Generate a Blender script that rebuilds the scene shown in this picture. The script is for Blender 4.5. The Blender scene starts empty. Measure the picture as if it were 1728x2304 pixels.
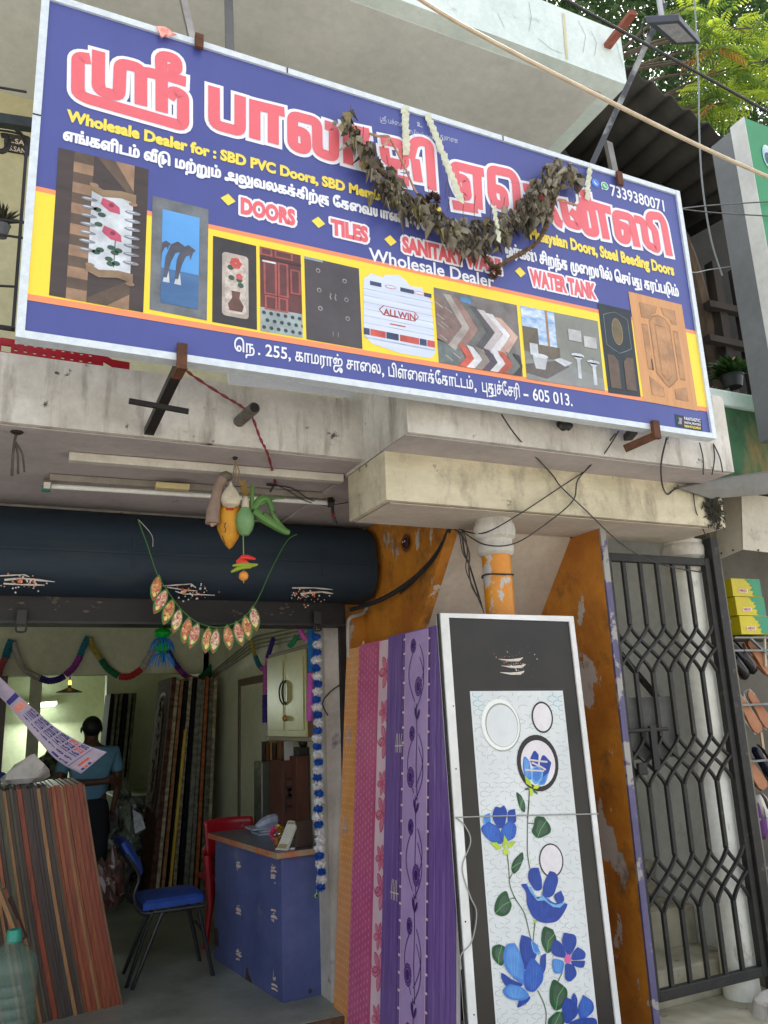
import bpy, bmesh, math, random
from mathutils import Vector, Matrix, noise as MN
from mathutils.geometry import tessellate_polygon
rad = math.radians
rnd = random.Random(11)
SC = bpy.context.scene
COL = SC.collection

# ---------------------------------------------------------------- camera
FPX, CX, CY, CAMH = 1810.0, 864.0, 1152.0, 1.55
def _n(v): return v.normalized()
ex = _n(Vector((3886, 293, FPX)))
_v2 = Vector((-304, -7152, FPX)); _v2 = _v2 - ex * _v2.dot(ex)
ez = _n(_v2); ey = ez.cross(ex)
RW = Matrix((ex, ey, ez))                       # image axes -> world axes
ORG = Vector((0, 0, CAMH))
cam_d = bpy.data.cameras.new('camera'); cam = bpy.data.objects.new('camera', cam_d); COL.objects.link(cam)
cr, cu, cb = RW @ Vector((1, 0, 0)), RW @ Vector((0, -1, 0)), RW @ Vector((0, 0, -1))
M4 = Matrix((cr, cu, cb)).transposed().to_4x4(); M4.translation = ORG
cam.matrix_world = M4
cam_d.sensor_fit = 'VERTICAL'; cam_d.sensor_height = 36.0; cam_d.lens = FPX / 2304 * 36.0
cam_d.clip_start = 0.05; cam_d.clip_end = 600
SC.camera = cam
# ---------------------------------------------------------------- sky, sun, exposure
W = bpy.data.worlds.new('World'); SC.world = W; W.use_nodes = True
wn = W.node_tree; bg = wn.nodes['Background']
sky = wn.nodes.new('ShaderNodeTexSky'); sky.sky_type = 'NISHITA'; sky.sun_disc = False
SUN_EL, SUN_ROT = 62, 40
sky.sun_elevation = rad(SUN_EL); sky.sun_rotation = rad(SUN_ROT); sky.dust_density = 4.0; sky.air_density = 1.0; sky.ozone_density = .6
hs = wn.nodes.new('ShaderNodeHueSaturation'); hs.inputs['Saturation'].default_value = .4          # thin white overcast
wn.links.new(sky.outputs[0], hs.inputs['Color']); wn.links.new(hs.outputs[0], bg.inputs[0]); bg.inputs[1].default_value = 0.15
sd = bpy.data.lights.new('sun', 'SUN'); sd.energy = 3.0; sd.angle = rad(3); sd.color = (1, .96, .90)
sun = bpy.data.objects.new('sun', sd); COL.objects.link(sun)
_sd = Vector((math.sin(rad(SUN_ROT)) * math.cos(rad(SUN_EL)), math.cos(rad(SUN_ROT)) * math.cos(rad(SUN_EL)), math.sin(rad(SUN_EL))))
sun.rotation_euler = _sd.to_track_quat('Z', 'Y').to_euler(); sun.location = (9, 12, 22)
SC.view_settings.view_transform = 'Standard'; SC.view_settings.look = 'None'
SC.view_settings.exposure = 1.6; SC.view_settings.gamma = 1.0
SC.cycles.max_bounces = 8; SC.cycles.diffuse_bounces = 5; SC.cycles.transparent_max_bounces = 12

# ---------------------------------------------------------------- where a picture point lies on a plane of the place
def _ray(p): return RW @ Vector((p[0] - CX, p[1] - CY, FPX))
def pY(x, y, Y): d = _ray((x, y)); return ORG + d * (Y / d.y)
def pZ(x, y, Z): d = _ray((x, y)); return ORG + d * ((Z - CAMH) / d.z)
def pX(x, y, X): d = _ray((x, y)); return ORG + d * (X / d.x)

# ---------------------------------------------------------------- materials
def lin(c):
    if isinstance(c, str): c = tuple(int(c[i:i + 2], 16) for i in (0, 2, 4))
    return tuple(((v / 255) / 12.92 if v / 255 <= .04045 else ((v / 255 + .055) / 1.055) ** 2.4) for v in c) + (1,)
MATS = {}
def mat(name, col, col2=None, scale=6, stretch=(1, 1, 1), lo=.35, hi=.65, rough=.6, bump=.0, bscale=40, metal=0, spec=.5,
        spot=None, sscale=9, slo=.6, shi=.64, sstretch=(1, 1, 1), alpha=1, trans=0, emit=0, sss=0, coat=0, spot2=None, s2scale=14, s2lo=.62, s2hi=.66, fine=.10):
    if name in MATS: return MATS[name]
    m = bpy.data.materials.new(name); m.use_nodes = True; nt = m.node_tree; N, L = nt.nodes, nt.links
    b = N['Principled BSDF']; b.inputs['Roughness'].default_value = rough; b.inputs['Metallic'].default_value = metal
    b.inputs['Specular IOR Level'].default_value = spec
    if coat: b.inputs['Coat Weight'].default_value = coat; b.inputs['Coat Roughness'].default_value = .12
    if trans: b.inputs['Transmission Weight'].default_value = trans; b.inputs['IOR'].default_value = 1.2
    if alpha < 1: b.inputs['Alpha'].default_value = alpha
    geo = N.new('ShaderNodeNewGeometry')
    def noise(sc, st, det=6, rgh=.6):
        mp = N.new('ShaderNodeMapping'); mp.inputs['Scale'].default_value = st; L.new(geo.outputs['Position'], mp.inputs[0])
        n = N.new('ShaderNodeTexNoise'); n.inputs['Scale'].default_value = sc; n.inputs['Detail'].default_value = det
        n.inputs['Roughness'].default_value = rgh; L.new(mp.outputs[0], n.inputs['Vector']); return n.outputs[0]
    def ramp(src, a, c):
        r = N.new('ShaderNodeMapRange'); r.inputs[1].default_value = a; r.inputs[2].default_value = c; L.new(src, r.inputs[0]); return r.outputs[0]
    def mix(f, a, c):
        x = N.new('ShaderNodeMix'); x.data_type = 'RGBA'
        if isinstance(f, float): x.inputs[0].default_value = f
        else: L.new(f, x.inputs[0])
        for i, v in ((6, a), (7, c)):
            if isinstance(v, tuple): x.inputs[i].default_value = v
            else: L.new(v, x.inputs[i])
        return x.outputs[2]
    c = lin(col)
    out = c
    if col2 is not None: out = mix(ramp(noise(scale, stretch), lo, hi), c, lin(col2))
    if fine and not emit:
        f = ramp(noise(scale * 7 + 5, stretch, 4, .7), .3, .7)
        x = N.new('ShaderNodeMix'); x.data_type = 'RGBA'; x.blend_type = 'MULTIPLY'; x.inputs[0].default_value = 1.0
        g = N.new('ShaderNodeMapRange'); g.inputs[3].default_value = 1 - fine; g.inputs[4].default_value = 1 + fine * .6; L.new(f, g.inputs[0])
        if isinstance(out, tuple): x.inputs[6].default_value = out
        else: L.new(out, x.inputs[6])
        L.new(g.outputs[0], x.inputs[7]); out = x.outputs[2]
    if spot is not None: out = mix(ramp(noise(sscale, sstretch, 8, .65), slo, shi), out, lin(spot))
    if spot2 is not None: out = mix(ramp(noise(s2scale, (1, 1, 1), 8, .65), s2lo, s2hi), out, lin(spot2))
    if isinstance(out, tuple): b.inputs['Base Color'].default_value = out
    else: L.new(out, b.inputs['Base Color'])
    if emit:
        b.inputs['Emission Color'].default_value = c; b.inputs['Emission Strength'].default_value = emit
    if bump:
        bp = N.new('ShaderNodeBump'); bp.inputs['Strength'].default_value = min(1, bump); bp.inputs['Distance'].default_value = .01
        L.new(noise(bscale, stretch, 6, .65), bp.inputs['Height']); L.new(bp.outputs[0], b.inputs['Normal'])
    MATS[name] = m; return m

# ---------------------------------------------------------------- mesh collector
class MB:
    def __init__(s): s.v = []; s.f = []; s.mi = []; s.ms = []
    def _m(s, m):
        if m not in s.ms: s.ms.append(m)
        return s.ms.index(m)
    def add(s, vs, fs, m):
        o = len(s.v); k = s._m(m); s.v += [Vector(p) for p in vs]
        for f in fs: s.f.append([o + i for i in f]); s.mi.append(k)
        return s
    def quad(s, a, b, c, d, m): return s.add([a, b, c, d], [(0, 1, 2, 3)], m)
    def poly(s, pts, m):
        pts = [Vector(p) for p in pts]
        return s.add(pts, [tuple(t) for t in tessellate_polygon([pts])], m)
    def prism(s, pts, off, m, mside=None):
        pts = [Vector(p) for p in pts]; off = Vector(off); n = len(pts)
        tri = [tuple(t) for t in tessellate_polygon([pts])]
        s.add(pts + [p + off for p in pts], tri + [tuple(n + i for i in reversed(t)) for t in tri], m)
        o = len(s.v) - 2 * n; k = s._m(mside or m)
        for i in range(n):
            j = (i + 1) % n; s.f.append([o + i, o + j, o + n + j, o + n + i]); s.mi.append(k)
        return s
    def box(s, x0, x1, y0, y1, z0, z1, m):
        return s.add([(x0, y0, z0), (x1, y0, z0), (x1, y1, z0), (x0, y1, z0), (x0, y0, z1), (x1, y0, z1), (x1, y1, z1), (x0, y1, z1)],
                     [(3, 2, 1, 0), (4, 5, 6, 7), (0, 1, 5, 4), (1, 2, 6, 5), (2, 3, 7, 6), (3, 0, 4, 7)], m)
    def bar(s, a, b, w, h, m, up=(0, 0, 1)):
        a, b = Vector(a), Vector(b); d = (b - a).normalized(); up = Vector(up)
        if abs(d.dot(up)) > .95: up = Vector((0, 1, 0))
        r = d.cross(up).normalized(); u = r.cross(d)
        q = [(-w / 2, -h / 2), (w / 2, -h / 2), (w / 2, h / 2), (-w / 2, h / 2)]
        return s.add([p + r * x + u * y for p in (a, b) for x, y in q], [(0, 1, 2, 3), (7, 6, 5, 4), (0, 4, 5, 1), (1, 5, 6, 2), (2, 6, 7, 3), (3, 7, 4, 0)], m)
    def tube(s, pts, r, m, n=8, cap=True):
        pts = [Vector(p) for p in pts]; rs = r if isinstance(r, (list, tuple)) else [r] * len(pts)
        vs = []; prev = None
        for i, p in enumerate(pts):
            d = (pts[min(i + 1, len(pts) - 1)] - pts[max(i - 1, 0)])
            d = d.normalized() if d.length > 1e-9 else Vector((0, 0, 1))
            if prev is None:
                a = d.cross(Vector((0, 0, 1)) if abs(d.z) < .9 else Vector((1, 0, 0))).normalized()
            else:
                a = (prev - d * prev.dot(d)); a = a.normalized() if a.length > 1e-6 else d.orthogonal().normalized()
            prev = a; b = d.cross(a)
            for k in range(n):
                t = 2 * math.pi * k / n; vs.append(p + (a * math.cos(t) + b * math.sin(t)) * rs[i])
        fs = []
        for i in range(len(pts) - 1):
            for k in range(n):
                k2 = (k + 1) % n; fs.append((i * n + k, i * n + k2, (i + 1) * n + k2, (i + 1) * n + k))
        if cap: fs += [tuple(reversed(range(n))), tuple((len(pts) - 1) * n + k for k in range(n))]
        return s.add(vs, fs, m)
    def lathe(s, prof, c, m, n=20, axis=(0, 0, 1), sx=1, sy=1):
        c = Vector(c); ax = Vector(axis).normalized(); a = ax.orthogonal().normalized() if abs(ax.z) < .99 else Vector((1, 0, 0)); b = ax.cross(a)
        vs = [c + ax * h + (a * math.cos(2 * math.pi * k / n) * sx + b * math.sin(2 * math.pi * k / n) * sy) * r for r, h in prof for k in range(n)]
        fs = [(i * n + k, i * n + (k + 1) % n, (i + 1) * n + (k + 1) % n, (i + 1) * n + k) for i in range(len(prof) - 1) for k in range(n)]
        fs += [tuple(reversed(range(n))), tuple((len(prof) - 1) * n + k for k in range(n))]
        return s.add(vs, fs, m)
    def ball(s, c, r, m, n=12, k=8, sc=(1, 1, 1), rot=None):
        c = Vector(c); vs = []
        for i in range(k + 1):
            t = math.pi * i / k
            for j in range(n):
                p = 2 * math.pi * j / n; q = Vector((math.sin(t) * math.cos(p) * sc[0], math.sin(t) * math.sin(p) * sc[1], math.cos(t) * sc[2])) * r
                if rot is not None: q = rot @ q
                vs.append(c + q)
        return s.add(vs, [(i * n + j, (i + 1) * n + j, (i + 1) * n + (j + 1) % n, i * n + (j + 1) % n) for i in range(k) for j in range(n)], m)
    def leaf(s, base, d, nrm, l, w, m, fold=.15, bend=.0):
        base, d, nrm = Vector(base), Vector(d).normalized(), Vector(nrm)
        sd_ = d.cross(nrm); sd_ = sd_.normalized() if sd_.length > 1e-5 else d.orthogonal().normalized(); nn = sd_.cross(d)
        P = lambda t, u, h: base + d * (l * t) + sd_ * (w * u) + nn * (l * h)
        return s.add([P(0, 0, 0), P(.4, .5, fold * .5 - bend * .16), P(1, 0, -bend), P(.4, -.5, fold * .5 - bend * .16), P(.45, 0, -fold * .3 - bend * .2)], [(0, 1, 4), (1, 2, 4), (0, 4, 3), (4, 2, 3)], m)
    def build(s, name, parent=None, smooth=False, bevel=0, loc=None, fix=True, weld=False):
        if loc is None:
            if parent is not None: loc = parent['_w']
            else:
                xs = [p.x for p in s.v]; ys = [p.y for p in s.v]; zs = [p.z for p in s.v]
                loc = ((min(xs) + max(xs)) / 2, (min(ys) + max(ys)) / 2, min(zs))
        loc = Vector(loc); me = bpy.data.meshes.new(name)
        me.from_pydata([tuple(p - loc) for p in s.v], [], s.f)
        for m in s.ms: me.materials.append(m)
        me.polygons.foreach_set('material_index', s.mi)
        if fix or weld:
            bm = bmesh.new(); bm.from_mesh(me)
            if weld: bmesh.ops.remove_doubles(bm, verts=bm.verts, dist=.0008)
            bmesh.ops.recalc_face_normals(bm, faces=bm.faces); bm.to_mesh(me); bm.free()
        if smooth:
            me.polygons.foreach_set('use_smooth', [True] * len(me.polygons))
            try: me.set_sharp_from_angle(angle=rad(38))
            except Exception: pass
        me.update(); o = bpy.data.objects.new(name, me); COL.objects.link(o)
        if parent is not None: o.parent = parent; o.location = loc - Vector(parent['_w'])
        else: o.location = loc
        o['_w'] = tuple(loc)
        if bevel:
            bv = o.modifiers.new('bevel', 'BEVEL'); bv.width = bevel; bv.segments = 2; bv.limit_method = 'ANGLE'; bv.angle_limit = rad(40)
        return o
def tag(o, label=None, cat=None, group=None, kind=None):
    for k, v in (('label', label), ('category', cat), ('group', group), ('kind', kind)):
        if v: o[k] = v
    return o
def thing(name, label, cat, loc=(0, 0, 0), group=None):
    o = bpy.data.objects.new(name, None); COL.objects.link(o); o.location = loc; o['_w'] = tuple(Vector(loc)); o.empty_display_size = .1
    return tag(o, label, cat, group)
def catmull(P, n=8):
    P = [Vector(p) for p in P]; out = []
    for i in range(len(P) - 1):
        a, b, c, d = P[max(i - 1, 0)], P[i], P[i + 1], P[min(i + 2, len(P) - 1)]
        for k in range(n):
            t = k / n; out.append(.5 * ((2 * b) + (c - a) * t + (2 * a - 5 * b + 4 * c - d) * t * t + (3 * b - a - 3 * c + d) * t ** 3))
    out.append(P[-1]); return out
def ribbon(pts, w, ext=0):                       # flat stroke in 2-D, mitred; returns left and right rims
    pts = [Vector((p[0], p[1])) for p in pts]
    q = [pts[0]]
    for p in pts[1:]:
        if (p - q[-1]).length > 1e-6: q.append(p)
    pts = q
    if ext:
        pts[0] = pts[0] + (pts[0] - pts[1]).normalized() * ext; pts[-1] = pts[-1] + (pts[-1] - pts[-2]).normalized() * ext
    Lf, Rt = [], []
    for i, p in enumerate(pts):
        d0 = (p - pts[i - 1]).normalized() if i else None; d1 = (pts[i + 1] - p).normalized() if i < len(pts) - 1 else None
        d0 = d0 or d1; d1 = d1 or d0; t = (d0 + d1); t = t.normalized() if t.length > 1e-4 else d1
        n = Vector((-t.y, t.x)); k = max(.45, abs(n.dot(Vector((-d1.y, d1.x))))); Lf.append(p + n * (w / 2 / k)); Rt.append(p - n * (w / 2 / k))
    return Lf, Rt
def roundp(pts, r, n=5):                         # round the corners of a 2-D polyline
    pts = [Vector(p) for p in pts]; out = [pts[0]]
    for i in range(1, len(pts) - 1):
        a, p, b = pts[i - 1], pts[i], pts[i + 1]; u, v = (a - p), (b - p); k = min(r, u.length * .48, v.length * .48)
        s0, s1 = p + u.normalized() * k, p + v.normalized() * k
        for j in range(n + 1):
            t = j / n; out.append(s0 * (1 - t) ** 2 + p * 2 * t * (1 - t) + s1 * t * t)
    out.append(pts[-1]); return out
_tc = {}
def text_mesh(s, off=0.0):                       # letters of one line as flat triangles, unit size
    if (s, off) in _tc: return _tc[(s, off)]
    if s in TAMIL_LINES: _tc[(s, off)] = tamil_mesh(s, off * .7); return _tc[(s, off)]
    c = bpy.data.curves.new('lettering', 'FONT'); c.body = s; c.size = 1; c.offset = off; c.resolution_u = 3; c.fill_mode = 'FRONT'
    o = bpy.data.objects.new('lettering', c); COL.objects.link(o); bpy.context.view_layer.update()
    me = bpy.data.meshes.new_from_object(o.evaluated_get(bpy.context.evaluated_depsgraph_get()))
    vs = [Vector((v.co.x, v.co.y)) for v in me.vertices]; fs = [tuple(p.vertices) for p in me.polygons]
    bpy.data.objects.remove(o); bpy.data.curves.remove(c); bpy.data.meshes.remove(me)
    _tc[(s, off)] = (vs, fs); return vs, fs
def put_text(mb, s, at, m, x0, x1, base, height, off=0.0, slant=0.0):
    """letters between x0 and x1 (baseline end points, 2-D) with capital height; at(u, v) gives the 3-D point"""
    vs, fs = text_mesh(s, off)
    if not vs: return
    w0, w1 = min(v.x for v in vs), max(v.x for v in vs)
    def put(v):
        t = (v.x - w0) / (w1 - w0); h = v.y / .72
        return at(x0 + (x1 - x0) * t + slant * h * height, base + h * height)
    mb.add([put(v) for v in vs], fs, m)
def text_rim(mb, s, at, m, x0, x1, base, height, off, w, layer):
    """a contour of width w round the letters: one small strip along every outer edge"""
    vs, fs = text_mesh(s, off); w0, w1 = min(v.x for v in vs), max(v.x for v in vs); cnt = {}
    for f in fs:
        for i in range(len(f)): e = tuple(sorted((f[i], f[(i + 1) % len(f)]))); cnt[e] = cnt.get(e, 0) + 1
    P = [Vector((x0 + (x1 - x0) * (v.x - w0) / (w1 - w0), base + v.y / .72 * height)) for v in vs]
    for k, (a, b) in enumerate(e for e, c in cnt.items() if c == 1):
        d = P[b] - P[a]
        if d.length < 1e-5: continue
        d = d.normalized() * w * .6; n = Vector((-d.y, d.x)).normalized() * w; A = at(layer + .004 * (k % 97))
        mb.quad(A(*(P[a] - d - n)), A(*(P[b] + d - n)), A(*(P[b] + d + n)), A(*(P[a] - d + n)), m)
# Tamil letters with their joined vowel signs: advance, then outlines as x, y pairs
TAMIL_GLYPHS = (
    (801, [47,-2,61,4,67,12,69,16,70,22,70,35,67,42,63,47,58,51,51,54,44,55,33,53,28,51,19,45,16,41,18,31,29,40,33,41,37,43,45,43,52,39,55,35,57,26,42,9,32,12,27,18,25,22,23,32,23,45,24,51,26,57,32,67,60,80,85,80,85,92,60,92,47,90,33,84,25,78,17,68,11,56,10,48,10,31,11,23,17,10,25,2,36,-2], [102,0,102,80,131,80,131,92,82,92,82,80,88,80,88,0]),
    (1044, [29,0,29,80,57,80,57,24,72,24,72,41,74,43,80,46,95,48,98,47,103,42,105,37,104,21,99,12,57,12,57,0,134,0,134,12,114,12,117,18,119,26,119,30,120,34,118,44,114,52,111,55,103,59,98,60,88,60,72,54,72,80,101,80,101,92,15,92,15,0], [159,0,159,92,145,92,145,12,122,12,122,0], [93,114,97,118,97,130,93,134,81,134,77,130,77,118,81,114]),
    (825, [50,-2,56,-1,67,3,72,6,81,20,82,25,82,31,83,38,83,80,114,80,114,92,27,92,27,48,40,50,40,80,68,80,68,29,66,20,61,14,49,10,39,10,33,12,29,14,25,17,23,21,22,26,27,37,44,43,111,37,114,33,115,21,111,14,108,12,87,12,84,1,109,-1,116,2,122,6,126,11,129,18,129,30,127,38,123,44,100,54,96,54,91,55,55,55,36,53,28,51,17,45,13,41,10,36,8,25,10,15,13,10,16,7,26,1,31,-1,37,-2]),
    (1070, [47,-2,61,4,67,12,69,16,70,22,70,35,67,42,63,47,58,51,51,54,44,55,33,53,28,51,19,45,16,41,18,31,29,40,33,41,37,43,45,43,52,39,55,35,57,26,42,9,32,12,27,18,25,22,23,33,23,47,25,55,27,61,31,67,35,72,40,76,46,79,52,81,59,82,66,82,77,78,82,75,90,67,92,83,84,89,80,90,77,92,69,94,53,94,47,93,41,91,30,85,25,81,20,76,17,71,11,57,10,49,10,31,11,23,14,16,17,11,21,6,25,2,36,-2], [104,0,104,80,133,80,133,0,147,0,147,80,176,80,176,92,92,92,92,82,90,69,90,0]),
    (262, [-23,140,-27,138,-31,137,-35,135,-45,126,-49,117,-50,112,-50,99,-46,86,-30,86,-32,89,-36,110,-35,114,-22,127,-18,128,-10,128,6,120,12,108,14,98,14,93,15,86,15,0,29,0,29,90,25,115,3,138,-7,140]),
    (693, [113,0,113,12,29,12,29,92,15,92,15,0]),
    (858, [92,94,80,91,74,86,67,66,67,12,29,12,29,92,15,92,15,0,97,0,114,4,126,14,128,18,132,30,133,36,133,44,131,62,129,70,126,77,122,83,117,88,104,94], [101,82,105,80,112,74,116,64,118,51,118,37,116,26,113,21,106,15,102,13,96,12,81,12,81,63,83,74], [80,116,83,124,80,132,66,134,62,130,60,124,62,118,66,114]),
    (1044, [47,-2,61,4,67,12,69,16,70,22,70,35,67,42,63,47,58,51,51,54,44,55,33,53,28,51,19,45,16,41,18,31,29,40,33,41,37,43,45,43,52,39,55,35,57,26,50,11,42,9,32,12,27,18,25,22,23,33,23,47,25,55,27,61,31,67,35,72,40,76,46,79,53,81,60,82,67,82,78,78,83,74,87,70,90,65,92,59,94,45,94,38,93,31,91,25,90,20,88,15,85,10,86,0,159,0,159,92,145,92,145,12,100,12,103,17,105,22,108,40,108,53,106,65,104,71,101,76,93,84,88,88,82,91,76,93,69,94,52,94,43,92,35,88,28,84,22,78,17,70,13,62,10,52,10,31,11,23,14,16,17,11,21,6,25,2,36,-2], [138,140,126,138,117,133,113,130,107,122,105,118,103,109,103,98,104,93,108,84,112,80,115,76,119,73,134,67,145,65,145,77,131,80,122,86,118,92,116,100,116,111,118,116,121,121,126,125,132,128,151,130,155,129,161,125,163,119,144,112,147,133,139,136,134,130,132,112,134,108,137,104,141,101,152,99,163,101,168,104,174,113,174,125,171,131,167,135,161,138,154,140]),
    (1015, [85,-48,97,-44,103,-41,108,-36,112,-31,116,-25,119,-18,121,-10,123,10,121,28,119,35,116,40,112,45,108,49,98,53,88,53,73,47,73,34,86,41,97,40,102,36,106,28,108,16,108,2,106,-11,102,-21,96,-29,92,-32,82,-36,76,-37,64,-37,57,-35,52,-33,42,-25,38,-19,34,-12,31,-4,29,4,28,14,26,26,26,38,28,62,30,72,33,82,36,90,40,98,44,104,49,110,60,119,73,125,79,127,86,128,98,128,109,126,122,120,127,115,131,110,134,104,138,90,140,74,140,0,155,0,155,70,154,78,154,84,152,97,144,116,138,124,129,131,117,137,110,139,101,140,84,140,75,139,59,133,45,125,38,119,32,112,27,105,19,87,16,77,14,66,12,53,12,23,14,10,16,0,19,-10,23,-20,33,-34,39,-40,46,-44,54,-47,62,-49,71,-50], [74,0,74,92,59,92,59,0]),
    (858, [92,94,80,91,74,86,67,66,67,12,29,12,29,92,15,92,15,0,97,0,114,4,126,14,128,18,132,30,133,36,133,44,131,62,129,70,126,77,122,83,117,88,104,94], [101,82,105,80,112,74,116,64,118,51,118,37,116,26,113,21,106,15,102,13,96,12,81,12,81,63,83,74]),
    (869, [90,94,81,92,66,79,65,75,68,74,67,78,47,94,35,94,28,91,19,83,14,62,14,0,29,0,29,68,31,75,58,67,58,63,59,59,59,0,73,0,73,59,75,71,83,80,99,82,103,81,111,75,114,71,118,59,119,51,119,31,118,21,116,13,113,6,110,1,106,-4,94,-10,88,-12,71,-14,14,-22,10,-28,8,-36,9,-54,22,-53,22,-40,37,-26,78,-26,95,-23,106,-19,115,-13,125,-1,129,7,132,17,134,28,134,51,130,70,126,77,122,83,116,88,103,94], [78,114,82,118,84,124,82,130,78,134,64,132,61,124,64,116]),
    (1135, [90,94,81,92,66,79,65,75,68,74,67,78,47,94,35,94,28,91,19,83,14,62,14,0,29,0,29,68,31,75,58,67,58,63,59,59,59,0,73,0,73,59,75,71,83,80,99,82,103,81,111,75,114,71,118,59,119,51,119,26,118,19,116,12,115,6,113,0,110,-5,108,-10,105,-15,98,-25,92,-30,85,-35,78,-38,70,-40,61,-41,40,-41,33,-40,27,-38,23,-36,166,-26,166,-14,19,-14,7,-34,9,-39,12,-43,16,-46,22,-49,28,-51,65,-53,78,-50,89,-47,99,-41,108,-34,116,-25,122,-15,125,-8,131,9,133,19,134,30,134,51,130,70,126,77,122,83,116,88,103,94], [174,-26,174,92,160,92,160,-26]),
    (1121, [69,-20,81,-18,91,-16,101,-12,110,-7,117,-2,124,5,129,13,133,21,136,49,135,55,133,61,127,73,123,78,118,83,113,87,106,90,100,92,92,94,78,94,73,93,67,91,58,86,52,78,50,66,50,60,56,48,60,45,68,41,72,40,81,40,103,55,93,88,84,85,90,77,91,74,91,62,90,58,88,55,85,53,73,52,70,53,63,66,63,70,70,80,90,82,97,81,108,75,112,71,116,66,120,54,115,16,111,11,106,6,101,2,94,-2,86,-5,78,-7,68,-8,44,-8,35,-6,28,-4,23,0,20,4,159,17,159,29,8,21,5,4,7,-1,10,-6,14,-10,20,-14,26,-17,34,-19], [172,-26,172,92,158,92,158,-26]),
    (1260, [7,-34,9,-39,12,-43,22,-49,28,-51,47,-54,51,-54,71,-52,88,-48,96,-45,109,-36,114,-31,119,-25,130,0,114,0,110,-13,108,-15,102,-25,98,-29,88,-35,77,-39,64,-41,40,-41,33,-40,23,-36,185,-26,185,-14], [195,-26,195,92,181,92,181,-26], [47,-2,61,4,67,12,69,16,70,22,70,35,67,42,63,47,58,51,51,54,44,55,33,53,28,51,19,45,16,41,18,31,29,40,33,41,37,43,45,43,52,39,55,35,57,26,42,9,32,12,27,18,25,22,23,32,23,47,27,61,30,67,35,72,40,76,45,79,52,81,59,82,63,82,79,76,85,66,88,54,88,42,91,20,93,15,96,10,100,6,110,0,114,-1,118,-1,123,-2,130,-1,137,1,142,3,147,7,151,12,154,17,157,24,158,32,158,52,156,62,148,82,136,100,123,91,127,87,130,82,134,77,137,72,143,53,144,47,144,33,143,27,137,15,103,31,103,48,102,55,102,60,100,69,94,81,91,84,81,90,76,92,65,94,53,94,47,93,41,91,29,85,24,81,20,76,16,70,14,64,11,57,10,49,10,31,11,23,17,10,25,2,36,-2]),
    (1044, [47,-2,61,4,67,12,69,16,70,22,70,35,67,42,63,47,58,51,51,54,44,55,33,53,28,51,19,45,16,41,18,31,29,40,33,41,37,43,45,43,52,39,55,35,57,26,50,11,42,9,32,12,27,18,25,22,23,33,23,47,25,55,27,61,31,67,35,72,40,76,46,79,53,81,60,82,67,82,78,78,83,74,87,70,90,65,92,59,94,45,94,38,93,31,91,25,90,20,88,15,85,10,86,0,159,0,159,92,145,92,145,12,100,12,103,17,105,22,108,40,108,53,106,65,104,71,101,76,93,84,88,88,82,91,76,93,69,94,52,94,43,92,35,88,28,84,22,78,17,70,13,62,10,52,10,31,11,23,14,16,17,11,21,6,25,2,36,-2]),
    (1013, [47,-2,61,4,67,12,69,16,70,22,70,35,67,42,63,47,58,51,51,54,44,55,33,53,28,51,19,45,16,41,18,31,29,40,33,41,37,43,45,43,52,39,55,35,57,26,42,9,32,12,27,18,25,22,23,32,23,47,27,61,30,67,35,72,40,76,45,79,52,81,59,82,63,82,79,76,85,66,88,54,88,42,91,20,93,15,96,10,100,6,110,0,118,-2,123,-2,137,0,147,6,151,11,157,24,158,32,158,52,156,62,148,82,136,100,123,91,127,87,130,82,134,77,137,72,143,53,144,47,144,33,143,27,137,15,103,31,103,48,102,55,102,60,100,69,94,81,91,84,81,90,76,92,65,94,53,94,47,93,41,91,29,85,24,81,20,76,16,70,14,64,11,57,10,49,10,31,11,23,17,10,25,2,36,-2]),
    (825, [50,-2,56,-1,67,3,72,6,81,20,82,25,82,31,83,38,83,80,114,80,114,92,27,92,27,48,40,50,40,80,68,80,68,29,66,20,61,14,49,10,39,10,33,12,29,14,25,17,23,21,22,26,27,37,44,43,87,43,100,40,110,34,114,27,115,23,115,14,106,-5,99,-9,94,-10,89,-12,83,-13,76,-13,68,-14,21,-17,10,-28,8,-36,9,-54,23,-53,22,-40,37,-26,79,-26,101,-22,114,-16,118,-12,122,-7,128,3,130,16,129,25,127,33,123,39,118,44,112,48,105,51,98,53,80,55,55,55,36,53,28,51,17,45,13,41,10,36,8,25,10,15,13,10,16,7,26,1,31,-1,37,-2], [76,113,82,118,84,124,82,130,76,135,64,132,61,124,64,116]),
    (825, [50,-2,56,-1,67,3,72,6,81,20,82,25,82,31,83,38,83,80,114,80,114,92,27,92,27,48,40,50,40,80,68,80,68,29,66,20,61,14,49,10,39,10,33,12,29,14,25,17,23,21,22,26,27,37,44,43,87,43,100,40,110,34,114,27,115,23,115,14,106,-5,99,-9,94,-10,89,-12,83,-13,76,-13,68,-14,21,-17,10,-28,8,-36,9,-54,23,-53,22,-40,37,-26,79,-26,101,-22,114,-16,118,-12,122,-7,128,3,130,16,129,25,127,33,123,39,118,44,112,48,105,51,98,53,80,55,55,55,36,53,28,51,17,45,13,41,10,36,8,25,10,15,13,10,16,7,26,1,31,-1,37,-2]),
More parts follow.
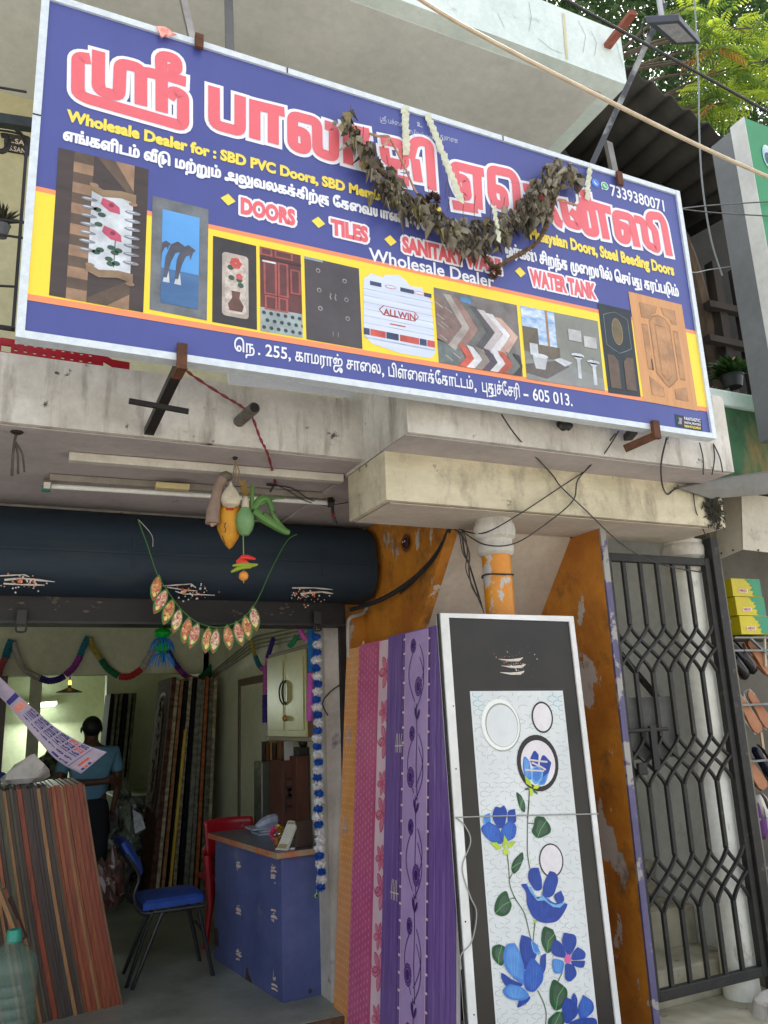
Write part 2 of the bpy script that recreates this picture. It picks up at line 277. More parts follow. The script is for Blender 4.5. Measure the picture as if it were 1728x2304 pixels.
    (1062, [90,-2,96,-1,107,3,111,6,115,10,119,16,122,31,122,80,153,80,153,92,66,92,66,48,79,50,79,80,108,80,108,29,107,24,97,12,89,10,78,10,68,14,65,17,63,21,69,39,83,43,122,43,135,39,140,36,145,32,149,27,152,22,154,15,154,-1,150,-14,143,-25,138,-29,119,-38,80,-40,61,-36,54,-32,47,-27,41,-22,36,-16,32,-9,29,-2,27,6,26,14,26,32,28,46,32,59,35,66,39,72,42,79,47,85,34,92,31,86,27,80,23,73,17,59,13,43,12,15,12,8,14,0,16,-6,22,-20,26,-26,31,-32,36,-37,43,-42,50,-46,68,-52,90,-54,94,-54,102,-53,109,-53,117,-52,131,-48,143,-42,149,-38,154,-34,158,-29,162,-23,165,-17,169,-2,169,13,168,19,164,30,161,35,157,40,147,48,140,51,133,53,116,55,95,55,75,53,68,51,61,48,56,45,52,41,48,31,48,20,52,10,65,1,71,-1,77,-2]),
    (720, [82,-2,89,-1,95,1,104,7,108,11,111,16,113,22,113,35,112,40,110,45,103,52,100,54,95,56,85,58,74,56,66,52,60,45,57,36,57,25,58,20,62,11,68,4,78,7,72,17,70,34,74,42,81,46,85,46,93,44,98,38,100,29,97,18,92,13,82,10,67,10,55,14,45,20,40,24,36,29,29,40,25,53,24,61,24,78,25,86,27,93,30,100,34,106,42,116,53,123,58,125,65,127,71,128,84,128,88,128,102,115,102,107,98,100,92,96,84,96,80,97,76,102,74,106,75,120,78,126,81,129,71,132,62,118,60,109,62,100,73,87,77,85,82,84,93,84,102,87,112,96,114,101,116,111,115,118,111,128,107,132,97,138,86,140,70,140,52,136,36,128,24,116,19,108,15,100,12,91,10,80,9,69,10,58,14,38,18,30,23,23,29,16,35,11,42,6,58,0,66,-2]),
    (1160, [47,-2,61,4,67,12,69,16,70,22,70,35,67,42,63,47,58,51,51,54,44,55,33,53,28,51,19,45,16,41,18,31,29,40,33,41,37,43,45,43,52,39,55,35,57,26,42,9,32,12,27,18,25,22,23,32,27,60,30,65,34,70,39,74,45,78,51,80,59,82,73,82,86,80,92,78,104,72,109,67,114,61,118,54,121,47,123,39,118,12,110,9,106,10,100,15,98,19,97,25,97,37,98,42,98,47,100,52,101,57,103,61,112,73,116,76,132,82,143,82,154,78,162,70,168,53,168,37,162,16,156,5,168,-2,172,6,175,10,179,21,180,26,182,32,182,39,183,47,181,63,178,70,174,77,169,83,164,88,148,94,132,94,126,93,116,89,107,83,96,72,93,68,88,59,86,54,83,37,83,25,84,19,88,10,91,6,95,2,99,0,105,-2,116,-2,125,2,132,8,136,18,138,32,137,40,135,49,132,57,128,65,122,72,116,78,110,83,101,88,97,89,93,91,78,94,57,94,46,91,37,88,29,83,22,76,17,69,13,61,10,51,10,31,11,23,14,16,17,11,21,6,25,2,36,-2]),
    (963, [146,0,146,92,132,92,132,12,73,12,73,92,59,92,59,0], [44,-2,48,-1,60,6,60,21,58,17,30,19,30,23,29,28,29,92,15,92,15,24,36,-2]),
    (640, [29,0,29,80,61,80,61,0,76,0,76,80,104,80,104,92,15,92,15,0]),
    (1234, [47,-2,61,4,67,12,69,16,70,22,70,35,67,42,63,47,58,51,51,54,44,55,33,53,28,51,19,45,16,41,18,31,29,40,33,41,37,43,45,43,52,39,55,35,57,26,42,9,32,12,27,18,25,22,23,32,27,60,30,65,34,70,39,74,45,78,51,80,59,82,73,82,86,80,92,78,104,72,109,67,114,61,118,54,121,47,123,39,118,12,110,9,106,10,100,15,98,19,97,25,97,37,100,52,104,62,160,80,160,0,174,0,174,80,203,80,203,92,139,92,119,88,108,82,100,76,96,72,86,53,83,37,83,25,84,19,88,10,91,6,95,2,99,0,105,-2,116,-2,125,2,132,8,136,18,138,32,137,40,135,49,132,56,128,63,123,70,118,76,106,85,93,91,78,94,57,94,46,91,37,88,29,83,22,76,17,69,13,61,10,51,10,31,11,23,14,16,17,11,21,6,25,2,36,-2]),
    (985, [133,11,137,12,148,18,152,24,155,35,155,39,156,43,153,58,151,63,148,68,144,72,138,79,120,89,109,92,97,94,69,94,55,92,37,86,31,83,21,75,17,70,11,59,9,52,9,38,11,31,13,26,16,21,29,12,34,11,44,11,49,12,54,14,61,20,65,28,66,33,66,43,65,48,55,61,26,60,24,58,21,44,42,52,49,48,51,45,53,37,47,24,43,22,28,26,24,32,22,40,24,58,27,63,32,67,36,71,49,77,56,79,84,82,95,81,114,77,122,73,129,68,134,63,138,56,141,49,141,34,139,29,128,22,119,24,114,33,118,53,104,60,99,57,90,50,87,45,83,41,79,31,78,26,78,16,79,11,83,1,86,-3,91,-7,109,-16,122,-18,146,-18,146,-6,121,-6,93,33,99,42,103,46,109,49,107,50,105,48,102,29,103,24,105,20,115,13,123,11], [48,-1,39,-4,35,-6,32,-9,28,-16,26,-25,26,-30,33,-43,39,-48,48,-52,53,-53,59,-53,82,-52,93,-48,98,-45,102,-41,106,-36,118,-17,104,-13,97,-25,92,-32,84,-38,80,-40,72,-42,63,-38,58,-43,73,-42,80,-21,79,-17,75,-10,72,-7,64,-3,53,-1]),
    (640, [76,0,76,80,104,80,104,92,15,92,15,0,29,0,29,80,61,80,61,4,29,-26,38,-35], [59,114,63,118,63,130,59,134,45,132,42,124,45,116]),
    (1285, [47,-2,61,4,67,12,69,16,70,22,70,35,67,42,63,47,58,51,51,54,44,55,33,53,28,51,19,45,16,41,18,31,29,40,33,41,37,43,45,43,52,39,55,35,57,26,50,11,42,9,32,12,27,18,25,22,23,32,23,47,27,61,30,67,35,72,40,76,45,79,52,81,59,82,63,82,80,76,87,66,90,49,90,0,104,0,107,75,132,72,133,65,133,60,134,55,134,31,137,18,145,6,155,0,164,-2,168,-2,182,0,188,3,192,6,196,11,200,17,202,24,204,41,203,52,201,62,198,72,193,82,188,91,181,100,168,91,172,87,176,82,182,72,188,53,189,47,189,33,188,27,185,18,151,23,148,37,148,64,146,75,140,87,128,94,115,94,111,93,94,76,93,72,98,72,95,77,84,88,65,94,53,94,47,93,41,91,29,85,24,81,20,76,16,70,14,64,11,57,10,49,10,31,11,23,17,10,25,2,36,-2], [113,114,117,118,117,130,113,134,101,134,97,130,97,118,101,114]),
    (723, [50,-2,56,-1,67,3,72,6,81,20,82,25,82,31,83,38,83,80,114,80,114,92,27,92,27,48,40,50,40,80,68,80,68,29,66,20,61,14,49,10,39,10,33,12,29,14,25,17,23,21,22,26,27,37,44,43,114,43,114,55,55,55,36,53,28,51,17,45,13,41,10,36,8,25,10,15,13,10,16,7,26,1,31,-1,37,-2]),
    (869, [90,94,81,92,66,79,65,75,68,74,67,78,47,94,35,94,28,91,19,83,14,62,14,0,29,0,29,68,31,75,58,67,58,63,59,59,59,0,73,0,73,59,75,71,83,80,99,82,103,81,111,75,114,71,118,59,119,51,119,31,118,21,116,13,113,6,110,1,106,-4,94,-10,88,-12,71,-14,14,-22,10,-28,8,-36,9,-54,22,-53,22,-40,37,-26,78,-26,95,-23,106,-19,115,-13,125,-1,129,7,132,17,134,28,134,51,130,70,126,77,122,83,116,88,103,94]),
    (789, [89,60,77,57,71,54,72,41,93,48,97,47,103,43,107,36,109,27,109,16,104,0,89,-11,79,-13,72,-13,65,-14,21,-17,10,-28,8,-36,9,-54,23,-53,22,-40,37,-26,73,-26,95,-22,107,-16,112,-12,116,-7,122,5,124,22,122,37,113,53,104,58,98,60], [29,0,29,80,58,80,58,0,72,0,72,80,102,80,102,92,15,92,15,0], [72,114,76,118,76,130,72,134,60,134,56,130,56,118,60,114]),
    (1132, [81,-46,92,-44,100,-41,108,-36,114,-31,119,-24,123,-16,125,-8,126,1,112,1,111,-6,109,-12,103,-23,98,-27,93,-30,79,-34,64,-34,58,-33,48,-29,43,-26,38,-22,32,-12,29,-5,27,2,26,11,26,34,28,45,31,56,35,66,41,76,47,85,34,92,27,80,23,74,17,58,13,42,11,25,11,19,13,-1,19,-18,23,-25,28,-30,33,-36,39,-40,46,-43,62,-47,70,-47], [137,94,126,91,120,86,114,76,113,71,113,66,112,59,112,12,75,12,75,92,60,92,60,0,143,0,168,10,174,18,176,24,178,36,178,53,177,62,175,70,172,77,168,83,163,88,150,94], [147,82,151,80,155,77,160,69,162,64,164,51,164,37,163,31,159,21,152,15,147,13,141,12,127,12,127,68]),
    (1013, [47,-2,61,4,67,12,69,16,70,22,70,35,67,42,63,47,58,51,51,54,44,55,33,53,28,51,19,45,16,41,18,31,29,40,33,41,37,43,45,43,52,39,55,35,57,26,42,9,32,12,27,18,25,22,23,32,23,47,27,61,30,67,35,72,40,76,45,79,52,81,59,82,63,82,79,76,85,66,88,54,88,42,91,20,93,15,96,10,100,6,110,0,118,-2,123,-2,137,0,147,6,151,11,157,24,158,32,158,52,156,62,148,82,136,100,123,91,127,87,130,82,134,77,137,72,143,53,144,47,144,33,143,27,137,15,103,31,103,48,102,55,102,60,100,69,94,81,91,84,81,90,76,92,65,94,53,94,47,93,41,91,29,85,24,81,20,76,16,70,14,64,11,57,10,49,10,31,11,23,17,10,25,2,36,-2], [88,113,94,118,96,124,94,130,88,135,76,132,73,124,76,116]),
    (901, [73,-2,78,-1,84,1,92,7,96,11,100,22,100,35,99,40,97,45,94,49,86,55,82,57,77,58,66,58,60,57,56,54,52,52,48,49,44,41,43,37,43,26,44,20,46,15,54,4,64,7,59,13,56,34,60,42,67,46,76,46,80,44,87,34,87,23,85,18,82,14,74,10,52,12,48,14,29,35,27,40,24,58,24,75,26,86,29,94,33,102,43,114,55,122,61,125,67,127,73,128,85,128,96,126,101,124,114,110,118,100,121,79,121,0,136,0,136,69,135,79,135,89,134,96,130,110,128,115,122,124,118,128,113,132,108,135,95,139,88,140,71,140,54,136,46,132,32,122,26,115,20,107,16,98,12,88,10,77,10,56,11,46,17,30,21,23,26,16,31,11,37,6,51,0,67,-2]),
    (963, [146,0,146,92,132,92,132,12,73,12,73,92,59,92,59,0], [44,-2,48,-1,60,6,60,21,58,17,30,19,30,23,29,28,29,92,15,92,15,24,36,-2], [86,114,90,118,90,130,86,134,74,134,70,130,70,118,74,114]),
    (1091, [50,-2,56,-1,67,3,72,6,81,20,82,25,82,31,83,38,83,80,114,80,114,92,27,92,27,48,40,50,40,80,68,80,68,29,66,20,61,14,49,10,39,10,33,12,29,14,25,17,23,21,22,26,27,37,44,43,86,43,103,37,107,33,113,23,114,16,103,-25,99,-29,95,-32,73,-40,67,-41,41,-41,33,-40,27,-38,23,-36,156,-26,156,-14,7,-34,9,-39,12,-43,22,-49,28,-51,72,-52,89,-48,97,-45,104,-41,110,-36,115,-31,120,-25,124,-15,125,-11,127,-8,129,1,129,17,128,23,126,29,120,39,112,47,107,50,101,52,81,55,55,55,36,53,28,51,17,45,13,41,10,36,8,26,10,15,13,10,16,7,26,1,31,-1,37,-2], [167,-26,167,92,153,92,153,-26]),
    (640, [76,0,76,80,104,80,104,92,15,92,15,0,29,0,29,80,61,80,61,4,29,-26,38,-35]),
    (778, [115,0,115,92,101,92,101,12,29,12,29,92,15,92,15,0], [71,114,75,118,75,130,71,134,59,134,55,130,55,118,59,114]),
    (778, [115,0,115,92,101,92,101,12,29,12,29,92,15,92,15,0]),
    (789, [89,60,77,57,71,54,72,41,93,48,97,47,103,43,107,36,109,27,109,16,104,0,89,-11,79,-13,72,-13,65,-14,21,-17,10,-28,8,-36,9,-54,23,-53,22,-40,37,-26,73,-26,95,-22,107,-16,112,-12,116,-7,122,5,124,22,122,37,113,53,104,58,98,60], [29,0,29,80,58,80,58,0,72,0,72,80,102,80,102,92,15,92,15,0]),
    (1022, [48,94,33,90,27,87,21,82,13,72,11,65,10,58,12,48,16,40,23,34,28,32,33,31,47,31,54,34,60,38,64,43,66,50,67,57,67,62,66,66,64,70,58,76,45,82,40,82,30,75,34,74,38,74,51,66,54,56,52,48,43,42,34,42,27,46,25,50,24,54,27,71,33,77,42,81,61,82,66,82,73,79,79,74,83,67,85,59,85,54,86,49,86,34,100,34,100,59,101,63,101,67,104,74,125,82,130,81,137,77,140,74,144,66,145,61,145,51,140,35,134,30,126,26,109,23,95,23,87,22,53,22,41,20,26,14,16,4,12,-5,10,-16,12,-28,14,-34,18,-40,22,-44,27,-48,33,-51,41,-53,50,-54,66,-51,71,-49,80,-43,92,-31,127,-42,123,-40,118,-32,129,-9,118,-7,114,-10,108,-17,106,-21,122,-53,127,-53,131,-54,141,-52,149,-48,156,-38,158,-29,155,-16,141,-4,129,-1,118,-1,112,-2,102,-6,89,-15,84,-20,65,-38,53,-41,45,-41,31,-34,27,-27,25,-16,25,-12,37,6,55,10,90,10,98,11,105,11,112,12,119,12,143,20,151,28,154,32,158,42,160,56,158,70,152,81,148,86,136,92,129,94,116,94,107,92,103,90,94,80,90,72,93,73,92,77,80,89,69,93,63,94], [92,116,95,124,92,132,78,134,74,130,72,124,74,118,78,114]),
    (1070, [47,-2,61,4,67,12,69,16,70,22,70,35,67,42,63,47,58,51,51,54,44,55,33,53,28,51,19,45,16,41,18,31,29,40,33,41,37,43,45,43,52,39,55,35,57,26,42,9,32,12,27,18,25,22,23,33,23,47,25,55,27,61,31,67,35,72,40,76,46,79,52,81,59,82,66,82,77,78,82,75,90,67,92,83,84,89,80,90,77,92,69,94,53,94,47,93,41,91,30,85,25,81,20,76,17,71,11,57,10,49,10,31,11,23,14,16,17,11,21,6,25,2,36,-2], [104,0,104,80,133,80,133,0,147,0,147,80,176,80,176,92,92,92,92,82,90,69,90,0], [95,114,99,118,99,130,95,134,83,134,79,130,79,118,83,114]),
    (693, [113,0,113,12,29,12,29,92,15,92,15,0], [64,114,68,118,68,130,64,134,52,134,48,130,48,118,52,114]),
    (778, [115,-47,115,92,101,92,101,12,29,12,29,92,15,92,15,0,101,0,101,-47]),
    (723, [50,-2,56,-1,67,3,72,6,81,20,82,25,82,31,83,38,83,80,114,80,114,92,27,92,27,48,40,50,40,80,68,80,68,29,66,20,61,14,49,10,39,10,33,12,29,14,25,17,23,21,22,26,27,37,44,43,114,43,114,55,55,55,36,53,28,51,17,45,13,41,10,36,8,25,10,15,13,10,16,7,26,1,31,-1,37,-2], [78,114,82,118,82,130,78,134,66,134,62,130,62,118,66,114]),
    (1067, [42,94,35,93,23,89,19,86,15,82,12,78,10,72,10,61,11,57,13,53,19,46,27,42,32,41,45,41,52,44,57,48,61,53,63,59,64,65,64,69,60,80,53,88,43,85,49,59,47,56,41,52,33,52,26,56,24,59,23,72,25,76,29,79,33,81,55,83,67,81,76,77,80,74,86,63,85,51,78,42,73,39,60,35,38,33,22,30,10,16,19,2,27,0,175,0,175,12,33,21,38,21,52,22,65,24,71,26,77,27,82,29,97,42,99,47,100,52,100,64,98,71,95,76,91,81,85,86,79,89,71,92,61,94]),
    (1514, [209,60,198,57,192,53,192,40,208,48,216,48,221,46,227,38,229,31,230,24,228,11,225,0,219,-9,211,-17,201,-25,180,-34,174,-35,169,-37,157,-39,151,-39,137,-41,82,-41,46,-36,40,-23,43,-22,76,-25,78,-13,70,-11,66,-11,62,-10,45,-10,34,-12,25,-19,22,-28,25,-37,31,-43,39,-47,44,-48,50,-50,64,-52,72,-52,81,-53,92,-53,103,-54,121,-54,132,-53,143,-53,153,-52,163,-50,172,-49,181,-47,204,-38,220,-28,226,-22,231,-16,236,-9,240,-2,244,15,244,31,240,44,237,49,233,53,229,56,219,60], [105,0,105,59,106,64,106,68,108,75,124,82,128,81,135,64,135,0,150,0,150,80,179,80,179,0,193,0,193,80,222,80,222,92,138,92,138,85,123,94,108,93,92,74,92,70,91,67,91,12,29,12,29,92,15,92,15,0], [214,140,202,138,197,135,192,133,188,130,182,122,180,118,178,109,181,88,195,89,191,111,193,116,197,121,201,125,208,128,227,130,231,129,237,125,239,119,238,114,220,112,223,133,215,136,210,130,208,112,210,108,213,104,217,101,229,99,240,101,244,104,250,113,250,125,247,131,243,135,237,138,230,140]),
    (858, [92,94,80,91,74,86,67,66,67,12,29,12,29,92,15,92,15,0,97,0,114,4,126,14,128,18,132,30,133,36,133,44,131,62,129,70,126,77,122,83,117,88,104,94], [101,82,105,80,112,74,116,64,118,51,118,37,116,26,113,21,106,15,102,13,96,12,81,12,81,63,83,74], [29,-11,23,-13,18,-16,14,-20,11,-25,10,-31,13,-41,18,-47,22,-49,26,-50,30,-52,35,-53,40,-53,45,-54,49,-54,70,-51,75,-49,80,-46,108,-19,95,-17,64,-40,55,-42,25,-28,27,-25,35,-22,47,-22,48,-11], [123,-28,123,-16,81,0,67,0,67,-5,68,-10,81,-24,89,-26,92,-28]),
    (1234, [47,-2,61,4,67,12,69,16,70,22,70,35,67,42,63,47,58,51,51,54,44,55,33,53,28,51,19,45,16,41,18,31,29,40,33,41,37,43,45,43,52,39,55,35,57,26,42,9,32,12,27,18,25,22,23,32,27,60,30,65,34,70,39,74,45,78,51,80,59,82,73,82,86,80,92,78,104,72,109,67,114,61,118,54,121,47,123,39,118,12,110,9,106,10,100,15,98,19,97,25,97,37,100,52,104,62,160,80,160,0,174,0,174,80,203,80,203,92,139,92,119,88,108,82,100,76,96,72,86,53,83,37,83,25,84,19,88,10,91,6,95,2,99,0,105,-2,116,-2,125,2,132,8,136,18,138,32,137,40,135,49,132,56,128,63,123,70,118,76,106,85,93,91,78,94,57,94,46,91,37,88,29,83,22,76,17,69,13,61,10,51,10,31,11,23,14,16,17,11,21,6,25,2,36,-2], [109,114,113,118,113,130,109,134,97,134,93,130,93,118,97,114]),
    (1648, [47,-2,61,4,67,12,69,16,70,22,70,35,67,42,63,47,58,51,51,54,44,55,33,53,28,51,19,45,16,41,18,31,29,40,33,41,37,43,45,43,52,39,55,35,57,26,42,9,32,12,27,18,25,22,23,32,27,60,30,65,34,70,39,74,45,78,51,80,59,82,73,82,86,80,92,78,104,72,109,67,114,61,118,54,121,47,123,39,118,12,110,9,106,10,100,15,98,19,97,25,97,36,98,41,98,46,100,51,101,56,103,60,112,72,122,78,127,80,139,82,150,82,160,80,165,78,181,66,183,62,186,58,190,48,192,36,187,12,179,9,175,10,172,12,168,19,166,25,166,37,169,53,171,58,174,62,176,66,229,80,229,0,244,0,244,80,272,80,272,92,208,92,188,88,170,76,166,72,162,67,160,62,157,57,155,52,152,37,152,25,153,19,157,10,160,6,164,2,168,0,174,-2,185,-2,194,2,201,8,205,18,207,32,206,37,206,43,204,49,203,54,201,59,192,72,181,83,166,91,154,94,137,94,131,93,118,89,107,82,99,76,90,63,86,53,83,37,83,25,84,19,88,10,91,6,95,2,99,0,105,-2,116,-2,125,2,132,8,136,18,138,32,137,40,135,49,132,57,128,64,123,70,117,76,106,85,93,91,78,94,57,94,46,91,37,88,29,83,22,76,17,69,13,61,10,51,10,31,11,23,14,16,17,11,21,6,25,2,36,-2]),
)
TAMIL_LINES = {
    'எங்களிடம் வீடு மற்றும் அலுவலகத்திற்கு ேதைவயான': [0, 1, 2, 3, 4, 5, 6, -1, 7, 8, -1, 9, 10, 11, 6, -1, 12, 13, 14, 15, 2, 16, 17, 4, 10, 18, -1, 19, 17, 20, 14, 21, 22, 23],
    'ஓர்கஸ் சிறந்த முைறயில் ெசய்து தரப்படும்': [24, 25, 2, 26, -1, 27, 4, 28, 29, 17, -1, 30, 20, 28, 21, 4, 31, -1, 32, 27, 33, 34, -1, 17, 35, 36, 37, 8, 6],
    'ெந': [32, 38],
    'காமராஜ் சாைல': [2, 22, 9, 35, 22, 39, -1, 27, 22, 20, 15],
    'பிள்ைளத்ேதாட்டம்': [37, 4, 40, 20, 3, 16, 19, 17, 22, 41, 5, 6],
    'புதுச்ேசரி': [42, 34, 43, 19, 27, 35, 4],
    'உ': [44],
    'ஸ்ரீ பச்ைச': [45, -1, 37, 43, 20, 27],
    'வாழியம்மன்': [14, 22, 46, 4, 21, 6, 9, 47],
    'துைண': [34, 20, 48],
}
def tamil_mesh(s, off=0.0):
    """shaped Tamil letters (with their joined vowel signs) as flat triangles"""
    cu_ = bpy.data.curves.new('lettering', 'CURVE'); cu_.dimensions = '2D'; cu_.fill_mode = 'FRONT'; cu_.offset = -off; x = 0
    for g in TAMIL_LINES[s]:
        if g < 0: x += 300; continue
        a, *cs = TAMIL_GLYPHS[g]
        for c in cs:
            n = len(c) // 2; sp_ = cu_.splines.new('POLY'); sp_.points.add(n - 1); sp_.use_cyclic_u = True
            for i in range(n): sp_.points[i].co = (x / 1000 + c[2 * i] * .006, c[2 * i + 1] * .006, 0, 1)
        x += a
    o = bpy.data.objects.new('lettering', cu_); COL.objects.link(o); bpy.context.view_layer.update()
    me = bpy.data.meshes.new_from_object(o.evaluated_get(bpy.context.evaluated_depsgraph_get()))
    vs = [Vector((v.co.x, v.co.y)) for v in me.vertices]; fs = [tuple(p.vertices) for p in me.polygons]
    bpy.data.objects.remove(o); bpy.data.curves.remove(cu_); bpy.data.meshes.remove(me); return vs, fs
# ================================================================ SETTING
m_road = mat('dusty_concrete_road', (164, 161, 154), (142, 139, 132), scale=3, rough=.9, bump=.3)  # unseen road, kept paler than asphalt to bounce light up to the soffits
m_floor = mat('cement_floor', (158, 162, 150), (124, 128, 116), scale=2.2, rough=.38, bump=.05, spot=(70, 66, 52), sscale=1.6, slo=.6, shi=.8)
g = MB(); g.box(-150, 150, -150, 4.5, -.65, -.15, m_road); tag(g.build('street_ground', loc=(0, 0, -.15)), 'pale concrete street in front of the shop', 'street', kind='structure')
g = MB(); g.box(-150, 150, 14.3, 150, -.65, -.15, m_road); tag(g.build('rear_ground', loc=(0, 60, -.15)), 'earth ground behind the building', 'ground', kind='structure')
g = MB(); g.box(-2.6, 2.1, 4.52, 14.28, -.3, 0, m_floor)
g.box(-2.6, 2.1, 4.5, 4.52, -.3, -.004, mat('edge_stone', (120, 90, 62), (80, 60, 45), scale=20))
tag(g.build('shop_floor', loc=(0, 5, 0)), 'smooth grey green cement floor of the shop', 'floor', kind='structure')

# ================================================================ SHOP BUILDING
m_white = mat('weathered_whitewash', (212, 208, 198), (182, 176, 164), scale=3, rough=.88, bump=.6, bscale=24, spot=(128, 120, 108), sscale=5, slo=.52, shi=.74, sstretch=(2.2, 2.2, .35), spot2=(74, 68, 62), s2scale=10, s2lo=.63, s2hi=.68)
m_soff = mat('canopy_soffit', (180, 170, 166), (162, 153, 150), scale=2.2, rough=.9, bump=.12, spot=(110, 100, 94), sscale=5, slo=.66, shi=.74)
m_beam = mat('cream_beam', (212, 202, 174), (190, 180, 152), scale=5, rough=.85, bump=.6, bscale=26, stretch=(1, 1, 2.2), spot=(124, 116, 96), sscale=5, slo=.5, shi=.78, sstretch=(1.6, 1.6, .8), spot2=(92, 84, 70), s2scale=12, s2lo=.64, s2hi=.7)
m_orange = mat('orange_paint', (206, 136, 42), (170, 104, 32), scale=3.5, rough=.55, bump=.15, spot=(190, 184, 172), sscale=3.6, slo=.585, shi=.595, sstretch=(1, 1, .6), spot2=(96, 70, 42), s2scale=6, s2lo=.52, s2hi=.74)
m_purple = mat('purple_paint', (96, 90, 124), (80, 74, 106), scale=6, rough=.6, spot=(152, 148, 142), sscale=7, slo=.53, shi=.56)
m_stucco = mat('pale_stucco', (198, 186, 170), (180, 168, 152), scale=3, rough=.9, bump=.25, bscale=30)
m_cream = mat('cream_wall', (204, 198, 158), (186, 180, 142), scale=2, rough=.8, spot=(150, 138, 100), sscale=2.5, slo=.6, shi=.8)
m_in = mat('room_wall', (214, 216, 188), (196, 198, 170), scale=1.6, rough=.75, spot=(140, 132, 100), sscale=2.4, slo=.62, shi=.8, spot2=(96, 80, 60), s2scale=5, s2lo=.74, s2hi=.76)
m_mint = mat('pale_mint_whitewash', (218, 230, 226), (200, 214, 209), scale=3, rough=.8, bump=.12, spot=(150, 160, 150), sscale=4, slo=.62, shi=.72)
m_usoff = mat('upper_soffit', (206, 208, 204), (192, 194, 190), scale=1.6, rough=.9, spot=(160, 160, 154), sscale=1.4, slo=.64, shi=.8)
m_blk = mat('black_iron', (24, 24, 26), (42, 38, 34), scale=12, rough=.5, spot=(90, 52, 30), sscale=14, slo=.66, shi=.7)
m_hood = mat('dark_blue_sheet', (25, 44, 58), (20, 36, 48), scale=2, rough=.7, spot=(44, 52, 54), sscale=6, slo=.55, shi=.78, sstretch=(.35, 1, 2.5), stretch=(.5, 1, 2), bump=.25, bscale=7)
m_grime = mat('grimy_dark_steel', (34, 30, 26), (20, 19, 18), scale=4, rough=.6, spot=(76, 66, 54), sscale=9, slo=.64, shi=.68, stretch=(.5, 1, 2))
m_rust = mat('rusty_iron', (104, 62, 34), (70, 42, 26), scale=18, rough=.8, bump=.2)
m_smear = mat('smeared_white_paste', (214, 206, 194), (190, 150, 120), scale=30, lo=.5, hi=.7, rough=.8)
m_smearo = mat('smeared_sandal_paste', (226, 158, 112), (200, 96, 70), scale=40, rough=.8)
m_redp = mat('kumkum_red', (170, 44, 40), None, rough=.8)

B = thing('shop_building', 'two storey shop building with grey canopies, dark blue shutter box and orange stair wall', 'building', (0, 4.75, 0))
def part(name, mb, label=None, **k):
    o = mb.build(name, B, **k)
    if label: o['label'] = label
    return o
# left canopy (dirty white fascia, grey soffit) with drooping uneven lower edge
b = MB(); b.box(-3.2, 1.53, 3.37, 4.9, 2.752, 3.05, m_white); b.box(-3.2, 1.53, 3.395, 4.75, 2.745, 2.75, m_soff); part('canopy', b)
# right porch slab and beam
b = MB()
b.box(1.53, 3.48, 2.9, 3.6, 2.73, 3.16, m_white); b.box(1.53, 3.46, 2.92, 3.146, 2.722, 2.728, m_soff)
part('porch_slab', b, 'whitewashed porch slab stained with rust and soot')
b = MB(); b.box(1.533, 3.64, 3.146, 3.58, 2.492, 2.726, m_beam); b.box(1.56, 3.62, 3.17, 3.56, 2.484, 2.489, m_stucco); part('beam', b, 'cream plastered porch beam', bevel=.012)
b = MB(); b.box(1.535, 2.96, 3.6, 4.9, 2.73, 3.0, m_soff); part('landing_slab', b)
# upper canopy
b = MB()
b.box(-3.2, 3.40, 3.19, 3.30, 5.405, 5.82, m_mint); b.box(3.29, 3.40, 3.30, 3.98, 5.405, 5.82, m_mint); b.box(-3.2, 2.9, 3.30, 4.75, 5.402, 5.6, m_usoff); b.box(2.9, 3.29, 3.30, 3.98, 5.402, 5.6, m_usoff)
part('upper_canopy', b, 'upper balcony slab with pale mint fascia, cracked and rust streaked')
b = MB()
m_crack = mat('fine_crack', (158, 168, 158), None, rough=.9); m_streak = mat('rust_streak', (206, 184, 140), (206, 206, 178), scale=8, stretch=(1, 1, .3), rough=.9)
for pts in ([(1190, 5), (1196, 40), (1190, 70)], [(1330, 70), (1342, 95), (1338, 125)], [(1210, 85), (1240, 110), (1265, 120)], [(1385, 90), (1393, 120), (1402, 150)], [(1120, 30), (1135, 62)], [(1300, 45), (1318, 80), (1312, 118)]):
    q = [pY(x, y, 3.187) for x, y in pts]; L, R_ = ribbon([(p.x, p.z) for p in q], .0035)
    for i in range(len(L) - 1): b.quad((L[i].x, 3.187, L[i].y), (R_[i].x, 3.187, R_[i].y), (R_[i + 1].x, 3.187, R_[i + 1].y), (L[i + 1].x, 3.187, L[i + 1].y), m_crack)
p = [pY(x, y, 3.186) for x, y in [(1265, 30), (1271, 30), (1277, 110), (1279, 134), (1274, 132), (1270, 90)]]; b.poly(p, m_streak)
part('wall_cracks', b)
# walls of the storeys
b = MB(); b.box(-3.2, 2.94, 4.75, 4.9, 3.05, 5.402, m_cream); b.box(-3.2, 2.94, 4.9, 14.3, 5.405, 5.55, m_cream); part('upper_wall', b, 'cream wall of the upper floor')  # second box is an unseen roof slab, added to keep the sun out
b = MB()
b.box(-3.2, 1.96, 4.78, 4.9, 2.45, 2.745, m_in); part('lintel', b)
b = MB(); b.box(1.825, 1.92, 4.72, 4.95, 0, 2.45, mat('white_jamb', (196, 190, 180), (168, 162, 152), scale=4, rough=.85, bump=.2, spot=(120, 110, 118), sscale=6, slo=.62, shi=.7)); part('door_jamb', b)
b = MB(); b.box(1.923, 1.965, 4.70, 4.95, -.1, 2.45, m_blk); part('shutter_guide', b)
b = MB(); b.box(1.967, 2.1, 4.71, 4.9, -.15, 2.744, m_orange); part('orange_pier', b)
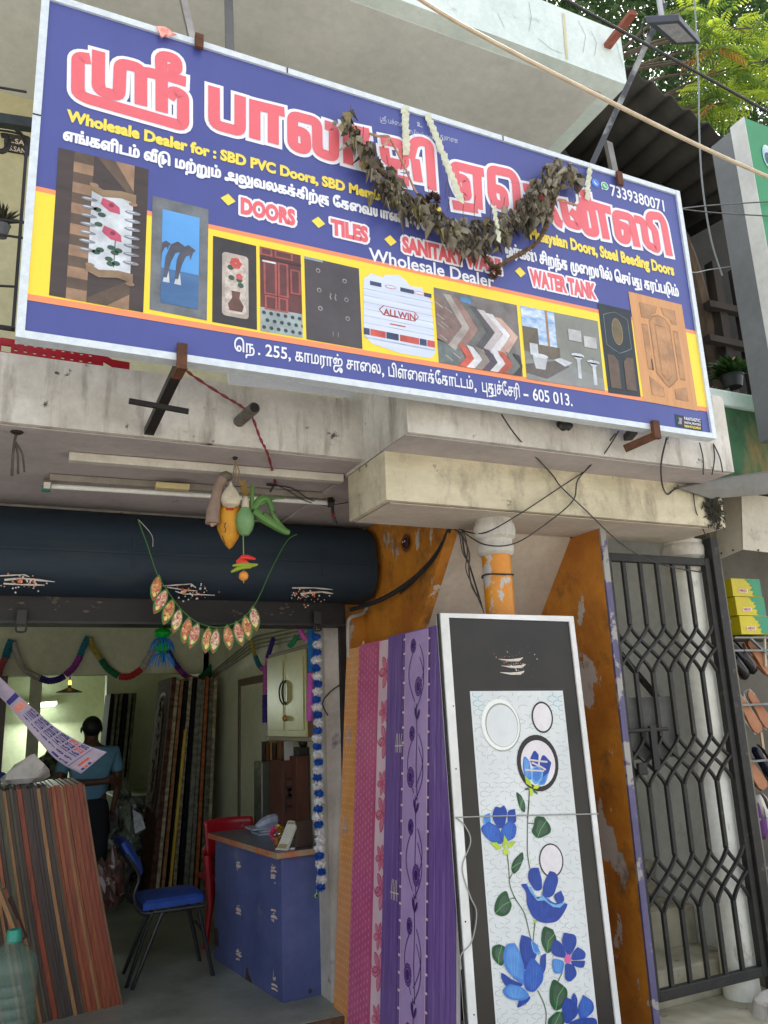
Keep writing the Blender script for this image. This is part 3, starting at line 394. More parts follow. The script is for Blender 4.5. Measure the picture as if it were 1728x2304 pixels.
# staircase side wall (above the sloping soffit), stair soffit, outer wall
zs = lambda Y: 2.49 - 1.157 * (Y - 3.574)
b = MB(); b.prism([(2.1, 3.585, 2.726), (2.1, 3.585, zs(3.585)), (2.1, 4.7, zs(4.7)), (2.1, 5.6, zs(5.6)), (2.1, 5.6, 2.726)], (.06, 0, 0), m_orange); b.prism([(2.1, 4.9, zs(4.9)), (2.1, 5.6, zs(5.6)), (2.1, 5.6, -.15), (2.1, 4.9, -.15)], (.05, 0, 0), m_orange)
part('stair_side_wall', b, 'orange stair side wall with peeling paint')
b = MB(); b.prism([(2.162, 3.585, zs(3.585) + .002), (2.162, 5.75, zs(5.75)), (2.162, 5.75, zs(5.75) + .15), (2.162, 3.585, zs(3.585) + .15)], (.736, 0, 0), m_stucco); part('stair_soffit', b, 'bare plaster underside of the stair')
m_plain = mat('pale_stair_plaster', (224, 224, 216), (206, 206, 196), scale=2, rough=.85)
b = MB(); b.box(2.9, 2.938, 3.345, 6.0, -.15, 2.484, m_orange); b.box(2.9, 2.938, 3.33, 3.343, -.15, 2.484, m_purple); b.box(2.9385, 2.943, 3.45, 5.0, -.15, 2.484, m_plain)
part('stair_outer_wall', b, 'peeling orange wall with a purple front edge')
b = MB(); b.box(2.155, 2.9, 5.75, 5.85, -.15, 2.7, m_stucco); part('stair_rear_wall', b)
# stairwell behind the gate
m_step = mat('stair_cement', (186, 180, 156), (146, 140, 118), scale=5, rough=.85, bump=.25, spot=(80, 70, 50), sscale=6, slo=.6, shi=.7)
b = MB()
for i in range(7):
    y0 = 3.62 + i * .29; b.box(2.94, 3.80, y0, y0 + .29 if i < 6 else 5.9, -.15, .2 + i * .2, m_step)
b.box(2.94, 4.0, 3.2, 3.62, -.15, .03, m_step); part('stair_flight', b, 'worn cement steps behind the gate', bevel=.012)
b = MB(); b.bar(pY(1395, 1470, 4.0), pY(1485, 1578, 4.0), .03, .03, m_blk); part('handrail', b)
b = MB(); b.box(2.94, 4.05, 5.0, 5.1, 1.1, 2.725, mat('stairwell_wall', (224, 226, 222), (206, 208, 202), scale=2, rough=.85, spot=(120, 116, 104), sscale=3, slo=.6, shi=.75)); b.box(3.81, 3.9, 3.62, 5.1, -.15, 2.725, MATS['stairwell_wall']); part('stairwell_wall', b)
# back of house
b = MB()
b.box(2.02, 2.098, 4.9, 8.6, 0, 2.9, m_in); b.box(1.96, 2.098, 8.6, 14.2, 0, 2.9, m_in)          # right wall
b.box(-2.75, -2.6, 4.5, 14.2, 0, 2.9, m_in); b.box(-2.6, 2.0, 13.4, 13.55, 0, 2.9, m_in); part('room_wall', b)
b = MB(); b.box(-2.6, 2.018, 8.6, 8.8, 2.065, 2.898, m_in); b.box(.30, .40, 8.58, 8.8, 0, 2.063, m_in); part('room_beam', b, 'pale beam across the shop')
b = MB(); b.box(-2.75, 2.1, 4.9, 14.3, 2.9, 3.049, m_in); part('room_ceiling', b)
b = MB(); b.box(1.30, 1.42, 11.2, 11.4, 0, 2.9, m_in); b.box(1.42, 1.96, 11.2, 11.3, 0, 2.9, m_in); part('rear_pier', b)
# door frame in the right wall and plain door leaf
m_dleaf = mat('grey_green_door', (214, 216, 186), (198, 200, 168), scale=1.5, rough=.4); m_trim = mat('door_trim', (104, 92, 74), None, rough=.6)
b = MB(); b.box(1.985, 2.018, 6.05, 7.32, 1.86, 1.92, m_trim); b.box(1.985, 2.018, 7.27, 7.32, 0, 1.86, m_trim); b.box(1.998, 2.019, 6.08, 7.265, 0, 1.858, m_dleaf); part('inner_door', b)
# shutter box, its hem, roller bottom
prof = [(4.68, 2.74), (4.50, 2.68), (4.42, 2.60), (4.40, 2.50), (4.395, 2.44), (4.40, 2.38), (4.44, 2.30), (4.53, 2.25), (4.68, 2.24)]
prof = catmull([(y, z, 0) for y, z in prof], 4)
b = MB()
pts = [(-2.6, p.x, p.y) for p in prof]; b.prism(pts, (2.6 + 2.06, 0, 0), m_hood)
b.bar((-2.6, 4.391, 2.452), (2.05, 4.391, 2.452), .008, .014, m_hood)
for x_ in (-.9, .62, 1.70): b.bar((x_, 4.3935, 2.36), (x_, 4.3935, 2.53), .012, .004, m_hood)
part('shutter_box', b, 'dark blue rolling shutter box with paste marks', smooth=True)
b = MB(); b.box(-2.6, 1.92, 4.62, 4.76, 2.112, 2.24, m_grime); b.box(-2.6, 1.92, 4.60, 4.78, 2.095, 2.110, m_blk)
part('shutter_bottom_bar', b, 'grimy black bottom rail of the shutter')
def smear(mb, pts, plane, w, m):
    """a finger-drawn streak of paste: thin irregular raised strip"""
    q = [plane(x, y) for x, y in pts]
    for i in range(len(q) - 1):
        mb.tube([q[i], q[i] + (q[i + 1] - q[i]) * .5, q[i + 1]], [w * (.5 + rnd.random() * .6), w, w * (.25 + .5 * rnd.random())], m, n=5)
for cx, cy, sgn in ((45, 1308, 1), (415, 1330, 1), (705, 1336, -1)):
    b = MB()
    f = lambda x, y: pY(x, y, 4.394)
    for k in range(3 if cx != 705 else 2): j = lambda s: rnd.gauss(0, s); smear(b, [(cx - 34 + j(9), cy - 13 + k * 9 + j(2)), (cx + j(8), cy - 14 + k * 10 + j(2)), (cx + 40 + j(14), cy - 10 + k * 9 + j(3))], f, .003 + .003 * rnd.random(), m_smear)
    for k in range(46):
        a, r_ = rnd.gauss(0, 22), rnd.gauss(0, 9); p = f(cx + 18 * sgn + a, cy + 5 + r_); b.ball(p, .002 + rnd.random() * .004, m_smear if rnd.random() < .55 else m_smearo, 6, 4)
    b.ball(f(cx, cy), .012, m_smearo, 8, 5, sc=(1, .3, .9)); b.ball(f(cx - 4, cy - 3), .008, m_redp, 8, 5, sc=(1, .4, 1))
    part('paste_mark', b)
for x0, x1, y in ((1.15, 1.42, 2.17), (.2, .5, 2.2), (-.1, .16, 2.21), (1.3, 1.6, 2.19)):
    b = MB()
    for k in range(9):
        p = Vector((x0 + rnd.random() * (x1 - x0), 4.618, y + rnd.gauss(0, .018))); b.ball(p, .002 + rnd.random() ** 2 * .010, mat('scraped_paint', (84, 74, 62), None), 6, 4, sc=(1.6, .2, .7))
    part('scrape', b)
# columns
def column(x, y, r, z0, ms, mc, name, label):
    b = MB(); b.lathe([(r * 1.04, z0), (r, z0 + .2), (r * .97, 2.30)], (x, y, 0), ms, 24); o = part(name, b, label, smooth=True)
    c = MB(); c.lathe([(r * 1.02, 2.30), (r * 1.22, 2.315), (r * 1.24, 2.345), (r * 1.12, 2.36), (r * 1.14, 2.38), (r * 1.36, 2.395), (r * 1.42, 2.43), (r * 1.38, 2.455), (r * 1.25, 2.47), (r * 1.27, 2.4905)], (x, y, 0), mc, 24)
    c.build('capital', o, smooth=True)
m_ocol = mat('orange_column_paint', (214, 140, 24), (196, 122, 20), scale=4, rough=.4, spot=(176, 172, 164), sscale=5.5, slo=.58, shi=.59, sstretch=(1, 1, .55))
m_wcol = mat('white_column_paint', (236, 236, 226), (220, 218, 202), scale=3, rough=.6, spot=(120, 112, 90), sscale=4, slo=.64, shi=.72, sstretch=(1, 1, .3))
column(2.225, 3.34, .075, -.15, m_ocol, m_white, 'column', 'orange column with peeling paint')
column(3.69, 3.53, .092, .03, m_wcol, m_white, 'column', 'white column behind the gate')
b = MB(); b.lathe([(.16, -.15), (.17, 0), (.14, .09), (.09, .12)], (3.66, 3.24, 0), m_white, 20); part('column_foot', b, smooth=True)

# white plumbing pipe along the soffit corner and down the pier
m_pipe = mat('old_pvc_pipe', (186, 182, 172), (160, 154, 144), scale=9, rough=.5, spot=(110, 96, 80), sscale=12, slo=.62, shi=.68)
b = MB(); b.tube([(-3.1, 4.66, 2.73), (2.06, 4.66, 2.735)], .014, m_pipe, 8)
b.tube(catmull([(2.06, 4.66, 2.735), (2.09, 4.66, 2.72), (2.092, 4.64, 2.68), (2.09, 4.64, 2.28), (2.08, 4.64, 2.20), (2.03, 4.63, 2.17), (1.97, 4.62, 2.15), (1.95, 4.62, 2.10), (1.945, 4.62, 1.9)], 5), .013, m_pipe, 8)
tag(b.build('water_pipe', smooth=True), 'thin white pipe running under the canopy and down the orange pier', 'pipe')
# ================================================================ SIGN BOARD
SY = 2.75
def sg(x, y): p = pY(x, y, SY); return (p.x, p.z)
def at_sign(layer): return lambda u, v: Vector((u, SY - .0016 * layer, v))
SIGN = thing('sign_board', 'large blue shop sign with red and white Tamil title, product pictures and aluminium frame', 'sign board', (1.59, SY, 2.83))
vin = dict(rough=.33, fine=.03, spec=.5, bump=.10, bscale=2.2)
m_blue = mat('printed_blue', (76, 84, 150), (70, 77, 142), scale=1.2, **vin)
m_pink = mat('printed_red', (224, 104, 112), None, **vin); m_wht = mat('printed_white', (232, 234, 240), None, **vin)
m_yel = mat('printed_yellow', (246, 214, 60), None, **vin); m_ora = mat('printed_orange', (236, 144, 96), None, **vin)
m_ytx = mat('printed_lemon', (240, 216, 84), None, **vin)
m_alu = mat('aluminium', (218, 226, 230), (202, 210, 214), scale=30, rough=.4, metal=.15, bump=.08)
X0, X1, Z0, Z1 = -.022, 3.2, 2.832, 4.265
b = MB(); b.box(X0 + .01, X1 - .01, SY, SY + .035, Z0 + .01, Z1 - .01, m_blue); b.build('panel', SIGN)
b = MB(); fw = .028
b.box(X0, X0 + fw, SY - .012, SY + .045, Z0, Z1, m_alu); b.box(X1 - fw, X1, SY - .012, SY + .045, Z0, Z1, m_alu)
b.box(X0 + fw, X1 - fw, SY - .0105, SY + .045, Z0, Z0 + fw, m_alu); b.box(X0 + fw, X1 - fw, SY - .0105, SY + .045, Z1 - fw, Z1, m_alu)
for x in (.95, 2.05): b.box(x - .003, x + .003, SY - .0125, SY - .011, Z1 - fw, Z1, m_grime)
b.box(X0, X0 + fw, SY - .0135, SY - .0125, 3.71, 3.716, m_grime)
b.build('frame', SIGN, bevel=.003)
b = MB()                                              # galvanised back frame tubes
for x in (.55, 1.6, 2.6): b.box(x, x + .04, SY + .047, SY + .085, Z0 + .02, Z1 - .02, m_rust)
b.build('back_frame', SIGN)
# yellow band with orange edges
zt, zb = sg(72, 417)[1], sg(55, 660)[1]
b = MB(); xa, xb = X0 + fw, X1 - fw
A = at_sign(1)
def band(mb, z0, z1, m, a=None, b_=None, layer=1):
    A = at_sign(layer); a = xa if a is None else a; b_ = xb if b_ is None else b_
    mb.quad(A(a, z0), A(b_, z0), A(b_, z1), A(a, z1), m)
band(b, zb, zt - .02, m_yel); band(b, zt - .02, zt, m_ora); band(b, zb - .024, zb, m_ora)
b.build('printed_band', SIGN, fix=False)

# --- title letters: strokes with white outline, drawn in crops of the sign
def cv(ox, oy, k): return lambda pts: [sg(ox + k * x, oy + k * y) for x, y in pts]
c8, cA, cB, cC, cD = cv(80, 60, .2532), cv(440, 170, .217), cv(1180, 400, .217), cv(740, 250, .1929), cv(1000, 330, .217)
TS = [
 (c8, [(485, 290), (378, 275), (375, 600), (460, 645), (1310, 890), (1310, 615), (1225, 575), (1180, 640)]),
 (c8, [(560, 222), (556, 575), (740, 625), (752, 330), (935, 375), (935, 705)]),
 (c8, [(935, 410), (1030, 415), (1120, 450), (1120, 765)]),
 (c8, [(1120, 470), (1112, 260), (1250, 290), (1250, 395), (1175, 380)]), (c8, [(1120, 430), (1335, 495)]),
 (cA, [(190, 122), (190, 512), (460, 588), (460, 215)]), (cA, [(556, 297), (920, 386)]), (cA, [(612, 262), (612, 665)]), (cA, [(804, 345), (804, 712)]),
 (cA, [(1040, 575), (1135, 600), (1145, 780), (1005, 740), (1003, 420), (1255, 485), (1262, 800), (1432, 858), (1432, 545), (1335, 515)]),
 (cC, [(215, 165), (222, 628)]), (cC, [(150, 195), (470, 262)]), (cC, [(405, 240), (415, 680)]),
 (cC, [(600, 340), (850, 392), (885, 640), (660, 590), (640, 430)]), (cC, [(740, 640), (745, 790), (930, 830)]),
 (cC, [(940, 560), (985, 380), (1060, 350), (1165, 390), (1200, 925)]), (cC, [(1000, 560), (1040, 830)]),
 (cD, [(405, 275), (95, 198), (115, 400), (175, 515), (235, 520), (215, 345), (140, 325)]), (cD, [(333, 255), (350, 648)]), (cD, [(82, 605), (340, 650)]),
 (cD, [(520, 435), (608, 460), (625, 620), (525, 595), (490, 520), (478, 240), (690, 285), (735, 370), (757, 690)]),
 (cD, [(812, 425), (985, 455), (1000, 690), (850, 670)]), (cD, [(1010, 560), (1110, 640), (1180, 795), (1220, 815)]),
 (cB, [(390, 225), (440, 475), (565, 510), (540, 410), (470, 345)]), (cB, [(555, 500), (580, 290), (690, 315), (740, 585), (635, 560), (600, 330)]),
 (cB, [(560, 245), (890, 345)]), (cB, [(785, 320), (845, 640)]), (cB, [(592, 125), (612, 195), (682, 212)]),
 (cB, [(985, 490), (1065, 515), (1060, 660), (975, 630), (935, 375), (1100, 415), (1165, 722)]),
 (cB, [(1135, 430), (1225, 450), (1262, 690), (1378, 755), (1345, 540), (1285, 480), (1290, 390), (1405, 405), (1440, 480), (1500, 812)]),
]
def stroke(mb, pts, w, layer, m, ext=0):
    L, R_ = ribbon(pts, w, ext); A = at_sign(layer)
    for i in range(len(L) - 1): A = at_sign(layer + .02 * (i % 40)); mb.quad(A(*L[i]), A(*R_[i]), A(*R_[i + 1]), A(*L[i + 1]), m)
bw, bo = MB(), MB()
for i, (cf, pts) in enumerate(TS):
    q = roundp(cf(pts), .028)
    stroke(bo, q, .078, 1.2 + .013 * (i % 9), m_wht, .016); stroke(bw, q, .048, 2.6 + .013 * (i % 9), m_pink)
o = bo.build('title_outline', SIGN, fix=False); o = bw.build('title_lettering', SIGN, 0, fix=False)
# --- lines of text
def line(name, s, p0, p1, hpx, m, layer=1.5, off=.0, outline=None, slant=0):
    (u0, z0), (u1, _) = sg(*p0), sg(*p1); h = sg(p0[0], p0[1] - hpx)[1] - z0
    b = MB()
    if outline:
        text_rim(b, s, at_sign, outline, u0, u1, z0, h, off, .0095, layer); layer += .8
    if s in TAMIL_LINES: text_rim(b, s, at_sign, m, u0, u1, z0, h, 0, off * .065, layer + .3); off = 0
    put_text(b, s, at_sign(layer), m, u0, u1, z0, h, off, slant)
    return b
def lines(name, ls):
    for a in ls: line(name, *a[:5], **(a[5] if len(a) > 5 else {})).build(name, SIGN, fix=False)
bold = dict(off=.05)
lines('yellow_lettering', [('Wholesale Dealer for : SBD PVC Doors, SBD Membrane', (149, 271), (906, 462), 25, m_ytx, bold), ('Doors,', (918, 465), (1000, 490), 25, m_ytx, bold), ('Malaysian Doors, Steel Beeding Doors', (1192, 537), (1519, 634), 25, m_ytx, bold)])
tb = dict(off=.046)
lines('tamil_lettering', [('எங்களிடம் வீடு மற்றும் அலுவலகத்திற்கு ேதைவயான', (143, 315), (903, 507), 25, m_wht, tb), ('Pvc', (912, 509), (965, 522), 24, m_wht, tb), ('ஓர்கஸ் சிறந்த முைறயில் ெசய்து தரப்படும்', (1137, 574), (1526, 664), 25, m_wht, tb)])
imp = dict(off=.06, outline=m_wht, layer=1.5)
for _a in [('DOORS', (541, 479), (664, 505), 34, m_pink, imp), ('TILES', (744, 526), (828, 544), 33, m_pink, imp), ('SANITARY WARE', (905, 565), (1128, 614), 32, m_pink, imp), ('WATER TANK', (1193, 640), (1342, 671), 34, m_pink, imp)]: lines('bullet_lettering', [_a])
lines('dealer_lettering', [('Wholesale Dealer', (830, 586), (1112, 647), 29, m_wht, dict(off=.02))])
_ab = lambda x: (x, 790 + .1647 * (x - 529))
lines('address_lettering', [(s, _ab(x0), _ab(x1), 27, m_wht, dict(off=.016)) for s, x0, x1 in (('ெந', 527, 572), ('. 255,', 580, 654), ('காமராஜ் சாைல', 664, 856), (',', 859, 864), ('பிள்ைளத்ேதாட்டம்', 874, 1064), (',', 1067, 1072), ('புதுச்ேசரி', 1085, 1169), ('-', 1178, 1189), ('605 013.', 1199, 1288))])
lines('phone_lettering', [('7339380071', (1374, 440), (1494, 468), 25, m_wht, dict(off=.02))])
faint = mat('faint_print', (190, 196, 216), None, **vin)
lines('blessing_lettering', [('உ', (938, 284), (950, 287), 12, faint), ('ஸ்ரீ பச்ைச', (855, 272), (905, 285), 11, faint), ('வாழியம்மன்', (910, 298), (975, 314), 11, faint), ('துைண', (990, 312), (1030, 322), 11, faint)])
for cx, cy in ((513, 450), (716, 501), (878, 542), (1170, 613)):
    b = MB(); u, v = sg(cx, cy); A = at_sign(1.5); b.quad(A(u - .03, v), A(u, v - .027), A(u + .03, v), A(u, v + .027), m_ytx)
    b.build('diamond_bullet', SIGN, fix=False)
def disc(mb, u, v, r, layer, m, n=20, sy=1.0, a0=0, a1=6.28319):
    A = at_sign(layer); mb.poly([A(u + r * math.cos(a0 + (a1 - a0) * k / n), v + r * sy * math.sin(a0 + (a1 - a0) * k / n)) for k in range(n)], m)
b = MB(); u, v = sg(1360, 419); mg = mat('printed_green', (60, 170, 110), None, **vin)
disc(b, u, v, .024, 1.5, m_wht); b.poly([at_sign(1.5)(u - .024, v - .004), at_sign(1.5)(u - .022, v - .026), at_sign(1.5)(u - .002, v - .022)], m_wht); disc(b, u, v, .0195, 2, mg)
stroke(b, roundp([(u - .009, v + .008), (u - .004, v - .004), (u + .009, v - .009)], .01), .006, 2.6, m_wht)
u, v = sg(1339, 412); mbl = mat('printed_sky', (70, 130, 220), None, **vin); disc(b, u, v, .024, 1.5, mbl); stroke(b, roundp([(u - .009, v + .008), (u - .004, v - .004), (u + .009, v - .009)], .01), .006, 2, m_wht)
b.build('phone_icons', SIGN, fix=False)
# printer's mark
b = MB(); A = at_sign(1.2); q = [sg(*p) for p in ((1518, 932), (1578, 945), (1580, 971), (1521, 959))]; b.poly([A(*p) for p in q], mat('printed_black', (34, 38, 52), None, **vin))
for s, y0, y1, m, h in (('FANTASTIC', 945, 952, m_wht, 9), ('DIGITAL PRINTERS', 953, 960, m_wht, 6), ('9894765404', 961.5, 968.5, m_ytx, 7)):
    (u0, z0), (u1, _) = sg(1539, y0), sg(1576, y1); put_text(b, s, at_sign(2), m, u0, u1, z0, .0019 * h, .02)
u, v = sg(1529, 948)
for k, c in enumerate(((80, 190, 120), (70, 150, 220), (230, 110, 110))):
    stroke(b, [(u - .012 + .008 * k, v - .016), (u + .004 * k, v + .004), (u - .004 + .008 * k, v + .018)], .008, 2 + .2 * k, mat('mark%d' % k, c, None, **vin))
b.build('printer_mark', SIGN, fix=False)

# --- pictures; f(s, t, layer) runs over each picture, s to the right, t downward
def pic(cs):
    c = [sg(*p) for p in cs]
    def f(s, t, layer=1.6):
        u = (c[0][0] * (1 - s) + c[1][0] * s) * (1 - t) + (c[3][0] * (1 - s) + c[2][0] * s) * t
        v = (c[0][1] * (1 - s) + c[1][1] * s) * (1 - t) + (c[3][1] * (1 - s) + c[2][1] * s) * t
        return Vector((u, SY - .0016 * layer, v))
    return f
def rect(b, f, s0, t0, s1, t1, m, layer=1.6): b.quad(f(s0, t0, layer), f(s1, t0, layer), f(s1, t1, layer), f(s0, t1, layer), m)
def pol(b, f, pts, m, layer=2.0): b.poly([f(min(1, max(0, s)), t, layer) for s, t in pts], m)
def ell(b, f, s, t, a, c, m, layer=2.0, n=16): pol(b, f, [(s + a * math.cos(k * 6.2832 / n), t + c * math.sin(k * 6.2832 / n)) for k in range(n)], m, layer)
def pm(name, c, c2=None, **k):
    if c2 is None and c: c2 = tuple(int(v * .80) for v in c); k.setdefault('scale', 13)
    return mat('print_' + name, c, c2, **{**vin, **k})
k_dark, k_wood, k_wood2, k_brass = pm('dark_oak', (74, 62, 56), (60, 50, 46), scale=20, stretch=(.2, 1, 1)), pm('tan', (166, 132, 104)), pm('brown', (102, 84, 68)), pm('brass', (150, 126, 96))
k_pale, k_rose, k_leaf, k_steel = pm('pale', (216, 222, 228)), pm('rose', (206, 88, 116)), pm('leaf', (62, 92, 72)), pm('steel', (140, 144, 152))
# 1 rose door
b = MB(); f = pic(((132, 333), (334, 382), (322, 704), (110, 665))); rect(b, f, 0, 0, 1, 1, k_dark)
for k in range(14): rect(b, f, .17, k / 14, .385, (k + 1) / 14, k_wood if k % 2 else k_wood2, 2)
rect(b, f, .39, 0, .84, .25, k_dark, 2); pol(b, f, [(.42, 0), (.62, 0), (.84, .19), (.84, .25)], k_wood2, 2.3); pol(b, f, [(.62, 0), (.84, 0), (.84, .19)], k_wood, 2.4)
pol(b, f, [(.39, .97), (.84, .80), (.84, .90), (.6, 1), (.39, 1)], k_wood2, 2.3); pol(b, f, [(.6, 1), (.84, .9), (.84, 1)], k_wood, 2.4)
rect(b, f, .38, .24, .84, .80, k_pale, 2.6)
for t in (.21, .76):
    pol(b, f, [(.36, t - .02), (.5, t + .015), (.7, t - .005), (.87, t), (.87, t + .06), (.7, t + .045), (.5, t + .065), (.36, t + .035)], k_brass, 3)
    ell(b, f, .4, t - .005, .05, .014, k_wood, 3.3); ell(b, f, .84, t + .07, .05, .014, k_wood, 3.3)
for k in range(7):
    for s in (.36, .84): ell(b, f, s, .31 + k * .058 + (.03 if s > .5 else 0), .09, .013, k_steel, 3); ell(b, f, s - .02, .307 + k * .058 + (.03 if s > .5 else 0), .05, .004, k_pale, 3.3)
for s, t in ((.60, .325), (.63, .515)):
    pol(b, f, [(s - .1, t - .045), (s + .02, t - .03), (s + .09, t + .0), (s + .1, t + .045), (s - .02, t + .04), (s - .12, t + .0)], k_rose, 3); ell(b, f, s, t - .005, .03, .014, pm('rose_dark', (150, 50, 76)), 3.3)
for s, t in ((.45, .37), (.5, .40), (.47, .47), (.62, .61), (.70, .62), (.66, .64), (.46, .66), (.5, .64), (.6, .69), (.62, .72), (.68, .71)): ell(b, f, s, t, .045, .016, k_leaf, 3)
pol(b, f, [(.655, .555), (.665, .555), (.66, .74), (.65, .74)], k_leaf, 2.9); b.build('rose_door_picture', SIGN, fix=False)
# 2 dolphin door
b = MB(); f = pic(((343, 441), (469, 472), (465, 722), (336, 697))); rect(b, f, 0, 0, 1, 1, pm('grey', (116, 120, 124)))
rect(b, f, .18, .1, .84, .66, pm('sky', (84, 150, 212), (96, 160, 220), scale=3), 2); rect(b, f, .18, .62, .84, .92, pm('sea', (62, 98, 142), (78, 116, 160), scale=12, stretch=(.3, 1, 1)), 2.3)
kd = pm('dolphin', (92, 92, 104))
for dx, dy, k in ((0, 0, 1), (.2, .01, .95), (-.1, -.0, .6)):
    q = [(.22, .70), (.25, .52), (.34, .40), (.46, .36), (.56, .385), (.6, .40), (.55, .42), (.5, .50), (.49, .45), (.42, .47), (.35, .55), (.28, .70)]
    pol(b, f, [(max(.18, .2 + (s - .2) * k + dx), .4 + (t - .4) * k + dy) for s, t in q], kd, 2.6 + dx)
for s in (.27, .47): pol(b, f, [(s - .06, .74), (s, .62), (s + .03, .6), (s + .06, .74)], k_pale, 2.5)
b.build('dolphin_door_picture', SIGN, fix=False)
# 3 vase door
b = MB(); f = pic(((479, 531), (576, 554), (578, 743), (477, 725))); rect(b, f, 0, 0, 1, 1, pm('charcoal', (62, 58, 58)))
q = []
for sx, sy, a in ((.30, .2, 3.14), (.72, .2, 4.71), (.72, .86, 0), (.30, .86, 1.57)): q += [(sx + .09 * math.cos(a + j * .314), sy + .04 * math.sin(a + j * .314)) for j in range(6)]
pol(b, f, q, pm('stone', (196, 184, 172)), 2); pol(b, f, [(.51 + (s - .51) * .8, .53 + (t - .53) * .88) for s, t in q], pm('stone_dark', (160, 146, 136), (210, 200, 190), scale=40), 2.2)
kr = pm('red_petal', (214, 92, 84))
for s, t, r in ((.52, .27, .11), (.6, .42, .06)):
    for k in range(6): ell(b, f, s + r * .7 * math.cos(k), t + r * .35 * math.sin(k), r * .6, r * .26, kr, 2.6 + .05 * k)
for s, t in ((.4, .33), (.42, .45), (.6, .46), (.63, .52)): ell(b, f, s, t, .07, .03, k_leaf, 2.6)
pol(b, f, [(.42, .60), (.62, .60), (.60, .68), (.70, .76), (.66, .83), (.38, .83), (.34, .76), (.44, .68)], pm('vase', (112, 78, 66)), 2.6); b.build('vase_door_picture', SIGN, fix=False)
# 4 wardrobe picture
b = MB(); f = pic(((584, 555), (676, 575), (681, 761), (586, 745))); kw, kf = pm('wardrobe', (106, 62, 60)), pm('wardrobe_frame', (172, 92, 84)); rect(b, f, 0, 0, 1, 1, kw)
rect(b, f, 0, .72, 1, 1, pm('tile_pale', (164, 178, 178)), 2)
for i in range(6):
    for j in range(3): ell(b, f, .08 + .17 * i + (j % 2) * .08, .78 + j * .085, .05, .024, pm('tile_dark', (62, 72, 74)), 2.4, 6)
for s0, s1, t0, t1 in ((.08, .4, .15, .56), (.42, .68, .15, .56), (.72, .98, .2, .5), (.1, .4, .57, .74), (.42, .66, .57, .74), (.0, .3, .0, .1), (.35, .8, .0, .1)):
    rect(b, f, s0, t0, s1, t1, kf, 2.6); rect(b, f, s0 + .05, t0 + .02, s1 - .05, t1 - .02, kw, 2.9)
rect(b, f, .05, .16, .38, .18, k_pale, 3.1); rect(b, f, 0, .11, 1, .14, pm('shelf_dark', (78, 56, 56)), 2.7); b.build('wardrobe_picture', SIGN, fix=False)
# 5 plain dark door
b = MB(); f = pic(((684, 577), (807, 605), (815, 786), (689, 764))); rect(b, f, 0, 0, 1, 1, pm('dark_grey', (70, 64, 66), (80, 74, 76), scale=5)); kl = pm('light_line', (168, 160, 158))
for s, t in ((.24, .14), (.25, .38), (.26, .6), (.72, .2), (.74, .43), (.75, .66)): ell(b, f, s, t, .04, .028, kl, 2); ell(b, f, s, t + .003, .025, .017, pm('dark_grey', 0), 2.3)
for s in (.45, .54): pol(b, f, [(s - .01, .38), (s + .02, .40), (s, .43), (s + .02, .46), (s, .47), (s - .02, .43), (s, .41)], kl, 2); rect(b, f, s + .02, .85, s + .03, .91, kl, 2)
rect(b, f, .0, .0, .33, .03, pm('glare', (150, 168, 180)), 2); b.build('dark_door_picture', SIGN, fix=False)
# 6 white water tank
b = MB(); f = pic(((817, 612), (972, 646), (979, 812), (818, 782))); kt, kb, ko = pm('tank_white', (214, 222, 236), (196, 206, 226), scale=14, stretch=(.05, 1, 2)), pm('tank_blue', (66, 76, 112)), pm('tank_red', (214, 92, 80))
pol(b, f, [(.04, .06), (.1, .0), (.28, .02), (.3, -.02), (.5, -.06), (.62, .0), (.66, .06), (.84, .04), (.86, .1), (.97, .2), (1, .9), (.94, .98), (.5, .99), (.1, .93), (.0, .82), (.0, .1)], kt, 2)
for s0, s1 in ((.09, .25), (.52, .72), (.87, .98)): rect(b, f, s0, .105, s1, .16, kb, 2.4)
for s in (.38, .8): ell(b, f, s, .13, .08, .025, ko, 2.4); ell(b, f, s, .13, .07, .018, kt, 2.6)
for k in range(6): rect(b, f, .0, .22 + k * .09, 1, .228 + k * .09, pm('tank_line', (186, 196, 218)), 2.2)
q = [(.27, .40), (.72, .40), (.78, .46), (.72, .53), (.27, .53), (.21, .46)]; pol(b, f, q, pm('logo_red', (176, 72, 76)), 2.6); pol(b, f, [(.5 + (s - .5) * .95, .465 + (t - .465) * .86) for s, t in q], kt, 2.8)
p0, p1 = f(.27, .507), f(.73, .507); put_text(b, 'ALLWIN', at_sign(3.2), pm('logo_red', 0), p0.x, p1.x, p0.z - .006, .030, .03)
rect(b, f, .36, .62, .58, .635, ko, 2.6)
for s0, s1, m in ((0, .08, kb), (.09, .3, ko), (.31, .48, kb), (.5, .77, ko), (.78, .88, kb), (.89, 1, ko)): rect(b, f, s0, .745, s1, .83, m, 2.6)
for s0, s1 in ((0, 1),): rect(b, f, s0, .86, s1, .875, pm('tank_line', 0), 2.6)
b.build('water_tank_picture', SIGN, fix=False)
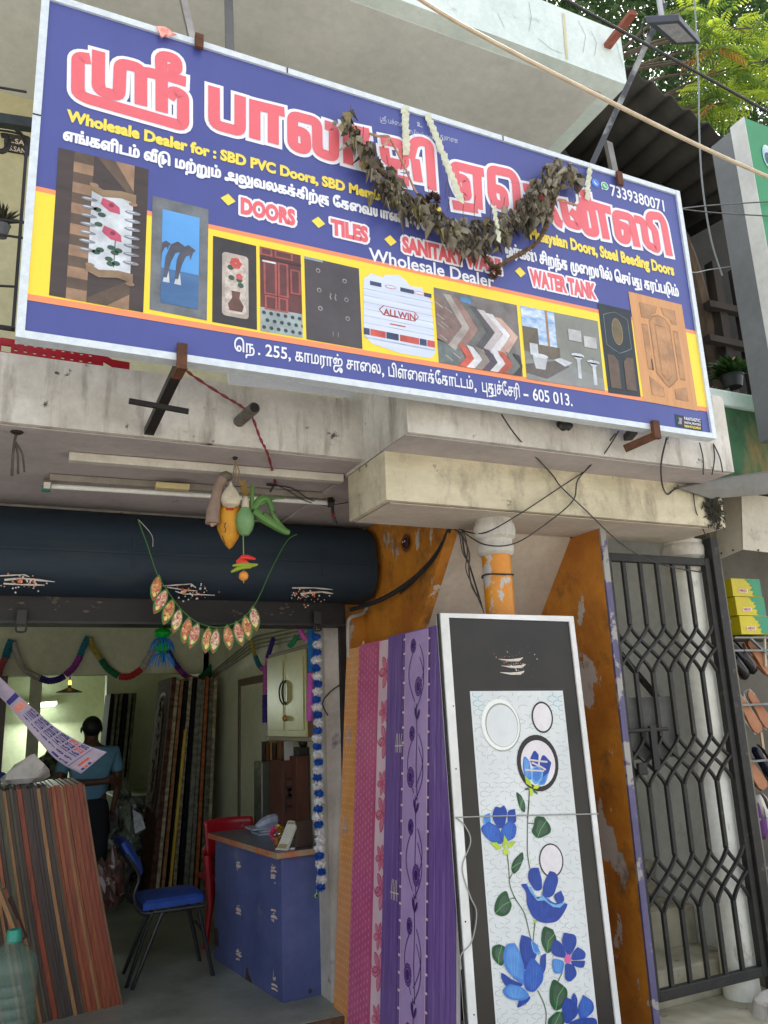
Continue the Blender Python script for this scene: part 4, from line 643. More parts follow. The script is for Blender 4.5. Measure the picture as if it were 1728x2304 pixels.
# 7 tile samples
b = MB(); f = pic(((975, 647), (1162, 687), (1176, 848), (987, 817))); rect(b, f, 0, 0, 1, 1, pm('tile_grey', (128, 122, 118)))
pol(b, f, [(0, .06), (.42, .55), (.2, .75), (0, .7)], pm('stone_brown', (134, 112, 104), (112, 92, 86), scale=25), 2)
pol(b, f, [(0, .68), (.24, .78), (.26, .95), (0, 1)], pm('stone_green', (94, 102, 100), (116, 124, 122), scale=30), 2)
for k in range(9):
    a, c = rnd.random() * .3, .1 + rnd.random() * .8; pol(b, f, [(a, c), (a + .08, c + .06), (a + .075, c + .075), (a - .004, c + .014)], pm('grout', (178, 166, 160)), 2.2)
cols = [(176, 166, 158), (158, 126, 116), (112, 114, 108), (94, 92, 94), (206, 196, 196), (228, 228, 230), (206, 172, 156)]
for k, c in enumerate(cols):
    s = .30 + k * .098; pol(b, f, [(s - .2, .06 + .03 * k), (s - .11, .06 + .03 * k), (s + .09, .46), (s - .1, .80), (s - .18, .74), (s, .46)], pm('tile%d' % k, c), 2.4 + k * .1)
cols = [(208, 98, 78), (230, 230, 232), (156, 144, 134), (96, 86, 98), (226, 226, 230), (196, 96, 76), (124, 126, 120), (64, 66, 66)]
for k, c in enumerate(cols):
    s = .26 + k * .093; pol(b, f, [(s - .02, .70), (s + .06, .72), (s + .16, .86), (s + .06, 1), (s - .04, 1), (s + .06, .87)], pm('tileb%d' % k, c), 3.3 + k * .1)
rect(b, f, .3, .05, .43, .13, pm('blue_card', (92, 150, 200)), 2.3); b.build('tile_picture', SIGN, fix=False)
# 8 bathroom
b = MB(); f = pic(((1170, 688), (1344, 723), (1360, 880), (1185, 853))); rect(b, f, 0, 0, 1, 1, pm('bath_wall', (136, 138, 130), (120, 122, 114), scale=6)); rect(b, f, 0, 0, .42, .5, pm('cloud_sky', (214, 224, 234), (120, 160, 206), scale=16, stretch=(1, 1, 2)), 2)
rect(b, f, .3, .0, .33, .5, k_wood, 2.4); rect(b, f, 0, .28, .19, .62, pm('bath_olive', (112, 102, 84)), 2.3); rect(b, f, .19, .5, .45, .68, pm('bath_olive', 0), 2.2)
pol(b, f, [(0, .74), (.45, .66), (.62, .74), (1, .84), (1, 1), (0, 1)], pm('bath_floor', (150, 152, 148), (128, 130, 128), scale=7), 2.4); pol(b, f, [(.0, .8), (.42, .68), (.56, .74), (.25, .96), (0, .92)], pm('bath_step', (104, 98, 92)), 2.5)
pol(b, f, [(.36, .68), (.44, .64), (.6, .68), (.5, .75)], k_pale, 2.8)
for s, t, k in ((.68, .56, 1), (.88, .62, 1)):
    ell(b, f, s, t, .085, .03, k_pale, 3); pol(b, f, [(s - .07, t + .01), (s + .07, t + .01), (s + .03, t + .06), (s - .03, t + .06)], k_pale, 3); rect(b, f, s - .02, t + .04, s + .025, t + .32, k_pale, 2.9); rect(b, f, s - .004, t - .07, s + .004, t - .01, k_steel, 3.2)
    rect(b, f, s - .1, t - .36, s + .07, t - .2, pm('mirror', (190, 190, 188), (150, 150, 150), scale=10), 3)
rect(b, f, .07, .5, .17, .66, k_pale, 2.8); ell(b, f, .2, .66, .09, .03, k_pale, 3); pol(b, f, [(.09, .66), (.28, .66), (.24, .84), (.12, .84)], pm('pan', (190, 194, 196)), 2.9); b.build('bathroom_picture', SIGN, fix=False)
# 9 dark green door
b = MB(); f = pic(((1344, 682), (1417, 699), (1441, 894), (1368, 884))); kg = pm('door_green', (38, 48, 52)); ko2 = pm('oak_inset', (104, 84, 66), (86, 70, 56), scale=20); rect(b, f, 0, 0, 1, 1, kg)
q = [(.12, .12), (.28, .09), (.5, .06), (.72, .09), (.88, .12), (.9, .46), (.72, .5), (.5, .54), (.28, .5), (.12, .46)]; pol(b, f, q, pm('line_grey', (124, 136, 138)), 2); pol(b, f, [(.5 + (s - .5) * .955, .3 + (t - .3) * .97) for s, t in q], kg, 2.3)
ell(b, f, .5, .29, .17, .155, pm('inset_line', (150, 130, 92)), 2.6); ell(b, f, .5, .29, .15, .145, pm('inset_gold', (112, 98, 66)), 2.8)
for s0, s1 in ((.1, .42), (.58, .9)): pol(b, f, [(s0, .57), (s0 + .2 if s0 < .5 else s0 + .12, .57), (s1, .63), (s1, .94), (s0, .94)] if s0 < .5 else [(s0, .63), (s0 + .12, .57), (s1, .57), (s1, .94), (s0, .94)], ko2, 2.6)
b.build('green_door_picture', SIGN, fix=False)
# 10 carved wooden door
b = MB(); f = pic(((1413, 656), (1533, 686), (1570, 925), (1448, 903))); ka, kb2, kc = pm('teak', (206, 152, 98), (196, 140, 88), scale=14, stretch=(3, 1, .3)), pm('teak_dark', (176, 124, 80)), pm('teak_mid', (196, 146, 98)); rect(b, f, 0, 0, 1, 1, ka)
def molded(q, l=2.0):
    cx, cy = sum(p[0] for p in q) / len(q), sum(p[1] for p in q) / len(q); pol(b, f, q, kb2, l); pol(b, f, [(cx + (s - cx) * .9, cy + (t - cy) * .95) for s, t in q], kc, l + .3)
molded([(.17, .08), (.5, .08), (.46, .15), (.38, .17), (.34, .22), (.17, .22)]); molded([(.56, .08), (.84, .08), (.84, .22), (.74, .22), (.7, .17), (.6, .15)])
molded([(.3, .24), (.38, .18), (.5, .16), (.62, .18), (.7, .24), (.7, .74), (.6, .8), (.5, .84), (.42, .8), (.3, .72)]); molded([(.4, .26), (.6, .26), (.6, .72), (.5, .78), (.4, .72)], 2.7)
molded([(.16, .28), (.27, .28), (.27, .7), (.16, .7)]); molded([(.74, .28), (.84, .28), (.84, .74), (.74, .74)]); molded([(.16, .76), (.4, .84), (.4, .93), (.16, .93)]); molded([(.6, .84), (.84, .8), (.84, .93), (.6, .93)])
rect(b, f, .24, .60, .26, .70, k_dark, 3.2); b.build('wooden_door_picture', SIGN, fix=False)

# ---- brackets and rods that hold the sign
def bracket(name, label, pts, w, extra=None, group='steel brackets carrying the sign'):
    b = MB()
    for a, c in zip(pts[:-1], pts[1:]): b.bar(a, c, w, w * .8, m_blk)
    o = b.build(name); tag(o, label, 'bracket', group); return o
t = thing('sign_bracket', 'black and rusty steel bracket under the left part of the sign with a cross bar', 'bracket', pY(340, 975, 3.36), 'steel brackets carrying the sign')
b = MB(); b.bar(pY(335, 972, 3.37), pY(410, 812, 2.80), .04, .03, m_blk); b.build('arm', t)
b = MB(); b.bar(pY(290, 902, 3.06), pY(424, 926, 3.06), .014, .02, m_blk); b.build('cross_bar', t)
b = MB(); p = pY(409, 800, 2.73); b.box(p.x - .018, p.x + .018, 2.72, 2.735, p.z - .04, p.z + .045, m_rust); b.box(p.x - .018, p.x + .018, 2.72, 2.82, p.z - .055, p.z - .041, m_rust); b.build('clamp', t)
t = thing('sign_bracket', 'rusty steel bracket under the right end of the sign', 'bracket', pY(1405, 1005, 2.89), 'steel brackets carrying the sign')
b = MB(); b.bar(pY(1405, 1010, 2.86), pY(1478, 978, 2.74), .034, .03, m_rust); b.bar(pY(1412, 985, 2.89), pY(1425, 970, 2.80), .04, .03, m_blk); b.build('arm', t)
b = MB(); p = pY(1474, 970, 2.73); b.box(p.x - .02, p.x + .02, 2.715, 2.735, p.z - .04, p.z + .05, m_rust); b.build('clamp', t)
t = thing('sign_tie', 'rusty clip and steel rod holding the top left of the sign to the upper canopy', 'tie rod', pY(448, 90, 2.74), 'rods tying the sign to the upper canopy')
b = MB(); p = pY(448, 92, 2.73); b.box(p.x - .017, p.x + .017, 2.722, 2.737, p.z - .035, p.z + .03, m_rust); b.build('clamp', t)
b = MB(); b.bar((p.x, 2.80, p.z), (p.x + .0, 3.4, 5.38), .03, .02, mat('grey_steel', (120, 118, 112), (96, 92, 86), scale=10, rough=.5)); b.build('rod', t)
b = MB(); q = pY(520, 95, 2.83); b.bar((q.x, 2.83, 4.15), (q.x + .1, 3.3, 5.38), .04, .03, m_blk); tag(b.build('sign_tie'), 'dark steel strut behind the top left of the sign beside the rusty clip', 'tie rod', 'rods tying the sign to the upper canopy')
t = thing('sign_tie', 'rusty clip and pale steel stub at the top right of the sign', 'tie rod', pY(1394, 402, 2.74), 'rods tying the sign to the upper canopy')
b = MB(); p = pY(1394, 402, 2.73); b.box(p.x - .017, p.x + .017, 2.722, 2.737, p.z - .04, p.z + .04, m_rust); b.build('clamp', t)
b = MB(); b.bar(pY(1384, 400, 2.80), pY(1368, 322, 2.85), .04, .025, MATS['grey_steel']); b.build('rod', t)
# torn orange paper scrap on the frame top
b = MB(); q = [pY(x, y, 2.728) for x, y in ((352, 58), (372, 60), (392, 74), (397, 78), (385, 77), (378, 84), (372, 77), (366, 84), (360, 78), (364, 86))]
b.prism(q, (0, .004, 0), mat('orange_scrap', (232, 120, 100), (240, 190, 180), scale=40, rough=.8)); tag(b.build('paper_scrap'), 'torn orange scrap of paper stuck on the top of the sign frame', 'paper')
# ================================================================ GARLAND AND STREAMERS ON THE SIGN
m_dl = [mat('dried_leaf%d' % k, c, c2, scale=30, rough=.75) for k, (c, c2) in enumerate((((140, 132, 114), (108, 102, 86)), ((166, 158, 138), (130, 124, 106)), ((112, 104, 88), (84, 78, 66)), ((152, 142, 94), (122, 112, 74))))]
m_drope = mat('dried_marigold_rope', (104, 82, 54), (66, 46, 34), scale=40, rough=.9)
gar = thing('leaf_garland', 'drooping garland of dried grey green mango leaves and marigold rope across the sign', 'garland', pY(1100, 610, 2.66))
b = MB()
bunch = [(779, 246, 62), (800, 288, 50), (826, 318, 62), (842, 352, 60), (868, 368, 66), (884, 402, 70), (908, 424, 66), (938, 432, 72), (962, 452, 60), (990, 474, 56), (1016, 488, 70), (1040, 490, 76), (1066, 486, 90), (1092, 486, 92), (1122, 480, 74), (1142, 462, 60), (1170, 444, 92), (1190, 420, 96), (1212, 396, 84), (1234, 366, 88), (1252, 352, 84), (1276, 366, 50), (1290, 384, 40), (1222, 446, 60), (1060, 530, 48), (860, 402, 50)]
for i, (x, y, hgt) in enumerate(bunch):
    m0 = rnd.choice(m_dl[:3]); dpt = .03 + .03 * rnd.random()
    for k in range(int(12 + hgt * .27)):
        u = rnd.random(); px, py = x + rnd.gauss(0, 3.5 + 9 * u), y + u * hgt * .75
        base = pY(px, py, SY - dpt - abs(rnd.gauss(0, .02)) * (.4 + u)); dr = Vector((rnd.gauss(0, .3), rnd.gauss(-.12, .25), -1)); nr = Vector((rnd.gauss(0, 1), -.8, rnd.gauss(0, .4)))
        b.leaf(base, dr, nr, .035 + rnd.random() * .05, .008 + rnd.random() * .015, m0 if rnd.random() < .6 else rnd.choice(m_dl), fold=.35 + rnd.random() * .5, bend=rnd.gauss(.12, .3))
b.build('leaves', gar, fix=False)
b = MB()
rope = catmull([pY(x, y, SY - .05) for x, y in ((800, 300), (835, 365), (880, 405), (935, 455), (985, 480), (1040, 525), (1085, 570), (1112, 600), (1150, 582), (1205, 548), (1232, 500), (1248, 440), (1258, 372))], 8)
b.tube(rope, [.009 + .004 * rnd.random() for _ in rope], m_drope, 6)
for i, p in enumerate(rope):
    if i > len(rope) * .5 or i % 2:
        for k in range(5):
            d = Vector((rnd.gauss(0, 1), rnd.gauss(0, 1), rnd.gauss(0, 1))); b.leaf(p, d, Vector((0, -1, .2)), .022, .008, m_drope)
b.tube(catmull([pY(878, 312, SY - .03), pY(895, 345, SY - .05), pY(915, 385, SY - .05), pY(935, 430, SY - .05), pY(960, 460, SY - .05)], 5), .005, mat('pale_twine', (190, 150, 120), (150, 110, 84), scale=30), 5)
b.tube(catmull([pY(830, 300, SY - .03), pY(850, 306, SY - .04), pY(876, 308, SY - .04), pY(862, 330, SY - .05)], 4), .006, MATS['pale_twine'], 5)
b.tube(catmull([pY(1255, 450, SY - .05), pY(1275, 455, SY - .05), pY(1298, 462, SY - .04)], 4), .006, MATS['pale_twine'], 5)
b.build('rope', gar)
b = MB()
for x, y, l in ((905, 330, 1), (912, 360, 1), (965, 420, 1), (1010, 425, 1), (1045, 445, 1), (1070, 440, 1), (1105, 450, 1), (1135, 445, 1), (870, 350, .8), (1235, 380, .6), (790, 238, .8), (818, 285, .8), (1005, 410, .7)):
    p = pY(x, y, SY - .035); q = pY(x - 3, y + 52 * l, SY - .045); b.tube([p, (p + q) / 2 + Vector((rnd.gauss(0, .006), 0, 0)), q], .0016, m_drope, 4)
b.build('twigs', gar)
b = MB(); c = pY(1113, 612, SY - .05)
for k in range(120):
    d = Vector((rnd.gauss(0, 1), rnd.gauss(0, 1), rnd.gauss(0, 1))).normalized(); b.leaf(c + d * .012, d, Vector((0, -1, .3)), .026, .010, m_drope)
b.build('flower_tuft', gar, fix=False); b = MB(); c2 = pY(972, 452, SY - .05)
for k in range(120):
    d = Vector((rnd.gauss(0, 1), rnd.gauss(0, .6), rnd.gauss(0, .8))).normalized(); b.leaf(c2 + d * .015, d, Vector((0, -1, .3)), .03, .014, mat('maroon_tuft', (84, 58, 50), (60, 40, 36), scale=40))
b.build('flower_tuft', gar, fix=False)
m_str = mat('cream_paper', (222, 226, 206), (196, 202, 180), scale=40, rough=.85)
for (x0, y0, x1, y1, n, w, lab) in ((911, 242, 914, 346, 15, .034, 'straight cream crepe streamer hanging from the sign top'), (961, 258, 1037, 452, 26, .036, 'long slanting cream crepe streamer over the sign title'), (1326, 376, 1321, 446, 10, .028, 'short cream crepe streamer beside the phone number'), (1086, 492, 1097, 565, 10, .02, 'short white crumpled paper strip among the dry leaves')):
    b = MB(); A_, B_ = pY(x0, y0, SY - .016), pY(x1, y1, SY - .05 if n > 20 else SY - .018)
    if n == 10 and x0 < 1100: A_.y = B_.y = SY - .11
    dv = (B_ - A_) / n; rt = Vector((1, 0, 0)) * w / 2
    for k in range(n):
        p = A_ + dv * k; q = A_ + dv * (k + 1.25); s = 1 if k % 2 else -1; o1, o2 = Vector((0, -.008, 0)), Vector((0, .004, 0)); j = Vector((rnd.gauss(0, .002), 0, 0)); sk = Vector((0, 0, .006 * s))
        b.add([p - rt + o1 + j + sk, p + rt + o1 + j - sk, q + rt * .95 + o2 + j - sk, q - rt * .95 + o2 + j + sk, p - rt + o1 + j + sk + Vector((0, .002, 0)), p + rt + o1 + j - sk + Vector((0, .002, 0))], [(0, 1, 2, 3)], m_str)
    tag(b.build('paper_streamer', fix=False), lab, 'streamer', 'crepe paper streamers on the sign')

# ================================================================ CABLES IN THE AIR
def cable(name, label, pts, r, m, cat='cable', group=None, n=6, sub=6):
    b = MB(); b.tube(catmull(pts, sub), r, m, n); return tag(b.build(name, smooth=True), label, cat, group)
m_bc = mat('black_cable', (30, 31, 34), (44, 44, 46), scale=20, rough=.5); m_hose = mat('beige_hose', (196, 182, 156), (176, 160, 134), scale=14, rough=.5)
cable('hose_line', 'beige overhead service hose sagging across the top right of the sign', [pY(x, y, 2.2) for x, y in ((880, -45), (960, 8), (1050, 62), (1200, 142), (1390, 238), (1560, 322), (1728, 398), (1840, 440))], .0095, m_hose, group='overhead lines')
cable('power_cable', 'thick black overhead cable passing below the floodlight', [pY(x, y, 2.45) for x, y in ((1180, -60), (1275, 0), (1385, 62), (1567, 162), (1728, 252), (1830, 312))], .0085, m_bc, group='overhead lines')
cable('hanging_wire', 'grey wire hanging down in front of the dark shed', [pY(x, y, 3.3) for x, y in ((1560, -60), (1563, 0), (1571, 158), (1574, 316), (1582, 430), (1600, 540), (1625, 620))], .006, mat('grey_wire', (120, 126, 126), None, rough=.5), group='overhead lines')
cable('thin_wire', 'thin black wire from the sign edge rising to the green sign box', [pY(1530, 470, 2.85), pY(1600, 462, 2.9), pY(1728, 454, 2.98), pY(1850, 448, 3.0)], .004, m_bc, group='overhead lines')
cable('thin_wire', 'thin black wire from the sign edge falling to the green sign box', [pY(1530, 470, 2.85), pY(1600, 478, 2.9), pY(1728, 486, 2.98), pY(1850, 492, 3.0)], .004, m_bc, group='overhead lines')
cable('thin_wire', 'loose pale wire behind the right edge of the sign', [pY(1548, 580, 2.9), pY(1556, 612, 2.92), pY(1600, 606, 3.2), pY(1655, 598, 3.3)], .003, MATS['grey_wire'], group='overhead lines')
cable('porch_cable', 'black cable hanging diagonally over the porch beam to the gate', [pY(1128, 932, 2.86), pY(1165, 985, 2.88), pY(1240, 1065, 3.12), pY(1262, 1095, 3.12), pY(1320, 1150, 3.13), pY(1400, 1225, 3.2), pY(1480, 1268, 3.25), pY(1580, 1288, 3.3)], .0035, m_bc, group='loose cables on the porch')
cable('porch_cable', 'black cable looping from the sign to the orange column', [pY(1392, 970, 2.87), pY(1360, 1020, 2.9), pY(1330, 1050, 3.12), pY(1255, 1100, 3.12), pY(1160, 1162, 3.14), pY(1085, 1200, 3.3), pY(1030, 1190, 3.57)], .0035, m_bc, group='loose cables on the porch')
cable('porch_cable', 'black cable sagging low below the porch beam', [pY(1385, 975, 2.87), pY(1335, 1040, 3.0), pY(1300, 1080, 3.12), pY(1290, 1125, 3.12), pY(1240, 1170, 3.14), pY(1160, 1222, 3.2), pY(1090, 1225, 3.24), pY(1040, 1195, 3.55)], .0035, m_bc, group='loose cables on the porch')
cable('porch_cable', 'black wire loop under the right end of the sign', [pY(1500, 985, 2.86), pY(1488, 1040, 2.88), pY(1490, 1090, 2.9), pY(1502, 1112, 3.12), pY(1520, 1100, 3.13), pY(1560, 1092, 3.13), pY(1620, 1085, 3.2)], .0045, m_bc, group='loose cables on the porch')
for x0, y0, x1, y1, lab in ((1574, 996, 1582, 1068, 'short wire on the white slab end, left of two'), (1605, 998, 1602, 1068, 'short wire on the white slab end, right of the pair'), (1606, 1000, 1626, 1062, 'short black rod leaning on the white slab end')):
    cable('slab_wire', lab, [pY(x0, y0, 2.885), pY((x0 + x1) / 2 + 4, (y0 + y1) / 2, 2.885), pY(x1, y1, 2.885)], .0035, m_bc, group='loose cables on the porch')
cable('gate_wire', 'thin black wire dropping from the beam end to the gate post', [pY(1560, 1105, 3.14), pY(1566, 1150, 3.14), pY(1590, 1210, 3.2)], .003, m_bc, group='loose cables on the porch')
b = MB(); b.tube(catmull([pY(1012, 1188, 3.58), pY(990, 1235, 3.7), pY(950, 1285, 3.9), pY(900, 1325, 4.1), pY(850, 1352, 4.3), pY(790, 1372, 4.6)], 6), .014, m_bc, 6); b.tube(catmull([pY(1008, 1190, 3.58), pY(985, 1245, 3.7), pY(940, 1300, 3.9), pY(900, 1335, 4.1)], 6), .006, m_bc, 5)
tag(b.build('cable_bundle', smooth=True), 'thick black cable bundle drooping along the peeling orange wall', 'cable')
b = MB()
for k in range(4): b.tube(catmull([pY(1022, 1190, 3.56)] + [pY(1040 + i * 7 + rnd.gauss(0, 4), 1205 + i * 38, 3.56) for i in range(4 - k % 2)] + [pY(1080 + k * 3, 1350 + 10 * k, 3.5)], 5), .005 if k < 2 else .003, m_bc if k else mat('dusty_cord', (92, 80, 66), None), 5)
tag(b.build('cord_tangle', smooth=True), 'tangle of dusty cords hanging beside the orange column', 'cord')
b = MB(); b.tube(catmull([pY(x, y, 4.0) for x, y in ((1072, 1225), (1078, 1290), (1090, 1300))], 4), .004, m_bc, 5); p = Vector((2.225, 3.34, 0))
ring = [p + Vector((.079 * math.cos(k * .42), .079 * math.sin(k * .42), 2.2 + .004 * math.sin(k))) for k in range(16)]; b = MB(); b.tube(ring, .004, m_bc, 5)
tag(b.build('binding_wire'), 'black wire tied round the orange column', 'wire')

# ================================================================ FLOODLIGHT
t = thing('floodlight', 'grey LED floodlight on a slanted pole above the sign', 'lamp', pZ(1515, 75, 5.15))
b = MB(); zl = 5.14; q = [pZ(x, y, zl) for x, y in ((1453, 51), (1529, 46), (1577, 99), (1519, 102))]; b.prism(q, (0, -.0, .045), mat('lamp_housing', (64, 68, 78), (54, 58, 66), scale=8, rough=.5)); b.build('housing', t, bevel=.004)
b = MB(); q = [pZ(x, y, zl - .003) for x, y in ((1478, 57), (1525, 53), (1563, 93), (1523, 96))]; b.prism(q, (0, 0, .002), mat('lamp_glass', (150, 152, 154), (130, 132, 136), scale=30, rough=.25)); b.build('lens', t)
pt = pY(1494, 12, 2.62); b = MB(); b.bar(pY(1330, 374, 2.83), pt, .034, .03, mat('painted_pole', (66, 68, 72), (150, 152, 150), scale=5, lo=.5, hi=.62, rough=.5)); b.build('pole', t)
b = MB(); q = pZ(1490, 45, zl + .05); b.bar(q, q + Vector((0, 0, .2)), .03, .012, mat('lamp_bracket', (170, 172, 176), None, rough=.4)); b.bar(q + Vector((0, 0, .2)), pt, .02, .012, MATS['lamp_bracket']); b.build('bracket', t)
b = MB(); b.tube(catmull([q + Vector((-.02, 0, 0)), pZ(1448, 50, zl + .02), pY(1446, 70, 2.7), pY(1452, 85, 2.68)], 5), .005, m_bc, 5); b.build('cord', t)
# red oxide bracket on the upper canopy
b = MB(); b.bar(pY(1366, 105, 3.19), pY(1425, 28, 2.9), .05, .03, mat('red_oxide', (150, 84, 66), (126, 68, 54), scale=14, rough=.8)); tag(b.build('bracket_arm'), 'red oxide iron arm sticking out of the mint fascia', 'bracket')

# ================================================================ LEFT END OF THE BALCONY
b = MB(); b.bar(pY(-60, 262, 4.2), pY(75, 282, 4.2), .05, .06, mat('dark_tarpaulin_roll', (34, 44, 50), (50, 58, 62), scale=14, rough=.5)); tag(b.build('rolled_blind'), 'dark rolled blind under the balcony ceiling at the far left', 'blind')
b = MB(); b.tube(catmull([pY(x, y, 4.3) for x, y in ((-20, 285), (20, 282), (45, 300), (60, 330), (58, 352))], 5), .012, m_bc, 6); b.tube(catmull([pY(x, y, 4.3) for x, y in ((-10, 292), (30, 298), (66, 310))], 5), .006, m_bc, 6); b.tube(catmull([pY(x, y, 4.3) for x, y in ((-10, 338), (8, 340), (20, 325), (14, 306), (2, 305))], 5), .014, m_bc, 6)
tag(b.build('cable_coil', smooth=True), 'coiled black cables on the balcony wall beside the name board', 'cable')
t = thing('name_board', 'small dark name board with white letters on the balcony wall', 'name board', pY(36, 340, 4.735)); q = [pY(x, y, 4.735) for x, y in ((9, 298), (70, 310), (70, 348), (9, 338))]
b = MB(); b.prism(q, (0, .012, 0), mat('board_dark', (50, 44, 38), None)); b.build('board', t); b = MB()
for s, y in (('L.SAI', 319), ('S.SAN', 337)):
    a, c = pY(20, y, 4.73), pY(58, y + 5, 4.73); put_text(b, s, lambda u, v: Vector((u, 4.731, v)), mat('board_white', (206, 196, 176), None), a.x, c.x, a.z, .035, .02)
b.build('lettering', t, fix=False)
t = thing('balcony_grille', 'black iron grille rods at the left end of the balcony', 'railing', pY(30, 735, 3.5)); b = MB()
b.bar(pY(60, 330, 3.5), pY(29, 740, 3.5), .014, .014, m_blk); b.build('upright', t)
for y0, y1 in ((193, 207), (492, 502), (524, 537), (646, 645), (733, 741)):
    b = MB(); b.bar(pY(-60, y0 - 6, 3.51), pY(60 if y0 < 600 else 34, y1, 3.51), .013 if y0 > 700 else .008, .018 if y0 > 700 else .008, m_blk); b.build('rail', t)
t = thing('potted_plant', 'small dry plant in a grey pot on the balcony', 'plant', pY(5, 520, 4.3)); b = MB(); p = pY(3, 525, 4.3); b.lathe([(.03, -.02), (.042, .05), (.045, .05)], (p.x, p.y, p.z), mat('grey_pot', (90, 90, 92), None), 14); b.build('pot', t, smooth=True)
b = MB()
for k in range(60):
    d = Vector((rnd.gauss(0, .7), rnd.gauss(0, .5), .6 + rnd.random())); b.leaf(p + Vector((0, 0, .05)) + d * .02, d, Vector((0, -1, .4)), .06 + rnd.random() * .06, .012, mat('dry_plant', (84, 78, 58), (60, 62, 44), scale=20))
b.build('leaves', t, fix=False)
# red plastic chair lying behind the kerb
m_red = mat('red_plastic', (172, 28, 40), (160, 24, 36), scale=3, rough=.35)
t = thing('plastic_chair', 'red plastic chair pushed against the balcony kerb, only its perforated back showing', 'chair', pY(140, 800, 3.6), 'red plastic chairs')
b = MB(); A0, A1 = pY(-40, 757, 3.6), pY(292, 812, 3.6); wv = A1 - A0
f = lambda s, h: Vector((A0.x + wv.x * s, 3.6 + .03 * h, A0.z + wv.z * s + h + (.012 if .12 < s < .82 else -.006)))
for i in range(16):
    for j in range(3):
        s0, s1, h0, h1 = i / 16, (i + 1) / 16, -.1 + j * .033, -.1 + (j + 1) * .033
        a, b1, c, d = f(s0, h0), f(s1, h0), f(s1, h1), f(s0, h1)
        if 3 <= i <= 11: k = .32; ct = (a + b1 + c + d) / 4; ia = [ct + (x - ct) * k for x in (a, b1, c, d)]; b.add([a, b1, c, d] + ia, [(0, 1, 5, 4), (1, 2, 6, 5), (2, 3, 7, 6), (3, 0, 4, 7)], m_red)
        elif not (i in (2, 13) and j == 1): b.quad(a, b1, c, d, m_red)
o = b.build('backrest', t, weld=True); sm = o.modifiers.new('thick', 'SOLIDIFY'); sm.thickness = .012
b = MB(); b.box(A0.x + .05, A1.x - .05, 3.66, 4.05, 3.06, 3.08, m_red); b.build('seat', t)
b = MB(); q = [pY(x, y, 3.34) for x, y in ((512, 835), (826, 872), (786, 893), (515, 863))]; b.prism(q, (0, .01, 0), mat('white_board', (222, 224, 224), None, rough=.5)); tag(b.build('flex_sheet'), 'white sheet lying on the canopy behind the bottom of the sign', 'sheet')

# ================================================================ RIGHT: NEIGHBOUR'S SHED, SIGN BOX, TREES
N = thing('neighbour_shed', 'dark open shed with corrugated roof, green parapet and tin awning beyond the sign', 'shed', (5.2, 5, -.15))
m_cor = mat('asbestos_sheet', (64, 62, 58), (46, 44, 42), scale=2, rough=.95, stretch=(1, 1, 1)); m_dk = mat('dark_timber', (52, 44, 36), (34, 30, 26), scale=5, rough=.9, stretch=(1, 1, .3)); m_dkw = mat('shed_dark_grey', (44, 42, 38), (28, 27, 26), scale=2, rough=.95)  # back wall and floor of the shed share one dark tone
b = MB(); A0, A1 = pY(1452, 176, 4.6), pY(1660, 330, 4.6); Cb = pY(1290, 350, 6.3) - A0; n = 96; vs = []
for j in range(2):
    for i in range(n + 1):
        t_ = i / n; p = A0 + (A1 - A0) * (t_ * 1.9 - .35) + Cb * j; vs.append(p + Vector((0, 0, .035 * math.sin(t_ * 1.9 / .2 * 6.2832 + .6))))
b.add(vs, [(i, i + 1, n + 1 + i + 1, n + 1 + i) for i in range(n)], m_cor); o = b.build('corrugated_roof', N, fix=False, smooth=True); sm = o.modifiers.new('thick', 'SOLIDIFY'); sm.thickness = .012
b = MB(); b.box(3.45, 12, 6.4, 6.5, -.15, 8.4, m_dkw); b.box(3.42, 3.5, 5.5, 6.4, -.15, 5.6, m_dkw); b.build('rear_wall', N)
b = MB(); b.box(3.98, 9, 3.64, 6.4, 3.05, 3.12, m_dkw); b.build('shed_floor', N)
for x, y0, y1 in ((1596, 560, 880), (1668, 690, 830)):
    b = MB(); p, q = pY(x, y0, 6.0), pY(x + 10, y1, 6.0); b.bar((p.x, 6.0, 3.12), (p.x, 6.0, 6.6), .12, .12, m_dk); b.build('post', N)
for y in (694, 770):
    b = MB(); b.bar(pY(1590, y - 8, 5.93), pY(1720, y + 20, 5.93), .1, .08, m_dk); b.build('rail', N)
b = MB(); q = [pY(x, y, 4.6) for x, y in ((1615, 826), (1658, 800), (1660, 814), (1616, 838))]; b.prism(q, (0, .04, 0), mat('tan_plank', (150, 112, 76), (120, 86, 58), scale=10)); b.build('plank', N)
m_gw = mat('mossy_green_wall', (66, 112, 78), (52, 92, 64), scale=3, rough=.8, spot=(146, 120, 76), sscale=2.2, slo=.52, shi=.64, sstretch=(1.5, 1, .5), spot2=(60, 62, 44), s2scale=5, s2lo=.58, s2hi=.72)
b = MB(); b.box(4.0, 7.5, 3.5, 3.62, 2.92, 3.42, m_gw); b.build('parapet', N); b = MB(); b.box(3.98, 7.5, 3.47, 3.64, 3.422, 3.53, m_mint); b.build('coping', N, bevel=.01)
b = MB()
for k in range(500):
    x = 3.98 + rnd.random() * 1.6; b.leaf((x, 3.5 + rnd.random() * .1, 3.52), (rnd.gauss(0, .6), rnd.gauss(-.3, .5), rnd.random() * .8), (0, -1, .5), .05, .03, mat('dry_creeper', (96, 92, 64), (64, 70, 40), scale=20))
b.build('creeper', N, fix=False)
m_tin = mat('grey_tin', (112, 110, 104), (94, 92, 86), scale=3, rough=.55, spot=(90, 84, 74), sscale=5, slo=.6, shi=.7)
b = MB(); q = [pY(1530, 1098, 3.1), pY(1600, 1083, 3.1), pY(1800, 1052, 3.1), pY(1800, 1105, 3.13), pY(1600, 1122, 3.13)]
